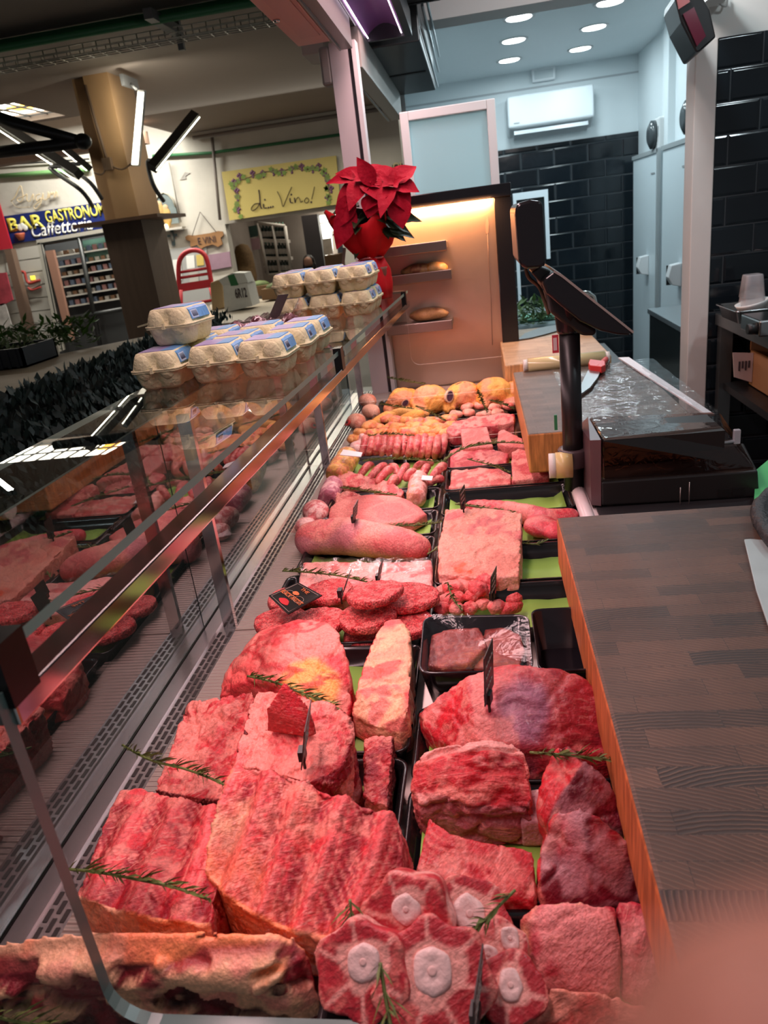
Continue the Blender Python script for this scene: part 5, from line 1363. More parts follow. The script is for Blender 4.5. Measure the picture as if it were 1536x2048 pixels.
rd_u = (sgn(1, .5) - sgn(0, .5)); rd_v = (sgn(.5, 0) - sgn(.5, 1))
text('lettering', 'THE', sgn(.36, .2), rd_u, rd_v, rd_u.length * .3, rd_v.length * .1, og, t, thick=.0006)
text('lettering', 'BLACK ANGUS', sgn(.06, .64), rd_u, rd_v, rd_u.length * .88, rd_v.length * .12, og, t, thick=.0006)
m = MB()
for pts in ([(.06, .06), (.94, .06), (.94, .94), (.06, .94), (.06, .06)],): m.tube([sgn(*p) for p in pts], .0005, 4)
for cx in (.3, .7): m.tube([sgn(cx + .16 * math.cos(a), .5 + .12 * math.sin(a)) for a in [6.283 * i / 20 for i in range(21)]], .0005, 4)
m.build('border', gl, t)
m = MB(); m.poly([sgn(.4 + .12 * math.cos(a) * (1.2 if math.cos(a) > 0 else .7), .38 + .07 * math.sin(a)) for a in [6.283 * i / 14 for i in range(14)]], nrm * .0006); m.tube([sgn(.06, .5), sgn(.94, .5)], .0009, 4); m.build('emblem', og, t)
m = MB(); m.poly([sgn(.5 + .19 * math.cos(a) * (1 + .15 * math.sin(3 * a)), .8 + .1 * math.sin(a)) for a in [6.283 * i / 18 for i in range(18)]], nrm * .0006); m.build('red_seal', rr, t)

# --- sliced meat under film behind the patties
sl = cut('sliced_meat', 'film-covered sliced meat in the tray just behind the beef patties', 'meat', [(606, 1122, .935), (700, 1124, .937), (790, 1122, .937), (862, 1118, .935), (866, 1180, .93), (780, 1190, .93), (660, 1195, .93), (590, 1190, .93)], .898, sty((.75, .1, .1), (.9, .42, .38), fa=.5, fs=24, c=(.7, .16, .16), ca=.5, cs=14, st=.5, sang=.5, sf=500, cr=.3), group=MG, vox=.0045, sm=4, disp=((.006, 30), (.002, 80)))
m = MB()
V = [[m.bm.verts.new(at(600 + 265 * i / 18, 1118 + 30 * j / 3 - 4 * (i % 2), .94 + .004 * math.sin(i * 1.9 + j))) for j in range(4)] for i in range(19)]
for a, b in zip(V, V[1:]):
    for j in range(3): m.bm.faces.new((a[j], b[j], b[j + 1], a[j + 1])).smooth = True
m.build('film', glass_mat('wrap_film', (.97, .93, .92), .4, .06, .18, two=True, wrinkle=.3), sl)

# --- pork and other cuts behind
s_pork = sty(PORK, PORKL, fa=.54, fs=16, c=(.55, .1, .11), ca=.42, cs=10, st=.35, sang=.2, sf=380, v=.4, vs=14)
s_prs = sty((.68, .22, .165), (.76, .31, .23), fa=.5, fs=22, c=PORK, ca=.45, cs=9, v=.35, vs=18, vc=(.8, .22, .18))
lumps_ = lambda pts: pts


def along(pts, z, rad, hz, n=7):
    P = [at(px, py, z) for px, py in pts]; P = smooth_line(P, 4); out = []
    for i, p in enumerate(P):
        s = i / (len(P) - 1); k = rad(s)
        out.append(((p.x, p.y, hz + k * .95), (k * 1.05, k * 1.15, k), (0, 0, 0)))
    return out


def roll_paint(col, P, L, N, H):
    col = mixc(col, (.78, .42, .3), ss(.55, .75, fbm(P * np.array([8., 12., 12.]) + 1, 2)) * ss(0, .3, L[:, 0] + .05) * .7)
    col = mixc(col, (.45, .2, .24), ss(.56, .64, fbm(P * 12 + 8, 2)) * .5)
    return mixc(col, (.75, .08, .08), ss(.09, .115, L[:, 0]) * ss(.6, .3, H))


lumps('pork_shoulder', 'long pork shoulder roll in front of the flat pink slab, pinned with a tag', 'meat', along([(625, 1085), (680, 1082), (740, 1088), (800, 1095), (835, 1098)], .925, lambda s: .045 - .016 * s ** 2 - .006 * (1 - s) ** 3, .897, 7), s_pork, group=MG, vox=.004, sm=8, disp=((.005, 14), (.0018, 50)), paint=roll_paint, zfloor=.897)
cut('pork_slab', 'flat smooth pink pork slab behind the shoulder roll', 'meat', [(660, 1012, .935), (690, 992, .94), (740, 988, .942), (800, 992, .94), (838, 1010, .935), (854, 1025, .93), (825, 1043, .925), (750, 1050, .925), (690, 1048, .925), (655, 1035, .925)], .897, sty((.64, .155, .14), PORKL, fa=.66, fs=12, c=(.6, .13, .13), ca=.42, cs=7, st=.25, sang=1.2, sf=300), group=MG, vox=.004, sm=8, dome=.006, disp=((.004, 14), (.001, 60)))
n_ = lumps('netted_roast', 'netted salami-like roast in clear wrap beside the perforated strip', 'meat', [((at(632, 1028, .92).x, at(632, 1028, .92).y, .925), (.035, .05, .03), (0, 0, .3)), ((at(612, 1050, .92).x, at(612, 1050, .92).y, .918), (.028, .03, .022), (0, 0, 0))], sty((.68, .16, .16), (.92, .55, .5), fa=.52, fs=60, soft=.04, v=.9, vs=40), group=MG, mat=MOIST, vox=.0035, sm=5, disp=((.003, 40),), zfloor=.897)
m = MB(); a = at(605, 1062, .91); m.prism([a + Vector(v) for v in ((-.035, -.02, .012), (.01, -.035, .01), (.035, .005, .02), (-.005, .02, .022))], [a + Vector(v) for v in ((-.035, -.02, .009), (.01, -.035, .006), (.03, .0, .008), (-.005, .015, .008))])
m.build('wrap_tail', glass_mat('wrap_pink', (.95, .8, .78), .5, .1, .15), n_)


def belly_paint(col, P, L, N, H):
    c = np.array(at(925, 1120, .96)); d = np.hypot((P[:, 0] - c[0]) / .03, (P[:, 1] - c[1]) / .035)
    n = fbm(P * 38, 3)
    col = mixc(col, (.75, .1, .04), ss(1.2, .5, d) * ss(.52, .6, n) * .9)
    e = np.abs(d - .95); col = mixc(col, (.72, .12, .08), ss(.1, .03, e) * ss(-.2, .2, P[:, 0] - c[0]) * .7)
    return mixc(col, (.7, .25, .2), ss(.02, .008, np.abs(fbm(P * 12 + 30, 3) - .5)) * .6)


cut('pork_belly', 'pale square slab of pork belly in the right column', 'meat', [(889, 1018, .96), (960, 1014, .965), (1043, 1025, .965), (1043, 1080, .955), (1038, 1152, .94), (960, 1155, .94), (875, 1148, .94), (876, 1090, .95)], .895, s_prs, group=MG, crease=(.003, 15), vox=.003, sm=3, disp=((.0035, 16), (.0015, 60)), paint=belly_paint, sides=[((0, -1, 0), .6, sty((.9, .42, .36), PORKL, fa=.5))])
lumps('pork_tenderloin', 'long pork tenderloin with a darker red end behind the square belly', 'meat', along([(945, 1018), (1000, 1022), (1050, 1032), (1100, 1040), (1140, 1035)], .915, lambda s: .02 + .004 * math.sin(3 * s), .897) + [((at(1082, 1050, .92).x, at(1082, 1050, .92).y, .917), (.04, .045, .022), (0, 0, .2)), ((at(1108, 1058, .92).x, at(1108, 1058, .92).y, .915), (.03, .035, .02), (0, 0, 0))], sty((.54, .08, .095), (.74, .25, .21), fa=.62, fs=16, c=(.66, .06, .08), ca=.5, cs=10, st=.4, sang=.1, sf=420), group=MG, mat=MOIST, vox=.0036, sm=6, disp=((.003, 20), (.001, 60)), zfloor=.897)

# --- diced meat
s_dice = sty((.68, .07, .075), (.8, .24, .21), fa=.58, fs=26, c=(.66, .07, .08), ca=.45, cs=20, st=.3)
rnd = random.Random(4)
spots = [(885, 1182), (905, 1176), (930, 1172), (952, 1168), (972, 1165), (895, 1200), (918, 1195), (945, 1192), (968, 1184), (885, 1218), (912, 1218), (940, 1216), (965, 1208), (992, 1212), (1015, 1218), (1030, 1212), (1028, 1200), (955, 1178)]
where = ['by the rosemary tip', 'at the far edge', 'second along the far edge', 'third along the far edge', 'at the far right corner of the pile', 'left of the pile centre', 'under the rosemary sprig', 'near the pile centre', 'leaning on the price tag', 'at the near left corner', 'second along the near edge', 'third along the near edge', 'below the pile centre', 'in front of the price tag', 'at the near right, by the liver tub', 'rightmost in the tray', 'right of the price tag clip', 'topmost of the pile']
for i, (px, py) in enumerate(spots):
    top = i == 17; z = .935 if top else .918 + .008 * (i % 3 == 1)
    c = at(px, py, z); m = MB(); s = .013 + .006 * rnd.random()
    m.ball(c, (s * 1.3, s * 1.1, s * .8), Matrix.Rotation(rnd.random() * 3, 3, 'Z').to_quaternion(), 2)
    for k in range(3): m.box(c + Vector((-s * .8, -s * .7, -s * .7)), c + Vector((s * .8, s * .7, s * .6)), R=Matrix.Rotation(rnd.random() * 3, 3, 'Z') @ Matrix.Rotation(rnd.random() * .6, 3, 'X'))
    organic('meat_chunk', m.bm, MUSCLE, s_dice, label='diced meat chunk ' + where[i], cat='meat', group='diced meat chunks', vox=.0026, sm=2, disp=((.005, 40), (.0015, 120)))

# --- liver tub in film, empty tub
lt = [at(848, 1232, .985), at(1056, 1228, .985), at(1066, 1338, .985), at(838, 1345, .985)]
tub = pm('tub_plastic', (.012, .01, .013), .14)


def tubm(label, rim, depth, r=.022, taper=.18, z=None, cat='tray'):
    c = sum(rim, Vector()) / 4
    def rg(k, zz, rk=1.):
        out = []
        for i in range(4):
            p = c + (rim[i] - c) * k; a = c + (rim[i - 1] - c) * k; b = c + (rim[(i + 1) % 4] - c) * k
            pa = p + (a - p).normalized() * r * rk; pb = p + (b - p).normalized() * r * rk
            for j in range(6):
                s = j / 5; qd = pa * (1 - s) ** 2 + p * 2 * s * (1 - s) + pb * s * s
                out.append(Vector((qd.x, qd.y, rim[i].z + zz)))
        return out
    m = MB(); m.loft([rg(1 - taper, -depth, .8), rg(1, -.006), rg(1.02, -.002), rg(1.0, 0), rg(.97, -.003), rg(1 - taper - .03, -depth + .005, .8)])
    return tag(m.build('tub', tub), label, cat, 'black tubs')


lv = tubm('deep black tub of sliced liver under stretched film', lt, .085)
c = sum(lt, Vector()) / 4
s_liv = sty((.2, .028, .024), (.36, .065, .05), fa=.6, fs=30, soft=.1, c=(.2, .028, .028), ca=.45, cs=12, cr=.35, crs=180, crc=(.5, .17, .12))
cut('liver_slice', 'brown liver slice at the left in the film-covered tub', 'meat', [(862, 1268, .968), (900, 1258, .97), (958, 1252, .972), (975, 1290, .968), (940, 1325, .962), (880, 1335, .958), (856, 1330, .958), (858, 1295, .963)], .925, s_liv, group='liver slices', mat=MOIST, vox=.003, sm=4, disp=((.0025, 30), (.0008, 120)), sides=[((1, 0, 0), .7, sty((.15, .02, .02), (.2, .03, .03)))])
cut('liver_slice', 'brown liver slice at the right in the film-covered tub', 'meat', [(968, 1258, .964), (1005, 1252, .965), (1040, 1268, .962), (1052, 1300, .957), (1040, 1330, .952), (970, 1335, .95), (940, 1335, .95), (965, 1300, .957)], .925, s_liv, group='liver slices', mat=MOIST, vox=.003, sm=4, disp=((.0025, 30), (.0008, 120)))
m = MB(); n = 20
V = []
for i in range(n + 1):
    row = []
    for j in range(n + 1):
        a, b = i / n, j / n; p = lt[0] * (1 - a) * (1 - b) + lt[1] * a * (1 - b) + lt[2] * a * b + lt[3] * (1 - a) * b
        e = min(a, 1 - a, b, 1 - b) * 2
        row.append(m.bm.verts.new(p + Vector((0, 0, .003 - .012 * e + .0025 * (1 - e) ** 3 * math.sin(i * 2.3) * math.sin(j * 2.7)))))
    V.append(row)
for i in range(n):
    for j in range(n): m.bm.faces.new((V[i][j], V[i + 1][j], V[i + 1][j + 1], V[i][j + 1])).smooth = True
m.build('film', glass_mat('stretch_film', (.97, .95, .96), .3, .025, .1, two=True, wrinkle=.1), lv)
tubm('empty black tub between the liver tub and the nearest board', [at(1062, 1218, .975), at(1180, 1212, .975), at(1235, 1335, .975), at(1078, 1340, .975)], .07, r=.018)

# --- sausages
s_sau = sty((.58, .085, .09), (.74, .24, .2), fa=.56, fs=90, soft=.06, c=(.5, .06, .07), ca=.45, cs=40)


def sausage(label, pts, r, group):
    P = smooth_line(pts, 4); n = len(P); m = MB()
    m.tube(P, [r * (.45 if i in (0, n - 1) else (.85 if i in (1, n - 2) else 1)) for i in range(n)], 12)
    me_bm = m.bm
    return organic('sausage', me_bm, MOIST, s_sau, label=label, cat='sausage', group=group, vox=.0038, sm=3, disp=((.0016, 60),))


ordn = ['first', 'second', 'third', 'fourth', 'fifth', 'sixth', 'seventh', 'eighth', 'ninth', 'tenth', 'eleventh', 'twelfth', 'thirteenth', 'fourteenth', 'fifteenth', 'sixteenth']
for i in range(13):
    x = 728 + 13.2 * i; lift = .0
    p0 = at(x - 8 + (i % 3) * 2, 917, .905); p1 = at(x, 893 + (i % 2) * 4, .938 + .004 * (i % 3)); p2 = at(x + 3, 876 + 3 * math.sin(i * 2.), .952); p3 = p2 + Vector((.004, .035, -.03))
    sausage(f'{ordn[i]} sausage from the left in the far row draped in a ridge', [p0, p1, p2, p3], .0125, 'sausages in the far row')
pairs = [((716, 955), (745, 930)), ((735, 962), (772, 930)), ((752, 967), (785, 938)), ((778, 935), (795, 950)), ((790, 970), (815, 930)), ((808, 962), (830, 945)), ((826, 938), (868, 928)), ((842, 955), (855, 935)), ((862, 958), (890, 932)), ((850, 972), (888, 960)), ((776, 976), (792, 958))]
for i, (a, b) in enumerate(pairs):
    z = .915 + .01 * (i % 3)
    A = at(*a, z); B = at(*b, z + .01); M_ = (A + B) / 2 + Vector((.006, 0, .012))
    sausage(f'{ordn[i]} sausage from the left in the near row, just behind the streaky strips', [A, M_, B], .0125, 'sausages in the near row')

# --- pork strips, wrapped roast, packet roast
s_str = sty((.6, .1, .1), (.74, .28, .23), fa=.5, fs=26, c=(.76, .14, .15), ca=.45, cs=14, st=.5, sang=.3, sf=400)
cut('pork_strip', 'streaky pork strip lying behind the rosemary, nearest the sausages', 'meat', [(676, 946, .94), (700, 940, .943), (745, 952, .943), (790, 965, .94), (808, 980, .93), (802, 992, .925), (760, 985, .925), (700, 972, .925), (672, 965, .925)], .897, s_str, group=MG, mat=MUSCLE, crease=(.003, 30), vox=.004, sm=4, disp=((.004, 20), (.0015, 70)))
cut('pork_strip', 'ragged pork strip tucked between the netted roast and the flat pink slab', 'meat', [(670, 982, .935), (700, 980, .938), (735, 990, .935), (720, 1005, .925), (668, 1008, .92)], .897, s_str, group=MG, mat=MUSCLE, crease=(.004, 30), vox=.004, sm=4, disp=((.005, 24), (.0015, 70)))


def roasttube(label, a, b, r, style):
    A = Vector(a); B = Vector(b); m = MB(); n = 14
    m.tube([A + (B - A) * i / n for i in range(n + 1)], [r * (.6 if i in (0, n) else 1 + .05 * math.sin(i * 2.5)) for i in range(n + 1)], 20)
    return organic('tied_roast', m.bm, MOIST, style, label=label, cat='meat', group='wrapped roasts', vox=.0035, sm=4, disp=((.0025, 40),))


o = roasttube('small tied roast in film with a white label on green paper', at(832, 1000, .925), at(838, 955, .93), .026, sty((.66, .2, .16), (.88, .42, .36), fa=.52, fs=50, v=.6, vs=30, c=(.5, .3, .08), ca=.36))
m = MB(); p = at(852, 958, .95); m.prism([p + Vector(v) for v in ((-.012, -.012, .004), (.016, -.014, 0), (.018, .014, .002), (-.01, .016, .006))], [p + Vector(v) for v in ((-.012, -.012, .002), (.016, -.014, -.002), (.018, .014, 0), (-.01, .016, .004))]); m.build('price_label', pm('label_white', (.72, .66, .66), .5), o)
o = roasttube('spice-coated roast in a clear packet with a white label at the far left', at(672, 955, .93), at(698, 912, .945), .035, sty((.8, .3, .16), (.9, .5, .15), fa=.5, fs=60, c=(.55, .3, .08), ca=.45, cs=50, cr=.5, crs=160, crc=(.35, .22, .05)))
m = MB(); p = at(702, 908, .985); m.prism([p + Vector(v) for v in ((-.03, -.012, .004), (.03, -.014, -.006), (.03, .02, -.004), (-.026, .026, .008))], [p + Vector(v) for v in ((-.03, -.012, .002), (.03, -.014, -.008), (.03, .02, -.006), (-.026, .026, .006))]); m.build('price_label', pm('label_white', (.72, .66, .66), .5), o)
roasttube('purplish roast in clear wrap pressed against the divider near the strip', at(655, 1000, .92), at(668, 968, .925), .028, sty((.5, .14, .2), (.8, .42, .42), fa=.55, fs=40, v=.5, vs=30))
p = at(715, 885, .94)
lumps('wrapped_cut', 'meat in clear wrap with a twisted end left of the far sausages', 'meat', [((p.x, p.y, .922), (.03, .04, .024), (0, 0, .3)), ((p.x + .012, p.y + .03, .95), (.012, .014, .014), (0, .5, 0))], sty((.8, .3, .28), (.9, .55, .5), fa=.5, fs=30), group='wrapped roasts', mat=MOIST, vox=.004, sm=5)

# --- lamb and ribs in the right column, far part
s_lamb = sty((.5, .06, .075), (.74, .26, .23), fa=.58, fs=22, c=(.62, .08, .1), ca=.45, cs=14, st=.4, sang=.2, sf=420)
s_rack = sty((.58, .1, .1), (.78, .3, .25), fa=.5, fs=70, c=(.62, .08, .1), ca=.45, cs=40)
cut('lamb_rack', 'rack of ribs lying crosswise with a knobbly cut edge, right column', 'meat', [(892, 862, .955), (905, 842, .965), (950, 832, .97), (1000, 826, .972), (1028, 826, .97), (1030, 842, .96), (990, 850, .955), (950, 856, .955), (910, 872, .945)], .91, s_rack, group=MG, vox=.0045, sm=3, disp=((.006, 34), (.003, 70)), sides=[((0, -1, 0), .4, s_lamb)])
cut('pork_block', 'pale pink pork block standing in front of the rack of ribs', 'meat', [(921, 858, .962), (974, 852, .962), (984, 884, .948), (986, 893, .945), (925, 896, .945)], .905, sty((.62, .16, .15), (.74, .27, .24), fa=.52, fs=16, st=.3), group=MG, vox=.004, sm=3, disp=((.003, 22),))
cut('lamb_piece', 'flat meaty piece just below the pale pork block', 'meat', [(898, 900, .935), (930, 893, .94), (985, 897, .938), (1018, 905, .93), (1012, 925, .92), (960, 932, .918), (900, 938, .918)], .897, s_lamb, group=MG, vox=.004, sm=4, disp=((.005, 20), (.002, 60)))
cut('lamb_piece', 'pinkish chunk leaning between the rack of ribs and the boards', 'meat', [(996, 862, .955), (1008, 858, .958), (1045, 876, .945), (1052, 895, .935), (1010, 892, .94), (994, 885, .94)], .9, sty((.62, .16, .15), (.74, .27, .24), fa=.5, st=.3), group=MG, vox=.004, sm=3, disp=((.003, 24),))
cut('lamb_cutlets', 'row of sliced cutlets at the near edge of the lamb tray', 'meat', [(903, 940, .93), (960, 934, .934), (1000, 938, .934), (1024, 946, .93), (1022, 966, .918), (960, 972, .915), (896, 976, .915)], .897, sty((.62, .12, .11), (.78, .32, .26), fa=.5, fs=34, c=(.7, .12, .12), ca=.42, cs=20, st=.5, sang=1.2, sf=300), group=MG, vox=.004, sm=3, disp=((.006, 32), (.0015, 80)))
cut('brisket_chunk', 'marbled square chunk with white fat seams beside the middle board', 'meat', [(1022, 903, .945), (1040, 896, .95), (1075, 905, .948), (1100, 920, .94), (1098, 950, .925), (1060, 958, .92), (1024, 964, .92)], .897, sty((.52, .07, .08), (.76, .28, .24), fa=.58, fs=30, st=.75, sang=.9, sf=420, v=.6, vs=22), group=MG, mat=MUSCLE, vox=.004, sm=3, disp=((.004, 24),))

# --- chickens
s_ch = sty(CHICK, (.95, .45, .1), fa=.5, fs=14, c=(.92, .26, .05), ca=.42, cs=9, cr=.25, crs=150, crc=(.95, .52, .2))
SKIN = flesh_mat('chicken_skin', rough=.42, bump=.6, bscale=260, fine=.14)


def chicken(label, px, py, w, z, yaw, sticker=None, cavity=False):
    c = at(px, py, z); r = w; cy, sy = math.cos(yaw), math.sin(yaw)
    def o3(x, y, zz): return (c.x + r * (x * cy - y * sy), c.y + r * (x * sy + y * cy), z + r * zz)
    b = [(o3(0, .1, 0), (r, r * 1.2, r * .82), (0, 0, yaw)), (o3(.3, -.35, .12), (r * .62, r * .75, r * .55), (.2, 0, yaw)), (o3(-.32, -.3, .08), (r * .6, r * .75, r * .55), (.2, 0, yaw)),
         (o3(-.75, -.75, -.3), (r * .34, r * .62, r * .34), (.3, 0, yaw + .5)), (o3(.78, -.7, -.3), (r * .34, r * .62, r * .34), (.3, 0, yaw - .5)), (o3(.95, .1, -.1), (r * .2, r * .55, r * .24), (0, 0, yaw + .2)), (o3(-.95, .1, -.1), (r * .2, r * .55, r * .24), (0, 0, yaw - .2))]
    if cavity:
        for k in range(5): b.append((o3(-.5 + .25 * k, -.25 + .1 * abs(k - 2), .62 - .05 * abs(k - 2)), (r * .2, r * .17, r * .2), (0, 0, yaw)))
    o = lumps('whole_chicken', label, 'chicken', b, s_ch, group='whole chickens', mat=SKIN, vox=.005, sm=5, disp=((.007, 16), (.002, 60)), crease=(.004, 16), zfloor=.897,
              paint=lambda col, P, L, N, H: mixc(col, (.82, .3, .2), ss(.55, .68, fbm(P * 13 + px, 3)) * .7))
    if cavity:
        m = MB(); m.ball(o3(0, -.12, .62), (r * .42, r * .22, r * .15), Matrix.Rotation(.7, 3, 'X').to_quaternion(), 3); m.build('cavity', pm('cavity_dark', (.09, .015, .012), .5), o)
    for sx, sz, a_, big in (sticker or ()):
        d = Vector((sx, -.9, sz)).normalized(); q = Vector(o3(sx, -.62, sz)); 
        n_ = d; u_ = n_.cross(Vector((0, 0, 1))).normalized(); v_ = u_.cross(n_)
        e1 = u_ * math.cos(a_) + v_ * math.sin(a_); e2 = v_ * math.cos(a_) - u_ * math.sin(a_)
        def oval(k, h): return [q + e1 * (.016 * k * big * math.cos(t_)) + e2 * (.023 * k * big * math.sin(t_)) + n_ * (h + r * .5) for t_ in [6.283 * i / 24 for i in range(24)]]
        # slide the label down on to the skin
        dl = -.5 * r + .0
        m = MB(); m.loft([oval(1, -.014), oval(1, .0012)]); bm_ = m; st = bm_.build('sticker', pm('sticker_cream', (.75, .5, .36), .45), o)
        m = MB(); m.loft([oval(.8, .0012), oval(.8, .002)]); m.build('printed_oval', pm('sticker_purple', (.07, .03, .07), .45, nscale=160, namt=.9), st)
    return o


chicken('whole orange chicken with purple oval sticker in the middle far row', 862, 800, .07, .955, .3, sticker=((.62, .2, .5, 1.),))
chicken('whole orange chicken with a round seal left of the stickered one', 806, 803, .062, .94, -.2, sticker=((.25, .1, .9, .72),))
chicken('whole orange chicken with open neck, left of the two by the boards', 926, 792, .066, .955, 0., cavity=(.02, -.012))
chicken('whole orange chicken with dark cavity nearest the pale board', 988, 785, .068, .96, .1, cavity=(.0, -.016))
chicken('whole orange chicken half hidden by the middle board', 1034, 786, .055, .95, .2)
s_pk2 = sty(CHICKP, (.95, .5, .36), fa=.5, fs=18, c=(.88, .28, .16), ca=.42, cs=10)
for px, py, w, z, lab in ((735, 800, .035, .93, 'small plucked bird in a wrapper at the far left by the post'), (712, 842, .036, .925, 'pink chicken portion with a red seal at the left end'), (742, 822, .034, .925, 'pink chicken portion behind the yellow drumsticks'), (1020, 806, .04, .925, 'pink skinned bird beside the boards')):
    c = at(px, py, z)
    o = lumps('chicken_portion', lab, 'chicken', [((c.x, c.y, z), (w, w * 1.3, w * .75), (0, 0, .4)), ((c.x + w * .5, c.y - w * .6, z - w * .2), (w * .5, w * .8, w * .45), (0, 0, -.5))], s_pk2, group='chicken portions', mat=SKIN, vox=.005, sm=5, disp=((.004, 20),), zfloor=.897)
    if px == 712:
        M_ = Matrix.Rotation(-.8, 3, 'Y') @ Matrix.Rotation(.5, 3, 'X'); q = c + Vector((-.026, -.03, .004))
        m = MB(); m.lathe(q, [(.012, -.004), (.012, .003)], 18, M_); s1 = m.build('red_seal', pm('seal_red', (.65, .03, .03), .4), o)
        m = MB(); m.lathe(q, [(.005, .003), (.005, .0045)], 14, M_); m.build('dot', pm('seal_black', (.02, .01, .01), .4), s1)
s_yl = sty((.95, .42, .08), (.95, .52, .16), fa=.5, fs=24, c=(.92, .3, .06), ca=.42)
for i, (a, b, lab) in enumerate((((742, 848), (790, 828), 'long yellow drumstick at the left of the orange pieces'), ((775, 830), (835, 822), 'yellow drumstick lying in front of the stickered chicken'), ((800, 838), (850, 828), 'yellow drumstick under the rosemary'))):
    A, B = at(*a, .93), at(*b, .938); m = MB(); n = 10
    m.tube([A + (B - A) * k / n for k in range(n + 1)], [.008, .013, .016, .018, .02, .021, .022, .022, .02, .016, .008], 14)
    organic('drumstick', m.bm, SKIN, s_yl, label=lab, cat='chicken', group='yellow drumsticks', vox=.004, sm=4, disp=((.003, 30),))
s_ct = sty((.85, .22, .07), (.88, .38, .12), fa=.5, fs=40, c=(.88, .2, .14), ca=.5, cs=26, cr=.4, crs=120, crc=(.95, .58, .3))
k = 0
for row, (py, x0, x1, n, z) in enumerate(((842, 770, 895, 7, .935), (854, 735, 900, 9, .94), (866, 722, 895, 9, .935), (876, 712, 890, 8, .92))):
    for i in range(n):
        px = x0 + (x1 - x0) * i / (n - 1); c = at(px + rnd.uniform(-4, 4), py + rnd.uniform(-3, 3), z); s = .023 + .006 * rnd.random()
        m = MB(); m.ball(c, (s * 1.25, s, s * .7), Matrix.Rotation(rnd.random() * 3, 3, 'Z').to_quaternion(), 2); m.ball(c + Vector((rnd.uniform(-.012, .012), rnd.uniform(-.01, .01), .004)), (s * .8, s * .7, s * .6), None, 2)
        organic('chicken_piece', m.bm, FLESH, s_ct, label='orange marinated chicken piece ' + ['in the farthest row of the heap', 'in the second row of the heap', 'in the third row of the heap', 'in the row touching the far sausages'][row] + ', ' + ordn[i] + ' from the left', cat='chicken', group='marinated chicken pieces', vox=.0042, sm=3, disp=((.006, 45), (.002, 120)))
for i in range(9):
    c = at(905 + (i % 5) * 28 + 6 * (i // 5), 812 + 14 * (i // 5) + (i % 2) * 4, .93); s = .022
    m = MB(); m.ball(c, (s * 1.3, s, s * .7), Matrix.Rotation(i * 1.3, 3, 'Z').to_quaternion(), 2); m.ball(c + Vector((.012 * math.sin(i * 2), .008, .004)), (s * .8, s * .7, s * .6), None, 2)
    organic('chicken_piece', m.bm, FLESH, sty((.9, .28, .2), (.95, .46, .34), fa=.5, fs=36, c=(.85, .2, .16), ca=.45), label=f'pinkish chicken piece under the rosemary behind the rack of ribs, {ordn[i]} of its heap', cat='chicken', group='pinkish chicken pieces', vox=.0045, sm=3, disp=((.004, 50),))

# ================================================================ ROSEMARY
R = lambda lab, px, z, **k: rosemary(lab, [at(x, y, zz) for (x, y), zz in zip(px, z if isinstance(z, (list, tuple)) else [z] * len(px))], **k)
R('rosemary sprig lying across the front left rib slab', [(130, 1738), (200, 1745), (280, 1760), (350, 1775), (420, 1800)], [.99, .995, 1.0, 1.0, 1.0], seed=1, length=.03, dens=190, w=.0016)
R('rosemary sprig sticking out over the perforated strip by the ragged rib slab', [(245, 1490), (300, 1520), (360, 1535), (410, 1552), (450, 1570)], [.985, .99, .99, .995, .995], seed=2, length=.03, dens=190, w=.0016)
R('rosemary sprig on the fat-capped roast behind the steak wedge', [(495, 1352), (550, 1365), (600, 1385), (650, 1405), (685, 1422)], [1.005, 1.015, 1.015, 1.005, 1.0], seed=3, length=.03, dens=190, w=.0016)
R('rosemary sprig tuft at the upper left of the oxtail tub', [(700, 1800), (705, 1850)], [1.02, .995], seed=4, length=.032, dens=330, w=.0018)
R('rosemary sprig standing in the middle of the oxtail tub', [(760, 1925), (772, 2000), (785, 2070)], [1.03, 1.015, 1.005], seed=5, length=.026, dens=260, w=.0016)
R('rosemary sprig over the right oxtail pieces', [(1030, 1780), (985, 1825), (940, 1870)], [1.0, .995, .99], seed=6, length=.028, dens=240, w=.0016)
R('rosemary sprig behind the two dark joints at the board', [(1060, 1505), (1130, 1510), (1220, 1520)], [.99, 1.0, .99], seed=7, length=.026, dens=240, w=.0014)
R('rosemary sprig on the film-covered sliced meat', [(565, 1142), (620, 1145), (680, 1152), (740, 1165)], [.93, .945, .95, .955], seed=8, length=.024, dens=200)
R('rosemary sprig at the left of the diced meat', [(895, 1165), (905, 1195), (925, 1222)], [.945, .945, .94], seed=9, length=.02, dens=190)
R('rosemary sprig in front of the flat pink pork slab', [(735, 1055), (790, 1052), (840, 1050), (880, 1045)], .935, seed=10, length=.02, dens=250)
R('rosemary sprig between the netted roast and the pork strips', [(680, 975), (730, 982), (790, 990)], [.945, .948, .935], seed=11, length=.02, dens=260)
R('rosemary sprig on the pork tenderloin', [(910, 1008), (960, 1015), (1030, 1025)], [.96, .945, .94], seed=12, length=.018, dens=230)
R('rosemary sprig between the two rows of sausages', [(725, 922), (780, 918), (840, 920), (895, 925)], .945, seed=13, length=.02, dens=300)
R('rosemary sprig trailing from the sausages to the cutlets', [(880, 928), (920, 900), (960, 890), (1010, 885), (1060, 888)], [.945, .955, .97, .96, .95], seed=14, length=.022, dens=280)
R('rosemary sprig over the sliced cutlets', [(935, 918), (980, 930), (1020, 945)], .945, seed=15, length=.018, dens=220)
R('rosemary sprig on the drumsticks in front of the stickered chicken', [(830, 812), (860, 825), (890, 842)], [.985, .97, .955], seed=16, length=.024, dens=330)
R('rosemary sprig on the far left chicken', [(758, 808), (785, 812), (830, 818)], [.96, .97, .97], seed=17, length=.02, dens=200)
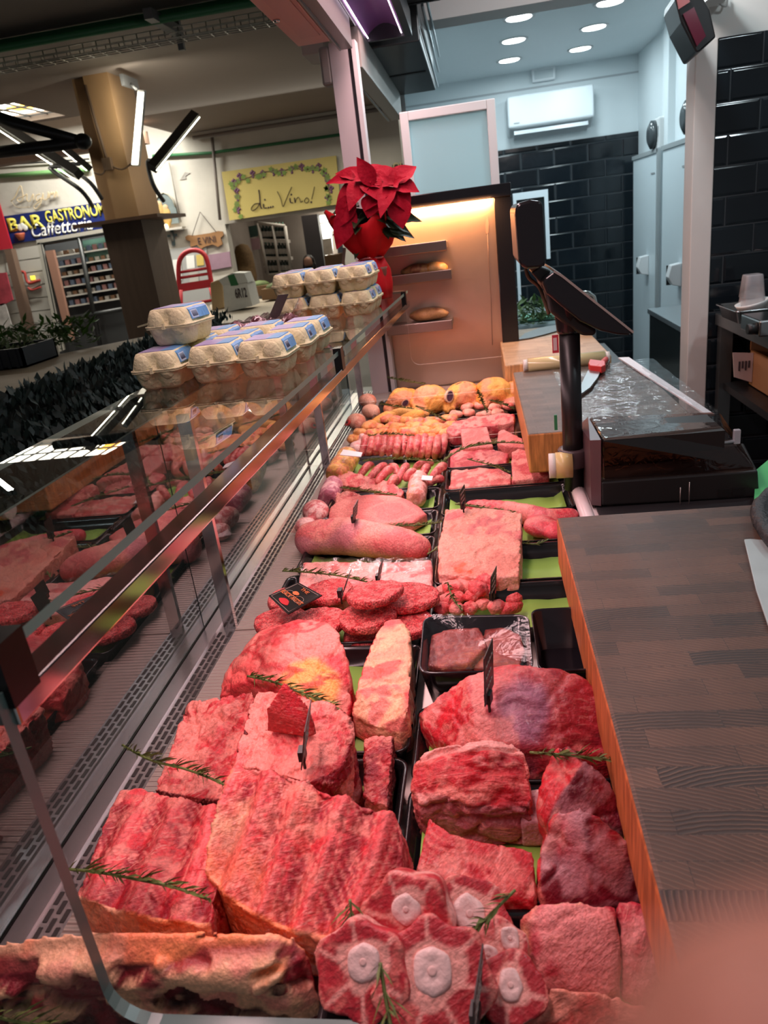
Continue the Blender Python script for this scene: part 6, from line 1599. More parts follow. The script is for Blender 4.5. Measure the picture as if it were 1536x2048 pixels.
R('rosemary sprig upright before the dark-cavity chicken', [(955, 780), (965, 805), (975, 825)], [1.0, .985, .965], seed=18, length=.024, dens=350)
R('rosemary sprig lying towards the middle board', [(978, 800), (1005, 808), (1028, 818)], .97, seed=19, length=.022, dens=280)
R('rosemary sprig against the steel panel of the tall display', [(775, 755), (810, 762), (850, 768)], [1.0, 1.005, 1.0], seed=20, length=.024, dens=200)
R('rosemary sprig at the right of the square belly on black tray rim', [(1042, 1085), (1070, 1088), (1095, 1080)], .925, seed=21, length=.016, dens=130)
R('rosemary sprig along the marinated chicken heap', [(730, 872), (780, 868), (830, 872)], [.955, .965, .96], seed=22, length=.018, dens=200)
R('rosemary sprig at the bottom left corner before the loin', [(-20, 2030), (40, 2045), (120, 2055)], [.97, .968, .965], seed=23, length=.03, dens=190, w=.0016)
R('rosemary sprig beside the pork roll and square belly', [(855, 1108), (870, 1100), (885, 1098)], .935, seed=24, length=.018, dens=120)

# ================================================================ PRICE TAGS
tent('price tag seen almost edge-on stuck in the big shoulder joint', at(978, 1408, .995), .012, .062, lean=(.05, .25), w=.05, yaw=.27)
tent('price tag stuck in the pile left of the top patty', at(682, 1196, .965), .012, .036, lean=(.45, .2), w=.04, yaw=.26)
tent('price tag behind the top patty', at(757, 1160, .955), .006, .03, lean=(.25, .1), w=.04, yaw=.26)
tent('price tag standing in the diced meat', at(985, 1200, .935), .01, .045, lean=(.1, .1), w=.045, yaw=.26)
tent('price tag on the far edge of the square pork belly', at(927, 1020, .965), .012, .04, lean=(0, .05), w=.05, yaw=.26)
tent('price tag stuck in the pork shoulder roll', at(708, 1046, .975), .012, .034, lean=(.2, .1), w=.05, yaw=.26)
tent('price tag stuck in the brisket slab', at(607, 1520, 1.015), .01, .05, lean=(.22, .1), w=.06, yaw=.26)
tent('price tag at the bottom edge behind the largest oxtail round', at(952, 2040, .97), .008, .045, lean=(.1, .05), w=.05, yaw=.26)
# ================================================================ ON THE GLASS SHELF
pulp = pm('carton_pulp', (.74, .69, .43), .9, nscale=60, namt=.14, bump=.35, bscale=150)
lab_blue = pm('label_blue', (.13, .34, .72), .4, nscale=55, namt=.55, stretch=(1, 3, 1)); lab_pic = pm('label_picture', (.36, .3, .55), .4, nscale=40, namt=.6); lab_wh = pm('label_code', (.55, .66, .82), .45)


def egg_ring(k, z, sc, top=False, hx=.05, hy=.061, r=.016):
    out = []
    N_ = 96
    for i in range(N_):
        a = 2 * math.pi * i / N_; c, s = math.cos(a), math.sin(a)
        q = max(abs(c) / hx, abs(s) / hy); x, y = c / q, s / q           # box outline
        ex = max(0, abs(x) - (hx - r)); ey = max(0, abs(y) - (hy - r))
        if ex > 0 and ey > 0:
            l = math.hypot(ex, ey); x = math.copysign(hx - r + ex / l * r, x); y = math.copysign(hy - r + ey / l * r, y)
        if abs(x) > hx - .01: x -= math.copysign(sc * abs(math.cos(math.pi * y / hy)) ** 4 * (abs(y) < hy * .5), x)
        if abs(y) > hy - .01: y -= math.copysign(sc * abs(math.cos(math.pi * x / hx)) ** 4 * (abs(x) < hx * .5), y)
        out.append(Vector((x * k, y * (1 - (1 - k) * hx / hy), z)))
    return out


def egg_carton():
    t = thing('egg_carton', (0, 0, 0), 'egg carton', 'egg carton', 'six-egg cartons on the glass shelf')
    m = MB(); m.loft([egg_ring(.72, 0, .01), egg_ring(.8, .004, .012), egg_ring(.9, .02, .009), egg_ring(.95, .034, .004), egg_ring(1.05, .0345, 0), egg_ring(1.05, .0375, 0)]); m.build('base', pulp, t)
    m = MB(); m.loft([egg_ring(1.06, .0378, 0), egg_ring(1.06, .0405, 0), egg_ring(.98, .0415, .003), egg_ring(.95, .05, .006), egg_ring(.87, .064, .005), egg_ring(.8, .071, 0), egg_ring(.74, .072, 0)]); ld = m.build('lid', pulp, t)
    for sx in (-.024, .024):
        b = MB(); b.ball((sx, -.0535, .044), (.019, .0105, .026), None, 3); b.build('egg_bulge', pulp, ld)
    m = MB(); m.box((-.006, -.0685, .034), (.0, -.063, .046)); m.build('clasp', pulp, ld)
    pr = [(-.034, .0727), (.037, .0727)]
    m = MB(); m.prism([(-.034, -.038, .0732), (.036, -.038, .0732), (.036, .038, .0732), (-.034, .038, .0732)], [(-.034, -.038, .0715), (.036, -.038, .0715), (.036, .038, .0715), (-.034, .038, .0715)]); lb = m.build('label', lab_pic, t)
    m = MB(); m.prism([(.036, -.038, .0733), (.0452, -.038, .0655), (.0452, .038, .0655), (.036, .038, .0733)], [(.035, -.038, .072), (.043, -.038, .064), (.043, .038, .064), (.035, .038, .072)]); m.prism([(.0452, -.038, .0655), (.0502, -.038, .0465), (.0502, .038, .0465), (.0452, .038, .0655)], [(.043, -.038, .064), (.047, -.038, .0465), (.047, .038, .0465), (.043, .038, .064)])
    m.prism([(.012, -.0382, .0734), (.037, -.0382, .0734), (.037, .0382, .0734), (.012, .0382, .0734)], [(.012, -.0382, .0725), (.037, -.0382, .0725), (.037, .0382, .0725), (.012, .0382, .0725)])
    side = m.build('label_flap', lab_blue, lb)
    m = MB(); m.prism([(.0458, -.034, .064), (.0504, -.034, .048), (.0504, -.008, .048), (.0458, -.008, .064)], [(.045, -.034, .064), (.0495, -.034, .048), (.0495, -.008, .048), (.045, -.008, .064)]); bc = m.build('code_panel', lab_wh, lb)
    m = MB()
    for k in range(7):
        y = -.031 + k * .0032; m.prism([(.0464, y, .062), (.0503, y, .051), (.0503, y + .0016, .051), (.0464, y + .0016, .062)], [(.0455, y, .062), (.0498, y, .051), (.0498, y + .0016, .051), (.0455, y + .0016, .062)])
    m.mi = 0
    bars = m.build('code_bars', pm('code_dark', (.03, .04, .09), .5), lb)
    return t


GZ = 1.331
eg = egg_carton(); remember(eg)
spots = []
xs = [-.645, -.538, -.428]
pos = ['left', 'middle', 'right']
for r_, (y, rn) in enumerate(((1.456, 'front'), (1.586, 'second'), (1.716, 'third'))):
    for j, x in enumerate(xs): spots.append((x + .004 * ((r_ + j) % 2) + .012 * r_, y + .006 * ((j * 2 + r_) % 3), GZ, .03 * math.sin(r_ * 3 + j * 2), f'{pos[j]} egg carton in the {rn} row of the nearer group'))
p = at(352, 690, GZ + .074)
spots.append((p.x, p.y + .05, GZ + .0745, -.14, 'single egg carton set on top of the nearer group'))
for lay, ln in ((0, 'lower'), (1, 'upper')):
    for r_, rn in enumerate(('front', 'rear')):
        for j, x in enumerate((-.585, -.482, -.378)):
            if lay == 0 and r_ == 1 and j < 1: continue
            spots.append((x - .004 * lay + .003 * r_, 2.385 + .131 * r_ + .004 * ((j + lay) % 2), GZ + lay * .0745, .025 * math.sin(j * 2 + lay + r_), f'{pos[j]} egg carton in the {rn} row, {ln} layer of the farther stack'))
for i, (x, y, z, rz, lab) in enumerate(spots):
    if i == 0:
        eg.location = (x, y, z); eg.rotation_euler.z = rz; eg['label'] = lab
    else:
        copy_tree(eg, (x, y, z), rz, lab)
p = Vector((spots[9][0], spots[9][1], spots[9][2]))
top_ = [o for o in bpy.data.objects if o.get('label', '').startswith('single egg carton')][0]
m = MB(); m.prism([(-.085, -.03, .042), (-.05, -.045, .048), (-.05, .03, .048), (-.082, .02, .042)], [(-.085, -.03, .039), (-.05, -.045, .044), (-.05, .03, .044), (-.082, .02, .039)])
tg = m.build('tongue', pulp, None, loc=(0, 0, 0)); tg.location = (0, 0, 0); tg.parent = top_

# cured sausages in clear packs
s_sal = sty((.12, .018, .03), (.45, .28, .3), fa=.6, fs=60, c=(.2, .03, .05), ca=.45, cs=30, v=.5, vs=40)
packfilm = glass_mat('pack_film', (.9, .82, .86), .6, .12, .2, two=True, wrinkle=.8)
for i, ((ax, ay), (bx, by), yy, lab) in enumerate((((466, 664), (526, 648), 1.87, 'pack of dark cured sausage left of the leaning card'), ((530, 660), (592, 642), 1.89, 'pack of dark cured sausage right of the leaning card with an upright film end'), ((608, 664), (650, 652), 1.9, 'pack of dark cured sausage beside the right egg carton of the third row'), ((437, 674), (464, 666), 1.86, 'small pack of cured sausage at the left behind the egg cartons'))):
    a = at(ax, ay, GZ + .025); b = at(bx, by, GZ + .03); a.y = yy; b.y = yy + .02
    a = atY(ax, ay, yy); b = atY(bx, by, yy + .03); a.z = max(a.z, GZ + .014); b.z = max(b.z, GZ + .018)
    m = MB(); n = 10
    lo_ = GZ + .016; nn = max(1, int((min(a.z, b.z) - lo_) / .03) + 1)
    for k in range(nn + 1):
        f_ = k / max(nn, 1)
        A = Vector((a.x, a.y + .02 * (k % 2), lo_ + (a.z - lo_) * f_)); B = Vector((b.x, b.y + .02 * (k % 2), lo_ + (b.z - lo_) * f_))
        m.tube([A + (B - A) * j / n + Vector((0, 0, .005 * math.sin(j * .9 + k))) for j in range(n + 1)], [.016 + .004 * math.sin(j * 1.7 + k) for j in range(n + 1)], 12)
    o = organic('salami_pack', m.bm, MOIST, s_sal, label=lab, cat='sausage', group='packs of cured sausage', vox=.003, sm=2, disp=((.003, 60),), zfloor=GZ)
    m = MB(); up = Vector((0, 0, 1)); d = (b - a).normalized()
    V = []
    for j in range(9):
        row = []
        for k in range(6):
            t_ = j / 8; q = a + (b - a) * (-.12 + 1.3 * t_) + Vector((0, -.02 + .07 * k / 5, .022 * math.sin(math.pi * k / 5) + .006 * math.sin(j * 2.1 + k * 1.7) + (.03 * max(0, t_ - .75) / .25 if i == 1 else 0)))
            q.z = max(q.z, GZ + .002); row.append(m.bm.verts.new(q))
        V.append(row)
    for r1, r2 in zip(V, V[1:]):
        for k in range(5): m.bm.faces.new((r1[k], r2[k], r2[k + 1], r1[k + 1])).smooth = True
    m.build('clear_pack', packfilm, o)
t = thing('price_card', atY(540, 660, 1.97), 'dark price card leaning up among the cured sausage packs', 'price card')
m = MB(); m.poly([atY(524, 666, 1.97), atY(544, 668, 1.98), atY(577, 588, 2.0), atY(556, 590, 1.99)], (0, .003, 0)); m.build('card', pm('card_dark', (.05, .035, .04), .25), t)

# ---------------------------------------------------------------- poinsettia
PC = Vector((-.388, 2.84, GZ))
t = thing('poinsettia', PC, 'red poinsettia in red wrapping standing at the far end of the glass shelf', 'plant')
m = MB(); n = 40; rr_ = random.Random(3)


def wr(r, z, wav, ph=0, sharp=0): return [PC + Vector(((r + wav * math.sin(5 * a + ph) + sharp * abs(math.sin(2 * a + .4)) ** 6) * math.cos(a), (r + wav * math.sin(5 * a + ph)) * math.sin(a), z + sharp * 1.3 * abs(math.sin(2 * a + .4)) ** 6)) for a in [2 * math.pi * i / n for i in range(n)]]


m.loft([wr(.062, 0, .004), wr(.066, .05, .006, .4), wr(.06, .1, .009, .9), wr(.043, .145, .006, 1.4)], cap=False)
m.loft([wr(.043, .145, .006, 1.4), wr(.075, .185, .012, 1.8, .01), wr(.098, .235, .012, 2.1, .035), wr(.1, .262, .014, 2.3, .05)], cap=False)
wp = m.build('wrapping', pm('red_paper', (.5, .006, .012), .6, spec=.2, nscale=14, namt=.25, bump=.25, bscale=30), t); md = wp.modifiers.new('t', 'SOLIDIFY'); md.thickness = .001
m = MB(); m.lathe(PC, [(.052, .002), (.058, .1), (.06, .11)], 20); m.build('pot', pm('pot_brown', (.2, .06, .04), .6), t)
m = MB(); m.tube([PC + Vector((.045 * math.cos(a), .045 * math.sin(a), .145 + .002 * math.sin(3 * a))) for a in [6.283 * i / 20 for i in range(21)]], .004, 6); m.tube(smooth_line([PC + Vector((-.03, -.04, .145)), PC + Vector((-.05, -.07, .12)), PC + Vector((-.045, -.075, .09))]), .003, 5); m.build('ribbon', pm('ribbon_silver', (.6, .2, .22), .3, .6), t)
for k in range(5):
    m = MB(); a = k * 1.3; m.tube(smooth_line([PC + Vector((.01 * math.cos(a), .01 * math.sin(a), .1)), PC + Vector((.03 * math.cos(a), .03 * math.sin(a), .24)), PC + Vector((.07 * math.cos(a), .06 * math.sin(a), .36))]), .004, 6); m.build('stem', pm('stem_green', (.06, .09, .03), .6), t)


def leaf(base, d, nrm, ln, wd, mat, name, droop=.25, lobed=False):
    d = Vector(d).normalized(); nrm = Vector(nrm); s = d.cross(nrm).normalized(); nn = s.cross(d).normalized()
    K = 8; m = MB(); rows = []
    for i in range(K + 1):
        u = i / K; w = wd * (math.sin(math.pi * min(1, u * 1.02) ** .8) ** .9) * (1 + (.18 * math.sin(u * 14) if lobed else 0)) * (1 if u < 1 else 0) + .0006
        c = Vector(base) + d * (ln * u) - nn * (droop * ln * u * u)
        rows.append([m.bm.verts.new(c + s * (w * f) + nn * (.35 * w * abs(f) + .06 * w * math.sin(u * 20) * abs(f))) for f in (-1, -.5, 0, .5, 1)])
    for a, b in zip(rows, rows[1:]):
        for j in range(4): m.bm.faces.new((a[j], a[j + 1], b[j + 1], b[j])).smooth = True
    return m.build(name, mat, t, fix=False)


bract = pm('bract_red', (.33, .003, .018), .7, spec=.15, nscale=30, namt=.3, bump=.4, bscale=60); gleaf = pm('leaf_dark', (.02, .035, .012), .45, nscale=20, namt=.4)
VW = (CAM - PC).normalized()
stars = [((730, 362), .118, 9, .03), ((784, 372), .105, 8, .5)]
for si, ((px, py), ln, cnt, ph) in enumerate(stars):
    c = atY(px, py, PC.y - .05 - .02 * si)
    ax = (VW * .75 + Vector((0, 0, .75))).normalized(); e1 = ax.orthogonal().normalized(); e2 = ax.cross(e1)
    for k in range(cnt):
        a = 6.283 * k / cnt + ph + rr_.uniform(-.15, .15)
        d = (e1 * math.cos(a) + e2 * math.sin(a)) + ax * rr_.uniform(-.15, .3)
        leaf(c + d * .006, d, ax, ln * rr_.uniform(.85, 1.2), .034 * rr_.uniform(.85, 1.2), bract, 'bract', rr_.uniform(.1, .45))
    for k in range(5):
        a = 6.283 * k / 5 + .5; d = (e1 * math.cos(a) + e2 * math.sin(a)) * .8 + ax * .7; leaf(c, d, ax, ln * .5, .018, bract, 'bract', .2)
for (x0, y0), (x1, y1), w in (((748, 372), (722, 328), .03), ((704, 410), (680, 478), .04), ((704, 390), (682, 440), .035), ((794, 395), (803, 442), .042), ((745, 390), (738, 425), .034)):
    a = atY(x0, y0, PC.y - .09); b = atY(x1, y1, PC.y - .11); leaf(a, b - a, VW, (b - a).length * 1.3, w, bract, 'bract', .1)
for (x0, y0), (x1, y1) in (((728, 418), (694, 462)), ((750, 425), (806, 452)), ((735, 425), (720, 462)), ((765, 425), (775, 466)), ((730, 440), (700, 480)), ((750, 440), (800, 470)), ((740, 450), (745, 490)), ((720, 440), (690, 470)), ((770, 430), (828, 435)), ((760, 445), (815, 465)), ((770, 420), (760, 395)), ((735, 430), (712, 500)), ((780, 440), (802, 462))):
    a = atY(x0, y0, PC.y - .04); b = atY(x1, y1, PC.y - .06); leaf(a, b - a, VW + Vector((0, 0, .6)), (b - a).length * 1.25, .028, gleaf, 'leaf', .15, True)
for k in range(14):
    a = k * .9; c = PC + Vector((.02 * math.cos(a), .02 * math.sin(a), .26 + .02 * (k % 4))); leaf(c, (math.cos(a), math.sin(a) - .3, .3), (0, -.3, 1), .11, .032, gleaf, 'leaf', .5, True)
m = MB(); m.poly([atY(686, 495, 2.9), atY(692, 496, 2.9), atY(687, 548, 2.9), atY(681, 547, 2.9)], (0, .003, 0))
tag(m.build('plant_stake', pm('stake_white', (.5, .45, .42), .5)), 'pale flat plant stake left of the poinsettia wrapping', 'plant stake')

# ================================================================ MARKET HALL, NEAR: hedge, stall, crate
m = MB(); hr = random.Random(11)
for i in range(7000):
    y = hr.uniform(1.0, 4.6); z = 1.195 - abs(hr.gauss(0, .26)) * 1.0; x = -1.6 + hr.uniform(-.05, .06)
    up = z > 1.12
    d = Vector((hr.uniform(-.5, .6), hr.uniform(-.5, .5), 1.0 if up else hr.uniform(-1.2, -.4))).normalized(); l = hr.uniform(.028, .055); s = d.cross(Vector((1, hr.uniform(-.6, .6), 0))).normalized() * l * .32
    b = Vector((x, y, z)); q = [b, b + d * l * .5 + s, b + d * l, b + d * l * .5 - s]
    m.bm.faces.new([m.bm.verts.new(v) for v in q])
hg = m.build('leaf_garland', pm('garland_green', (.004, .014, .01), .6, nscale=12, namt=.5), fix=False)
tag(hg, 'dark green artificial leaf garland hung along the neighbouring stall', 'garland', kind='stuff')
m = MB(); m.box((-1.7, .9, 0), (-1.66, 4.7, 1.19)); tag(m.build('stall_screen', pm('stall_dark', (.02, .024, .02), .8)), 'dark front board of the neighbouring stall behind the garland', 'stall screen')
m = MB(); m.prism([(-2.9, 2.62, 1.17), (-1.70, 4.2, 1.17), (-1.70, .9, 1.17), (-2.9, .9, 1.17)], [(-2.9, 2.62, 1.12), (-1.70, 4.2, 1.12), (-1.70, .9, 1.12), (-2.9, .9, 1.12)]); m.box((-2.9, .9, 0), (-1.72, 2.5, 1.12))
tag(m.build('stall_counter', pm('stall_tan', (.36, .25, .15), .7, nscale=5, namt=.3)), 'worn tan counter top of the neighbouring stall', 'counter')
c0 = at(57, 732, 1.175); c1 = at(-60, 748, 1.175)
t = thing('produce_crate', (c0.x - .15, c0.y, 1.172), 'dark plastic crate of leafy greens on the tan stall counter', 'crate')
x1, y0 = c0.x, c0.y - .02
m = MB(); m.box((x1 - .4, y0, 1.172), (x1, y0 + .012, 1.262)); m.box((x1 - .4, y0 + .28, 1.172), (x1, y0 + .29, 1.262)); m.box((x1 - .012, y0, 1.172), (x1, y0 + .29, 1.262)); m.box((x1 - .4, y0, 1.172), (x1 - .388, y0 + .29, 1.262)); m.box((x1 - .4, y0, 1.172), (x1, y0 + .29, 1.18))
for k in range(9): m.box((x1 - .38 + k * .042, y0 - .004, 1.175), (x1 - .365 + k * .042, y0, 1.258))
m.build('crate', pm('crate_black', (.012, .014, .02), .5), t)


def greens(name, label, c, r, h, n, col, seed, kind='stuff', cat='greens', long=.12):
    g = random.Random(seed); m = MB(); c = Vector(c)
    for i in range(n):
        a = g.random() * 6.283; q = c + Vector((r[0] * math.sqrt(g.random()) * math.cos(a), r[1] * math.sqrt(g.random()) * math.sin(a), g.random() * h))
        d = Vector((g.uniform(-1, 1), g.uniform(-1, 1), g.uniform(-.1, .9))).normalized(); l = long * g.uniform(.5, 1.1); s = d.cross(Vector((g.uniform(-.3, .3), g.uniform(-.3, .3), 1))).normalized() * l * .15
        if q.z + d.z * l < c.z: d.z = abs(d.z)
        v = [m.bm.verts.new(p) for p in (q, q + d * l * .45 + s, q + d * l - Vector((0, 0, .1 * l)), q + d * l * .45 - s)]; m.bm.faces.new(v)
    o = m.build(name, pm(name + '_col_' + str(seed), col, .6, nscale=14, namt=.6), fix=False)
    return tag(o, label, cat, kind=kind)


greens('leafy_greens', 'pale leafy greens filling the dark plastic crate', (x1 - .2, y0 + .14, 1.19), (.17, .12), .08, 160, (.14, .18, .07), 5, long=.08)
gq = at(100, 700, 1.172)
greens('leafy_greens', 'heap of bright green leaves behind the crate on the tan stall', (gq.x - .05, gq.y + .05, 1.172), (.3, .2), .14, 420, (.07, .15, .02), 6, long=.09)
greens('fresh_herbs', 'bunch of fresh herbs on the worktop behind the scale display', tuple(atY(1060, 635, 4.7))[:2] + (.915,), (.16, .15), .12, 260, (.12, .22, .08), 7, long=.09)

# ================================================================ MARKET HALL, FAR WALL
XU, ZU = Vector((1, 0, 0)), Vector((0, 0, 1))


def wl(a, b): return (W(*a) - W(*b)).length


def wpanel(name, px, mat, label=None, cat=None, d=.03, th=.025, parent=None):
    m = MB(); m.poly([W(x, y, d) for x, y in px], (0, th, 0)); o = m.build(name, mat, parent)
    if label: tag(o, label, cat)
    return o


# bar sign
t = thing('bar_sign', W(120, 480, .05), 'blue sign reading BAR GASTRONOMIA and Caffetteria on the far wall', 'sign')
wpanel('board', [(5, 433), (262, 396), (270, 448), (18, 489)], pm('sign_blue', (.012, .022, .13), .4), d=.05, parent=t)
ye = pm('sign_yellow', (.85, .75, .12), .5); wt = pm('sign_white', (.8, .8, .76), .5)
q = W(20, 464, .058); text('lettering', 'BAR', q, XU, ZU, wl((16, 450), (86, 440)), .19, ye, t, bold=.03, thick=.006)
q = W(94, 447, .058); text('lettering', 'GASTRONOMIA', q, XU, ZU, wl((94, 440), (203, 424)) * 11 / 8.75, .17, ye, t, bold=.02, thick=.006)
q = W(66, 476, .058); text('lettering', 'Caffetteria', q, XU, ZU, wl((66, 476), (184, 452)), .19, wt, t, bold=.01, shear=.3, thick=.006)
m = MB(); c = W(41, 472, .06); m.lathe(c, [(.04, -.06), (.075, .02), (.078, .04)], 16); m.build('cup_emblem', pm('cup_red', (.5, .12, .06), .5), t)
m = MB()
for k in range(3): m.ball(W(40 + 5 * k, 455 - 3 * (k % 2), .06), (.045, .01, .05), None, 2)
m.build('steam_emblem', wt, t)
# neon greeting
NE = [[(22, 402), (30, 394), (40, 372), (44, 380), (46, 396), (40, 404), (34, 398), (48, 392), (54, 388)], [(54, 388), (54, 400), (60, 402), (66, 388), (67, 401)], [(80, 388), (72, 392), (74, 402), (82, 396), (81, 408), (72, 418), (68, 412), (84, 400)], [(84, 400), (86, 386), (87, 398), (94, 398), (97, 384), (98, 397)], [(98, 397), (103, 384), (104, 390), (108, 384), (109, 396)], [(109, 396), (113, 382), (115, 395)]]
m = MB()
for l in NE: m.tube(smooth_line([W(x, y, .07) for x, y in l]), .008, 6)
m.tube(smooth_line([W(22, 402, .06), W(34, 414, .06), W(60, 414, .06)]), .004, 5)
tag(m.build('neon_greeting', pm('neon_off', (.62, .5, .32), .4)), 'unlit glass tube lettering reading Auguri above the blue bar sign', 'neon sign')
# wine sign
t = thing('wine_sign', W(560, 430, .06), 'yellow sign reading di... Vino! framed by painted vines', 'sign')
wpanel('board', [(443, 344), (672, 311), (681, 408), (459, 441)], pm('sign_mustard', (.52, .42, .13), .6, nscale=3, namt=.06), d=.08, th=.04, parent=t)
cv = lambda p: W(420 + p[0] / 3.2, 250 + p[1] / 3.2, .088)
ink = pm('sign_ink', (.045, .025, .03), .6)
m = MB()
for l in ([(315, 500), (285, 505), (264, 532), (272, 547), (300, 530), (318, 498)], [(312, 415), (318, 455), (322, 515), (332, 536)], [(342, 505), (346, 530), (364, 528)], [(430, 425), (452, 470), (466, 522), (482, 488), (502, 440), (522, 396)], [(512, 468), (516, 495), (530, 496)], [(540, 465), (546, 497), (552, 475), (566, 462), (576, 480), (580, 494), (594, 486)], [(618, 464), (604, 484), (616, 499), (633, 483), (622, 464)], [(668, 395), (658, 440), (650, 474)]):
    m.tube(smooth_line([cv(p) for p in l]), .011, 6, flat=.3)
for p in ((350, 478), (374, 528), (388, 525), (402, 522), (520, 445), (648, 494)): m.ball(cv(p), (.013, .005, .013), None, 2)
m.build('lettering', ink, t)
vine = [(180, 570), (165, 520), (175, 460), (150, 410), (165, 365), (220, 345), (290, 320), (350, 300), (420, 295), (480, 290), (540, 270), (600, 290), (660, 275), (720, 290), (735, 340), (755, 390), (765, 440), (770, 490)]
m = MB(); m.tube(smooth_line([cv(p) for p in vine]), .006, 5); m.build('vine_stem', pm('vine_brown', (.16, .1, .07), .7), t)
vg = pm('vine_green', (.17, .26, .05), .7); vp = pm('vine_grape', (.16, .06, .13), .6); g = random.Random(2)
lm = MB()
for i, (x, y) in enumerate(smooth_line([Vector((a, b, 0)) for a, b in vine], 3)[k][:2] for k in range(0, 52, 1)):
    c = cv((x + g.uniform(-18, 18), y + g.uniform(-18, 18)))
    if i % 3 == 2:
        gm = MB()
        for (dx, dz) in ((0, 0), (.025, .02), (-.025, .02), (.0, .04), (.0, -.03)): gm.ball(c + Vector((dx, 0, dz)), (.02, .005, .02), None, 1)
        gm.build('grapes', vp, t)
    else:
        s = .045; lm.poly([c + Vector((s * math.cos(a) * (1 if k % 2 else .55), -.004, s * math.sin(a) * (1 if k % 2 else .55))) for k, a in enumerate([6.283 * j / 10 + i for j in range(10)])], (0, .004, 0))
lm.build('vine_leaves', vg, t)
# small signs right of the post
t = thing('dark_sign', W(810, 350, .04), 'dark sign with yellow letters QU half hidden by the frosted screen', 'sign')
wpanel('board', [(784, 330), (850, 320), (856, 385), (790, 393)], pm('sign_brown', (.05, .035, .02), .6), d=.04, parent=t)
text('lettering', 'QU', W(787, 345, .048), XU, ZU, wl((787, 345), (812, 341)), .12, pm('letter_cream', (.75, .65, .35), .6), t, bold=.02)
text('lettering', 'TER', W(789, 360, .048), XU, ZU, wl((789, 360), (816, 356)), .08, ye, t)
wpanel('small_sign', [(735, 334), (768, 330), (770, 345), (737, 349)], pm('sign_olive', (.2, .2, .13), .6, nscale=30, namt=.6), 'small olive sign on the wall between post and screen', 'sign', d=.03)
# E VINI board on its string
t = thing('wood_sign', W(410, 490, .05), 'carved wooden sign reading E VINI hanging from a string', 'sign')
wpanel('board', [(370, 474), (376, 470), (388, 471), (420, 466), (436, 462), (445, 463), (447, 470), (441, 476), (445, 488), (436, 494), (425, 489), (410, 493), (402, 498), (394, 490), (381, 494), (380, 482), (372, 480)], pm('sign_wood', (.3, .15, .06), .6, nscale=8, namt=.2), d=.05, th=.03, parent=t)
text('lettering', 'E VINI', W(397, 489, .056), XU, ZU, wl((397, 487), (432, 482)), .09, ink, t)
m = MB(); m.tube([W(384, 472, .05), W(400, 424, .04)], .005, 5); m.tube([W(400, 424, .04), W(432, 464, .05)], .005, 5); m.build('string', pm('string_dark', (.08, .06, .05), .7), t)
# niche picture, candle shelf, crucifix
t = thing('shrine_picture', W(335, 450, .05), 'arched devotional picture in blue and gold tones on the wall', 'picture')
arch = [(313, 452), (308, 412), (312, 398), (320, 388), (327, 385), (336, 389), (346, 400), (351, 414), (358, 446)]
wpanel('panel', arch, pm('shrine_blue', (.16, .2, .2), .6, nscale=6, namt=.5), d=.05, parent=t)
m = MB(); m.tube([W(x, y, .055) for x, y in arch[1:-1]], .012, 6); m.build('arch_rim', pm('shrine_rim', (.4, .38, .3), .6), t)
m = MB(); m.ball(W(322, 425, .05), (.06, .02, .16), None, 2); m.ball(W(334, 432, .05), (.07, .02, .14), None, 2); m.build('painted_robes', pm('shrine_gold', (.45, .3, .1), .6, nscale=14, namt=.5), t)
m = MB(); m.ball(W(318, 409, .05), (.05, .015, .05), None, 2); m.ball(W(331, 416, .05), (.045, .015, .05), None, 2); m.build('painted_heads', pm('shrine_skin', (.5, .33, .18), .6), t)
t = thing('shrine_shelf', W(340, 462, .1), 'narrow shelf with a small lamp under the arched picture', 'shelf')
wpanel('board', [(312, 460), (364, 453), (364, 457), (312, 464)], white_old, d=.16, th=.14, parent=t)
m = MB(); m.lathe(W(334, 458, .1), [(.02, 0), (.03, .02), (.025, .06), (.01, .07)], 12); m.build('lamp_glass', pm('lamp_glow', (.9, .6, .3), .4, emit=(1, .6, .25), estr=4), t)
t = thing('crucifix', W(345, 490, .04), 'small dark crucifix on the wall below the shelf', 'crucifix')
m = MB(); m.poly([W(x, y, .04) for x, y in ((340, 459), (346, 458), (350, 491), (344, 492))], (0, .02, 0)); m.poly([W(x, y, .045) for x, y in ((334, 470), (353, 467), (354, 472), (335, 475))], (0, .02, 0)); m.build('cross', pm('cross_blue', (.08, .12, .13), .6), t)
m = MB(); m.ball(W(344, 474, .05), (.02, .015, .07), None, 2); m.build('figure', pm('cross_figure', (.2, .2, .18), .5), t)
wpanel('framed_picture', [(415, 510), (459, 503), (463, 533), (419, 541)], pm('picture_mauve', (.32, .2, .26), .5, nscale=5, namt=.4), 'small mauve picture in a pale frame above the white carton', 'picture', d=.04)
t = thing('notice_board', W(400, 530, .04), 'notice board with papers behind the red hand truck', 'notice board')
wpanel('backing', [(330, 500), (412, 488), (420, 600), (345, 610)], pm('notice_grey', (.36, .36, .35), .7), d=.03, parent=t)
for px, mt in (([(372, 512), (388, 510), (390, 536), (374, 538)], wt), ([(392, 510), (406, 508), (408, 530), (394, 532)], pm('note_yellow', (.6, .45, .12), .6)), ([(345, 520), (362, 518), (364, 560), (348, 562)], wt), ([(378, 545), (396, 543), (398, 570), (380, 572)], pm('note_grey', (.45, .42, .38), .6))):
    wpanel('paper_note', px, mt, d=.04, th=.008, parent=t)
wpanel('old_patch', [(380, 346), (370, 344), (372, 358), (360, 360)], pm('patch_grey', (.35, .33, .3), .8), 'faint patched mark on the whitewashed wall by the niche', 'wall patch', d=.01, th=.012)

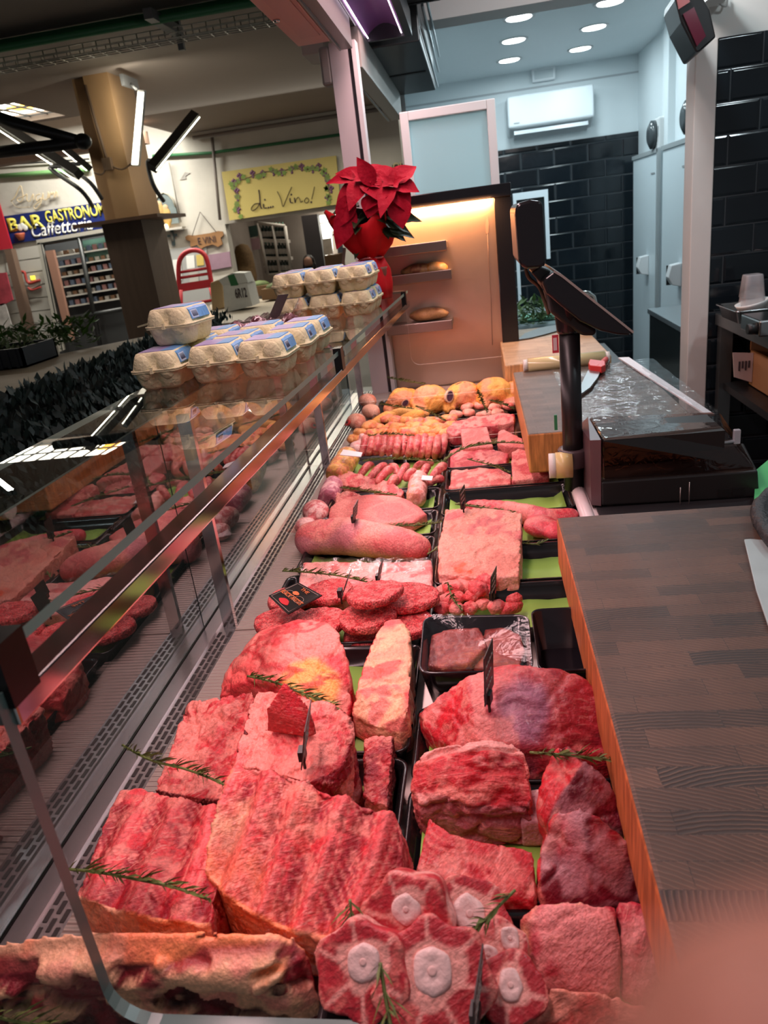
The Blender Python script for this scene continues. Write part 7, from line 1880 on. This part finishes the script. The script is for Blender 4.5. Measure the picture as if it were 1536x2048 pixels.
# red hand truck
HY = 9.6
t = thing('hand_truck', atY(400, 668, HY), 'red tubular hand truck standing behind the egg cartons', 'hand truck')
rm = pm('truck_red', (.42, .02, .03), .4)
hp = lambda x, y, d=0: atY(x, y, HY - d)
m = MB(); m.tube(smooth_line([hp(362, 672), hp(360, 600), hp(357, 540), hp(362, 515), hp(378, 502), hp(398, 502), hp(412, 515), hp(420, 550), hp(428, 600), hp(438, 670)], 4), .03, 10); m.build('tube_frame', rm, t)
for a, b in (((358, 545), (418, 536)), ((359, 556), (420, 547)), ((362, 610), (430, 600)), ((364, 640), (434, 630))):
    m = MB(); m.tube([hp(*a), hp(*b)], .018, 8); m.build('crossbar', rm, t)
m = MB(); m.poly([hp(358, 568, .02), hp(422, 558, .02), hp(424, 574, .02), hp(360, 584, .02)], (0, .02, 0)); pl_ = m.build('back_plate', rm, t)
for e0, e1 in ((hp(420, 575, .25), hp(440, 640, .25)), (hp(362, 580, .2), hp(364, 660, .2))):
    m = MB(); m.tube([e0, e1], .022, 8); m.build('handle_bar', rm, t)
# cartons and counter
m = MB(); kz = .93
kp = [at(430, 648, kz), at(520, 640, kz), at(575, 600, kz), at(470, 596, kz), at(420, 610, kz)]
m.prism(kp, [p - Vector((0, 0, .06)) for p in kp]); m.prism([p * .985 + Vector((0, .1, -.06)) for p in kp], [Vector((p.x * .985, p.y * .985 + .1, 0)) for p in kp])
tag(m.build('stall_table', pm('table_pale', (.42, .36, .28), .6, nscale=4, namt=.15)), 'pale topped stall table carrying the cartons in the market hall', 'table')
b = at(475, 622, kz)
t = thing('produce_carton', b, 'white printed carton with a green lid, marked 6R12, on the stall table', 'carton')
by = b.y
kp2 = lambda x, y, d=0: atY(x, y, by + d)
m = MB(); m.poly([kp2(450, 625), kp2(505, 612), kp2(494, 566), kp2(446, 572)], (0, .3, 0)); m.build('carton', pm('carton_white', (.7, .7, .66), .7, nscale=30, namt=.12), t)
m = MB(); m.poly([kp2(446, 572), kp2(496, 565), kp2(488, 546), kp2(464, 546), kp2(437, 560)], (0, .25, 0)); m.build('carton_lid', pm('carton_lid', (.6, .6, .56), .7), t)
m = MB(); m.poly([kp2(462, 572, -.004), kp2(477, 570, -.004), kp2(468, 548, -.004), kp2(455, 552, -.004)], (0, .05, 0)); m.build('green_tape', pm('tape_green', (.03, .15, .05), .6), t)
text('lettering', '6R12', kp2(472, 597, -.008), XU, ZU, (kp2(494, 590) - kp2(472, 597)).length, .1, ink, t, bold=.02)
b2 = at(432, 620, kz)
m = MB(); m.poly([atY(424, 622, b2.y), atY(448, 616, b2.y), atY(444, 562, b2.y), atY(440, 558, b2.y), atY(420, 566, b2.y)], (0, .3, 0)); tag(m.build('brown_carton', pm('carton_brown', (.36, .26, .14), .8), bev=.01), 'plain brown carton left of the white printed one', 'carton')

# inside the wine shop
WI = lambda x, y, Y=12.6: atY(x, y, Y)
t = thing('bottle_rack', WI(548, 560), 'white wire rack of wine bottles inside the wine shop', 'rack')
rw = pm('rack_white', (.7, .66, .6), .5, emit=(1, .95, .85), estr=.0)
m = MB()
corner = [(516, 446), (570, 452), (583, 545), (536, 551)]
for a, b in ((0, 1), (1, 2), (2, 3), (3, 0)): m.tube([WI(*corner[a]), WI(*corner[b])], .03, 6)
for y0, y1 in ((480, 483), (516, 517)): m.poly([WI(523 + (y0 - 480) * .22, y0 - 3), WI(576 + (y0 - 480) * .15, y1 - 3), WI(577 + (y0 - 480) * .15, y1 + 3), WI(524 + (y0 - 480) * .22, y0 + 4)], (0, .15, 0))
m.tube([WI(545, 448), WI(560, 548)], .025, 6)
m.build('wire_frame', rw, t)
bt = None
gl_b = pm('bottle_dark', (.02, .035, .03), .12); cap_g = pm('capsule_green', (.03, .14, .09), .4); lb_ = pm('bottle_label', (.55, .52, .48), .6)
k = 0
for row, yb in enumerate((478, 513, 546)):
    for j in range(8):
        px = 524 + 6.6 * j + row * 5.5; c = WI(px, yb - (px - 545) * .02, 12.66)
        if bt is None:
            bt = thing('wine_bottle', c, 'wine bottle standing in the white rack', 'bottle', 'wine bottles in the white rack'); m = MB(); m.lathe(c, [(.035, 0), (.037, .02), (.037, .15), (.014, .2), (.013, .25)], 10); m.build('glass', gl_b, bt)
            m = MB(); m.lathe(c, [(.016, .2), (.0155, .255)], 8); m.build('capsule', cap_g, bt); m = MB(); m.lathe(c, [(.0385, .04), (.0385, .12)], 10); m.build('bottle_label', lb_, bt); remember(bt)
        else: copy_tree(bt, c)
m = MB(); m.poly([WI(634, 432, 13.6), WI(720, 420, 13.6), WI(722, 434, 13.6), WI(636, 446, 13.6)], (0, .05, 0)); m.poly([WI(636, 449, 13.6), WI(722, 436, 13.6), WI(724, 452, 13.6), WI(662, 462, 13.6), WI(668, 540, 13.6), WI(644, 542, 13.6)], (0, .05, 0))
o = m.build('window_3', pm('wine_window', (.9, .9, .85), .5, emit=(1, .97, .85), estr=5)); o['kind'] = 'structure'
m = MB(); m.poly([WI(602, 432, 13.1), WI(634, 428, 13.1), WI(654, 560, 13.1), WI(622, 565, 13.1)], (0, .2, 0)); tag(m.build('door_leaf', pm('door_dark', (.03, .026, .028), .5)), 'dark open door leaf inside the wine shop', 'door')
m = MB(); m.poly([WI(672, 470, 12.8), WI(712, 463, 12.8), WI(716, 545, 12.8), WI(680, 550, 12.8)], (0, .4, 0)); tag(m.build('blue_cabinet', pm('cabinet_bluegrey', (.08, .1, .14), .6, nscale=6, namt=.4)), 'blue grey cabinet with papers inside the wine shop', 'cabinet')
m = MB(); m.poly([WI(645, 478, 12.75), WI(662, 476, 12.75), WI(666, 508, 12.75), WI(648, 511, 12.75)], (0, .03, 0)); tag(m.build('calendar', pm('calendar_pale', (.5, .46, .4), .6, nscale=12, namt=.4)), 'pale calendar hanging in the wine shop', 'calendar')
m = MB(); m.poly([WI(648, 512, 12.4), WI(676, 508, 12.4), WI(680, 534, 12.4), WI(652, 538, 12.4)], (0, .4, 0)); tag(m.build('wood_box', pm('box_wood', (.2, .12, .06), .7)), 'brown wooden box below the calendar in the wine shop', 'box')
m = MB(); c = WI(500, 585, 12.2); m.lathe(c, [(.12, 0), (.16, .25), (.15, .6), (.1, .72), (.02, .75)], 16); tag(m.build('wicker_basket', pm('wicker', (.2, .12, .05), .8, nscale=30, namt=.5, bump=.5)), 'tall wicker basket left of the white bottle rack', 'basket')
m = MB(); m.poly([WI(486, 455, 13.4), WI(514, 450, 13.4), WI(516, 472, 13.4), WI(488, 478, 13.4)], (0, .02, 0)); tag(m.build('poster', pm('poster_dark', (.02, .05, .04), .6, nscale=6, namt=.8)), 'dark poster on the wine shop wall behind the rack', 'poster')
m = MB(); m.poly([WI(488, 480, 13.4), WI(518, 475, 13.4), WI(520, 498, 13.4), WI(490, 503, 13.4)], (0, .02, 0)); tag(m.build('poster', pm('poster_pink', (.3, .18, .2), .6, nscale=6, namt=.5)), 'pinkish poster below the dark one in the wine shop', 'poster')
for i, (px, py, lab) in enumerate(((520, 585, 'crate of green produce in front of the bottle rack'), (556, 590, 'second crate of produce nearer the egg cartons'))):
    c = at(px, py + 6, .95); t = thing('produce_crate', c, lab, 'crate', 'wooden produce crates in the hall')
    m = MB(); m.box(c + Vector((-.16, -.1, 0)), c + Vector((.16, .2, .12))); m.build('crate', pm('crate_wood', (.24, .14, .07), .7), t)
    m = MB(); m.ball(c + Vector((0, .05, .12)), (.14, .12, .06), None, 2); m.build('produce', pm('produce_green', (.1, .14, .04), .7, nscale=20, namt=.6), t)
# person in the wine shop, only head and shoulders showing
hc = WI(618, 530, 12.4)
m = MB()
m.loft([[hc + Vector((rx * math.cos(a), ry * math.sin(a), z)) for a in [6.283 * i / 20 for i in range(20)]] for rx, ry, z in ((.14, .1, -1.0), (.17, .11, -.75), (.17, .11, -.45), (.2, .11, -.25), (.19, .1, -.18), (.07, .06, -.12), (.05, .05, -.08), (.055, .06, -.06), (.075, .09, -.02), (.08, .1, .04), (.07, .09, .1), (.03, .04, .135))])
for s in (-1, 1):
    m.tube(smooth_line([hc + Vector((s * .19, 0, -.22)), hc + Vector((s * .25, -.03, -.45)), hc + Vector((s * .18, -.2, -.6))]), .045, 10)
pr = organic('person', m.bm, FLESH, sty((.4, .22, .15), (.45, .25, .18), fa=.5), label='person with long dark hair in dark clothes inside the wine shop', cat='person', vox=.02, sm=3, disp=(), paint=lambda col, P, L, N, H: mixc(col, (.02, .02, .025), ss(.885, .87, H)))
m = MB(); m.ball(hc + Vector((0, .03, .05)), (.1, .105, .115), None, 2); m.ball(hc + Vector((-.07, .03, -.08)), (.045, .08, .16), None, 2); m.ball(hc + Vector((.07, .03, -.08)), (.045, .08, .16), None, 2); m.build('hair', pm('hair_dark', (.012, .01, .01), .5), pr)
# counter top before the person
m = MB(); m.box((-2.95, YW + .4, .0), (-1.9, YW + .65, .98)); tag(m.build('shop_counter', pm('shop_counter', (.12, .1, .09), .6)), 'grey counter in the wine shop doorway before the person', 'counter')

# bar fridge behind the column
BY = 10.7; B_ = lambda x, y, d=0: atY(x, y, BY - d)
t = thing('bar_fridge', B_(180, 690), 'tall dark fridge with lit shelves and sliding glass behind the column', 'fridge')
m = MB(); m.poly([B_(84, 487, -.25), B_(232, 462, -.25), B_(275, 700, -.25), B_(122, 720, -.25)], (0, .05, 0)); m.build('back', pm('fridge_inside', (.07, .075, .08), .6), t)
fk = pm('fridge_black', (.014, .016, .016), .4)
m = MB()
for a, b in (((84, 487), (232, 462)), ((84, 487), (126, 700)), ((158, 474), (200, 690)), ((232, 462), (275, 690)), ((122, 640), (262, 615))): m.tube([B_(*a), B_(*b)], .035, 6)
m.build('frame', fk, t)
m = MB(); m.poly([B_(74, 486, .03), B_(84, 484, .03), B_(128, 700, .03), B_(118, 704, .03)], (0, .05, 0)); m.poly([B_(72, 480, .03), B_(235, 452, .03), B_(237, 462, .03), B_(74, 490, .03)], (0, .05, 0)); m.build('trim', pm('fridge_trim', (.4, .38, .33), .5), t)
m = MB(); m.poly([B_(90, 502, .05), B_(106, 500, .05), B_(146, 680, .05), B_(140, 684, .05), B_(124, 640, .05)], (0, .06, 0)); m.build('side_panel', pm('fridge_pink', (.32, .17, .12), .5), t)
m = MB(); m.poly([B_(162, 482, -.08), B_(210, 474, -.08), B_(218, 520, -.08), B_(170, 528, -.08)], (0, .02, 0)); m.build('picture_panel', pm('fridge_poster', (.1, .2, .16), .4, nscale=3, namt=.7), t)
pkm = [pm('packet_' + n_, c_, .5) for n_, c_ in (('pale', (.5, .48, .44)), ('pink', (.4, .2, .2)), ('brown', (.25, .14, .08)), ('blue', (.15, .2, .3)))]
shy = [(112, 512), (117, 533), (122, 553), (127, 573), (132, 592), (137, 612)]
sm_ = MB()
for i, (x0, y0) in enumerate(shy): sm_.poly([B_(x0, y0), B_(x0 + 112, y0 - 18), B_(x0 + 112.5, y0 - 15), B_(x0 + .5, y0 + 3)], (0, .22, 0))
sm_.build('shelves', pm('shelf_white', (.42, .4, .36), .5), t)
pk = {}
for i, (x0, y0) in enumerate(shy[:6]):
    for j in range(9):
        c = B_(x0 + 3 + 11.8 * j, y0 - .5 - 1.9 * j, -.06); mi = (i * 3 + j * 2 + (j > 4)) % 4
        if mi not in pk:
            m = MB(); h = .055; m.box(c + Vector((0, 0, 0)), c + Vector((.065, .1, h + .02 * (mi % 2)))); pk[mi] = tag(m.build('packet', pkm[mi], bev=.006), ('pale', 'pinkish', 'brown', 'bluish')[mi] + ' packet on the shelves of the dark fridge', 'packet', ('pale', 'pinkish', 'brown', 'bluish')[mi] + ' packets in the fridge')
        else:
            d = pk[mi].copy(); COL.objects.link(d); d.location = c + Vector((.03, .05, 0))
# left edge: red panel, post, planks, sleigh board
wpanel('red_board', [(-40, 412), (-2, 406), (24, 497), (-40, 505)], pm('panel_red', (.5, .02, .04), .5), 'red slatted board left of the blue bar sign', 'board', d=.12)
m = MB()
for k in range(9):
    y = 500 + 26 * k; a = W(20 + k * 4, y, .03)
    m.poly([W(12, y, .03), W(100 + k * 6, y - 13, .03), W(104 + k * 6, y + 11, .03), W(14, y + 24, .03)], (0, .02, 0))
tag(m.build('plank_wall', pm('plank_white', (.5, .48, .43), .7)), 'white horizontal plank panelling left of the dark fridge', 'panelling')
m = MB(); m.poly([W(8, 500, .3), W(22, 498, .3), W(82, 735, .3), W(66, 740, .3)], (0, .12, 0)); tag(m.build('wood_post', pm('post_wood', (.16, .1, .07), .7)), 'brown wooden post at the left edge before the planks', 'post')
t = thing('sleigh_board', W(65, 570, .1), 'little red and white sleigh-shaped board with a yellow window on the planks', 'decoration')
wpanel('white_body', [(54, 560), (78, 552), (82, 568), (66, 576), (58, 578)], pm('sleigh_white', (.6, .56, .5), .6), d=.1, parent=t)
m = MB(); m.tube(smooth_line([W(42, 543, .11), W(49, 545, .11), (W(53, 560, .11)), W(60, 566, .11), W(80, 560, .11)]), .02, 6); m.tube(smooth_line([W(56, 575, .11), W(64, 580, .11), W(82, 574, .11)]), .015, 6); m.build('red_runner', pm('sleigh_red', (.4, .05, .04), .6), t)
wpanel('yellow_window', [(60, 552), (69, 551), (70, 559), (62, 560)], pm('sleigh_glow', (.9, .7, .1), .5, emit=(1, .75, .05), estr=1.5), d=.115, th=.01, parent=t)
t = thing('hanging_fabric', W(15, 600, .35), 'red and white patterned fabric hanging at the left edge', 'fabric')
m = MB(); m.poly([W(-20, 548, .4), W(12, 545, .4), W(26, 600, .4), W(2, 612, .4), W(-20, 600, .4)], (0, .02, 0)); m.build('red_cloth', pm('cloth_red', (.35, .04, .06), .8, nscale=9, namt=.7), t)
m = MB(); m.poly([W(-20, 612, .4), W(10, 606, .4), W(24, 655, .4), W(-20, 660, .4)], (0, .02, 0)); m.build('white_cloth', pm('cloth_white', (.45, .42, .4), .8, nscale=9, namt=.6), t)

# column lights and awning arms
LY = 6.9; LP = lambda x, y, d=0: atY(x, y, LY - d)
lit = pm('tube_glow', (1, 1, .9), .4, emit=(1, .98, .78), estr=9); fx = pm('fixture_dark', (.04, .035, .03), .5)
t = thing('strip_light', LP(275, 330), 'lit white LED strip light fixed upright on the column', 'lamp')
m = MB(); m.poly([LP(276, 184), LP(286, 184), LP(274, 329), LP(263, 329)], (0, .02, 0)); m.build('diffuser', lit, t)
m = MB(); m.poly([LP(275, 180, -.02), LP(288, 180, -.02), LP(276, 332, -.02), LP(262, 332, -.02)], (0, .05, 0)); m.build('housing', fx, t)
m = MB(); m.box(LP(250, 170, -.05), LP(268, 160, -.35)); m.tube([LP(272, 178, -.04), LP(262, 168, -.1)], .012, 6); m.build('bracket', pm('steel_bracket', (.13, .13, .13), .5), t)


def striplamp(label, a, b, lower, w=.05, dY=0):
    t = thing('strip_light', LP(*b), label, 'lamp', 'dark strip lights hung beside the column')
    A, B = LP(*a, dY), LP(*b, dY + .5); m = MB(); m.tube([A, B], w, 4, smooth=False); m.build('housing', fx, t)
    m = MB(); off = Vector((w * lower[0], -w * .5, w * lower[1])); m.tube([A + off, B + off], w * .09, 6); m.build('led_edge', lit, t)
    m = MB(); m.tube(smooth_line([A + (B - A) * .9, A + (B - A) * .8 + Vector((-.12, 0, -.02)), A + (B - A) * 1.0 + Vector((-.02, 0, -.12)), A + (B - A) * 1.0 + Vector((.0, .1, -.25))]), .018, 6); m.build('hook_arm', pm('steel_bracket', (.13, .13, .13), .5), t)


striplamp('dark strip light slanting up to the right of the column', (390, 230), (304, 336), (.9, -.5))
striplamp('long dark strip light slanting down left of the column with lit edge', (0, 246), (158, 348), (-.7, -.8))
striplamp('second dark strip light close to the left side of the column', (105, 275), (178, 335), (-.6, -.6), .035, -.3)
t = thing('awning_arm', LP(90, 280, 1.0), 'black folding awning arm reaching in from the left', 'awning arm')
AA = lambda x, y: atY(x, y, 5.2)
ab = pm('arm_black', (.012, .012, .013), .35); 
m = MB(); m.tube([AA(-60, 215), AA(30, 246), AA(168, 284)], [.035, .04, .034], 10); m.build('upper_arm', ab, t)
m = MB(); m.tube([AA(-60, 312), AA(70, 296), AA(168, 284)], [.035, .04, .034], 10); m.build('lower_arm', ab, t)
m = MB(); m.ball(AA(166, 283), (.055, .055, .05), None, 3); m.build('elbow', ab, t)
# ================================================================ LIGHT
def area(name, loc, rot, sx, sy, e, col, spread=None):
    l = bpy.data.lights.new(name, 'AREA'); l.shape = 'RECTANGLE'; l.size = sx; l.size_y = sy; l.energy = e; l.color = col
    if spread: l.spread = math.radians(spread)
    o = bpy.data.objects.new(name, l); COL.objects.link(o); o.location = loc; o.rotation_euler = rot; return o


area('meat_lamp_light', (-.318, 1.75, 2.305), (0, math.radians(-8), 0), .12, 3.3, 22, (1, .66, .66), 150)
area('rail_led_light', (-.335, 1.73, 1.264), (0, math.radians(-28), -math.atan(.029)), .018, 2.6, 5.8, (1, .63, .64), 170)
for x, y in DL: area('downlight_light', (x, y, 2.67), (0, 0, 0),  .15, .15, 5.4, (.78, .94, 1))
for x, y in ((1.5, .7), (1.5, 2.2), (.55, 3.1)):  # the last position is an added fill for bulkhead and partition
    area('shop_light', (x, y, 2.74), (0, 0, 0), .12, .12, 8, (.8, .94, 1))
area('bulkhead_fill', (.5, 3.0, 2.6), (math.radians(62), 0, 0), .2, .2, 5, (1, .9, .88))  # fill without a fixture, added to brighten the bulkhead face
area('display_light', (-.17, 3.22, 1.625), (math.radians(28), 0, 0), .48, .03, 8, (1, .43, .17))
area('strip_light_lamp', tuple(LP(274, 256, .06)), (math.radians(90), 0, 0), .08, .7, 6, (1, .96, .8))
area('hall_light', (-2.5, 9.6, 3.05), (math.radians(-12), 0, 0), 3.4, .3, 85, (1, .93, .78))
area('hall_light', (-4.9, 10.2, 3.6), (math.radians(-10), 0, 0), 2.0, .3, 170, (1, .97, .88))
area('hall_light', (-4.79, 6.43, 3.0), (0, 0, math.radians(45)), .05, .6, 26, (1, .92, .78))
t = thing('strip_light', (-4.79, 6.43, 3.005), 'ceiling strip light over the stalls left of the column', 'lamp')
m = MB(); m.box((-4.83, 6.1, 3.005), (-4.75, 6.76, 3.05), math.radians(45)); m.build('housing', fx, t)
m = MB(); m.box((-4.795, 6.42, 3.05), (-4.785, 6.44, 3.1)); m.build('hanger', fx, t)
area('wine_shop_light', (-2.4, 12.6, 2.55), (0, 0, 0), 1.0, .4, 16, (1, .9, .75))
w = bpy.data.worlds.new('hall_ambient'); SC.world = w; w.use_nodes = True
w.node_tree.nodes['Background'].inputs[0].default_value = (.75, .8, .85, 1); w.node_tree.nodes['Background'].inputs[1].default_value = .155

# ================================================================ CAMERA
cd_ = bpy.data.cameras.new('camera'); cam = bpy.data.objects.new('camera', cd_); COL.objects.link(cam)
cd_.sensor_fit = 'VERTICAL'; cd_.sensor_height = 36; cd_.lens = F / 2048 * 36; cd_.clip_start = .01; cd_.clip_end = 60
Mx = Matrix(((RGT.x, UPV.x, -FWD.x, CAM.x), (RGT.y, UPV.y, -FWD.y, CAM.y), (RGT.z, UPV.z, -FWD.z, CAM.z), (0, 0, 0, 1)))
cam.matrix_world = Mx
SC.camera = cam
vs_ = SC.view_settings; vs_.view_transform = 'Standard'; vs_.look = 'None'; vs_.gamma = 1; vs_.use_curve_mapping = False; vs_.exposure = 0.0
SC.cycles.max_bounces = 10; SC.cycles.transparent_max_bounces = 24; SC.cycles.caustics_reflective = False; SC.cycles.caustics_refractive = False
SC.cycles.sample_clamp_indirect = 4; SC.cycles.use_denoising = True

# the phone's own shallow focus
cd_.dof.use_dof = True; cd_.dof.focus_distance = 1.3; cd_.dof.aperture_fstop = 9.0

# hand beside the camera: its fingertip reaches into the lower right corner
tip = CAM + ray(1575, 2190) * .0235
hb = MB()
K = [tip, tip + Vector((.012, -.02, -.012)), tip + Vector((.03, -.048, -.022)), tip + Vector((.05, -.075, -.05))]
hb.tube(smooth_line(K, 6), [.006] + [.0082] * 5 + [.0088] * 6 + [.0098] * 7, 16)
hb.ball(tip + Vector((.001, -.002, -.001)), .0082, None, 3)
for k in range(3):       # the other fingers, curled below it
    a = K[3] + Vector((.008 + .004 * k, .004, -.018 - .017 * k)); l = (.9, 1., .8)[k]
    hb.tube(smooth_line([a, a + Vector((-.012, .03 * l, .004)), a + Vector((-.028, .036 * l, -.004)), a + Vector((-.036, .02 * l, -.012))], 6), [.0098] * 7 + [.0088] * 6 + [.0078] * 6, 14)
a = K[3] + Vector((-.008, -.02, -.02))
hb.tube(smooth_line([a + Vector((.012, -.018, -.02)), a + Vector((-.012, .006, -.012)), a + Vector((-.026, .03, -.006)), a + Vector((-.03, .048, -.004))], 6), [.014] * 6 + [.0115] * 6 + [.0095] * 7, 14)
hb.ball(K[3] + Vector((.018, -.03, -.034)), (.02, .042, .042), None, 3)
hb.tube([K[3] + Vector((.02, -.05, -.045)), K[3] + Vector((.03, -.1, -.07)), K[3] + Vector((.06, -.2, -.13)), K[3] + Vector((.1, -.32, -.2))], [.026, .026, .034, .04], 18)
organic('hand', hb.bm, FLESH, sty((.43, .19, .13), (.47, .21, .155), fa=.55, fs=40, cz=0), label='out-of-focus fingertip of a hand at the bottom right corner', cat='hand', vox=.0022, sm=3, disp=((.0006, 120),))
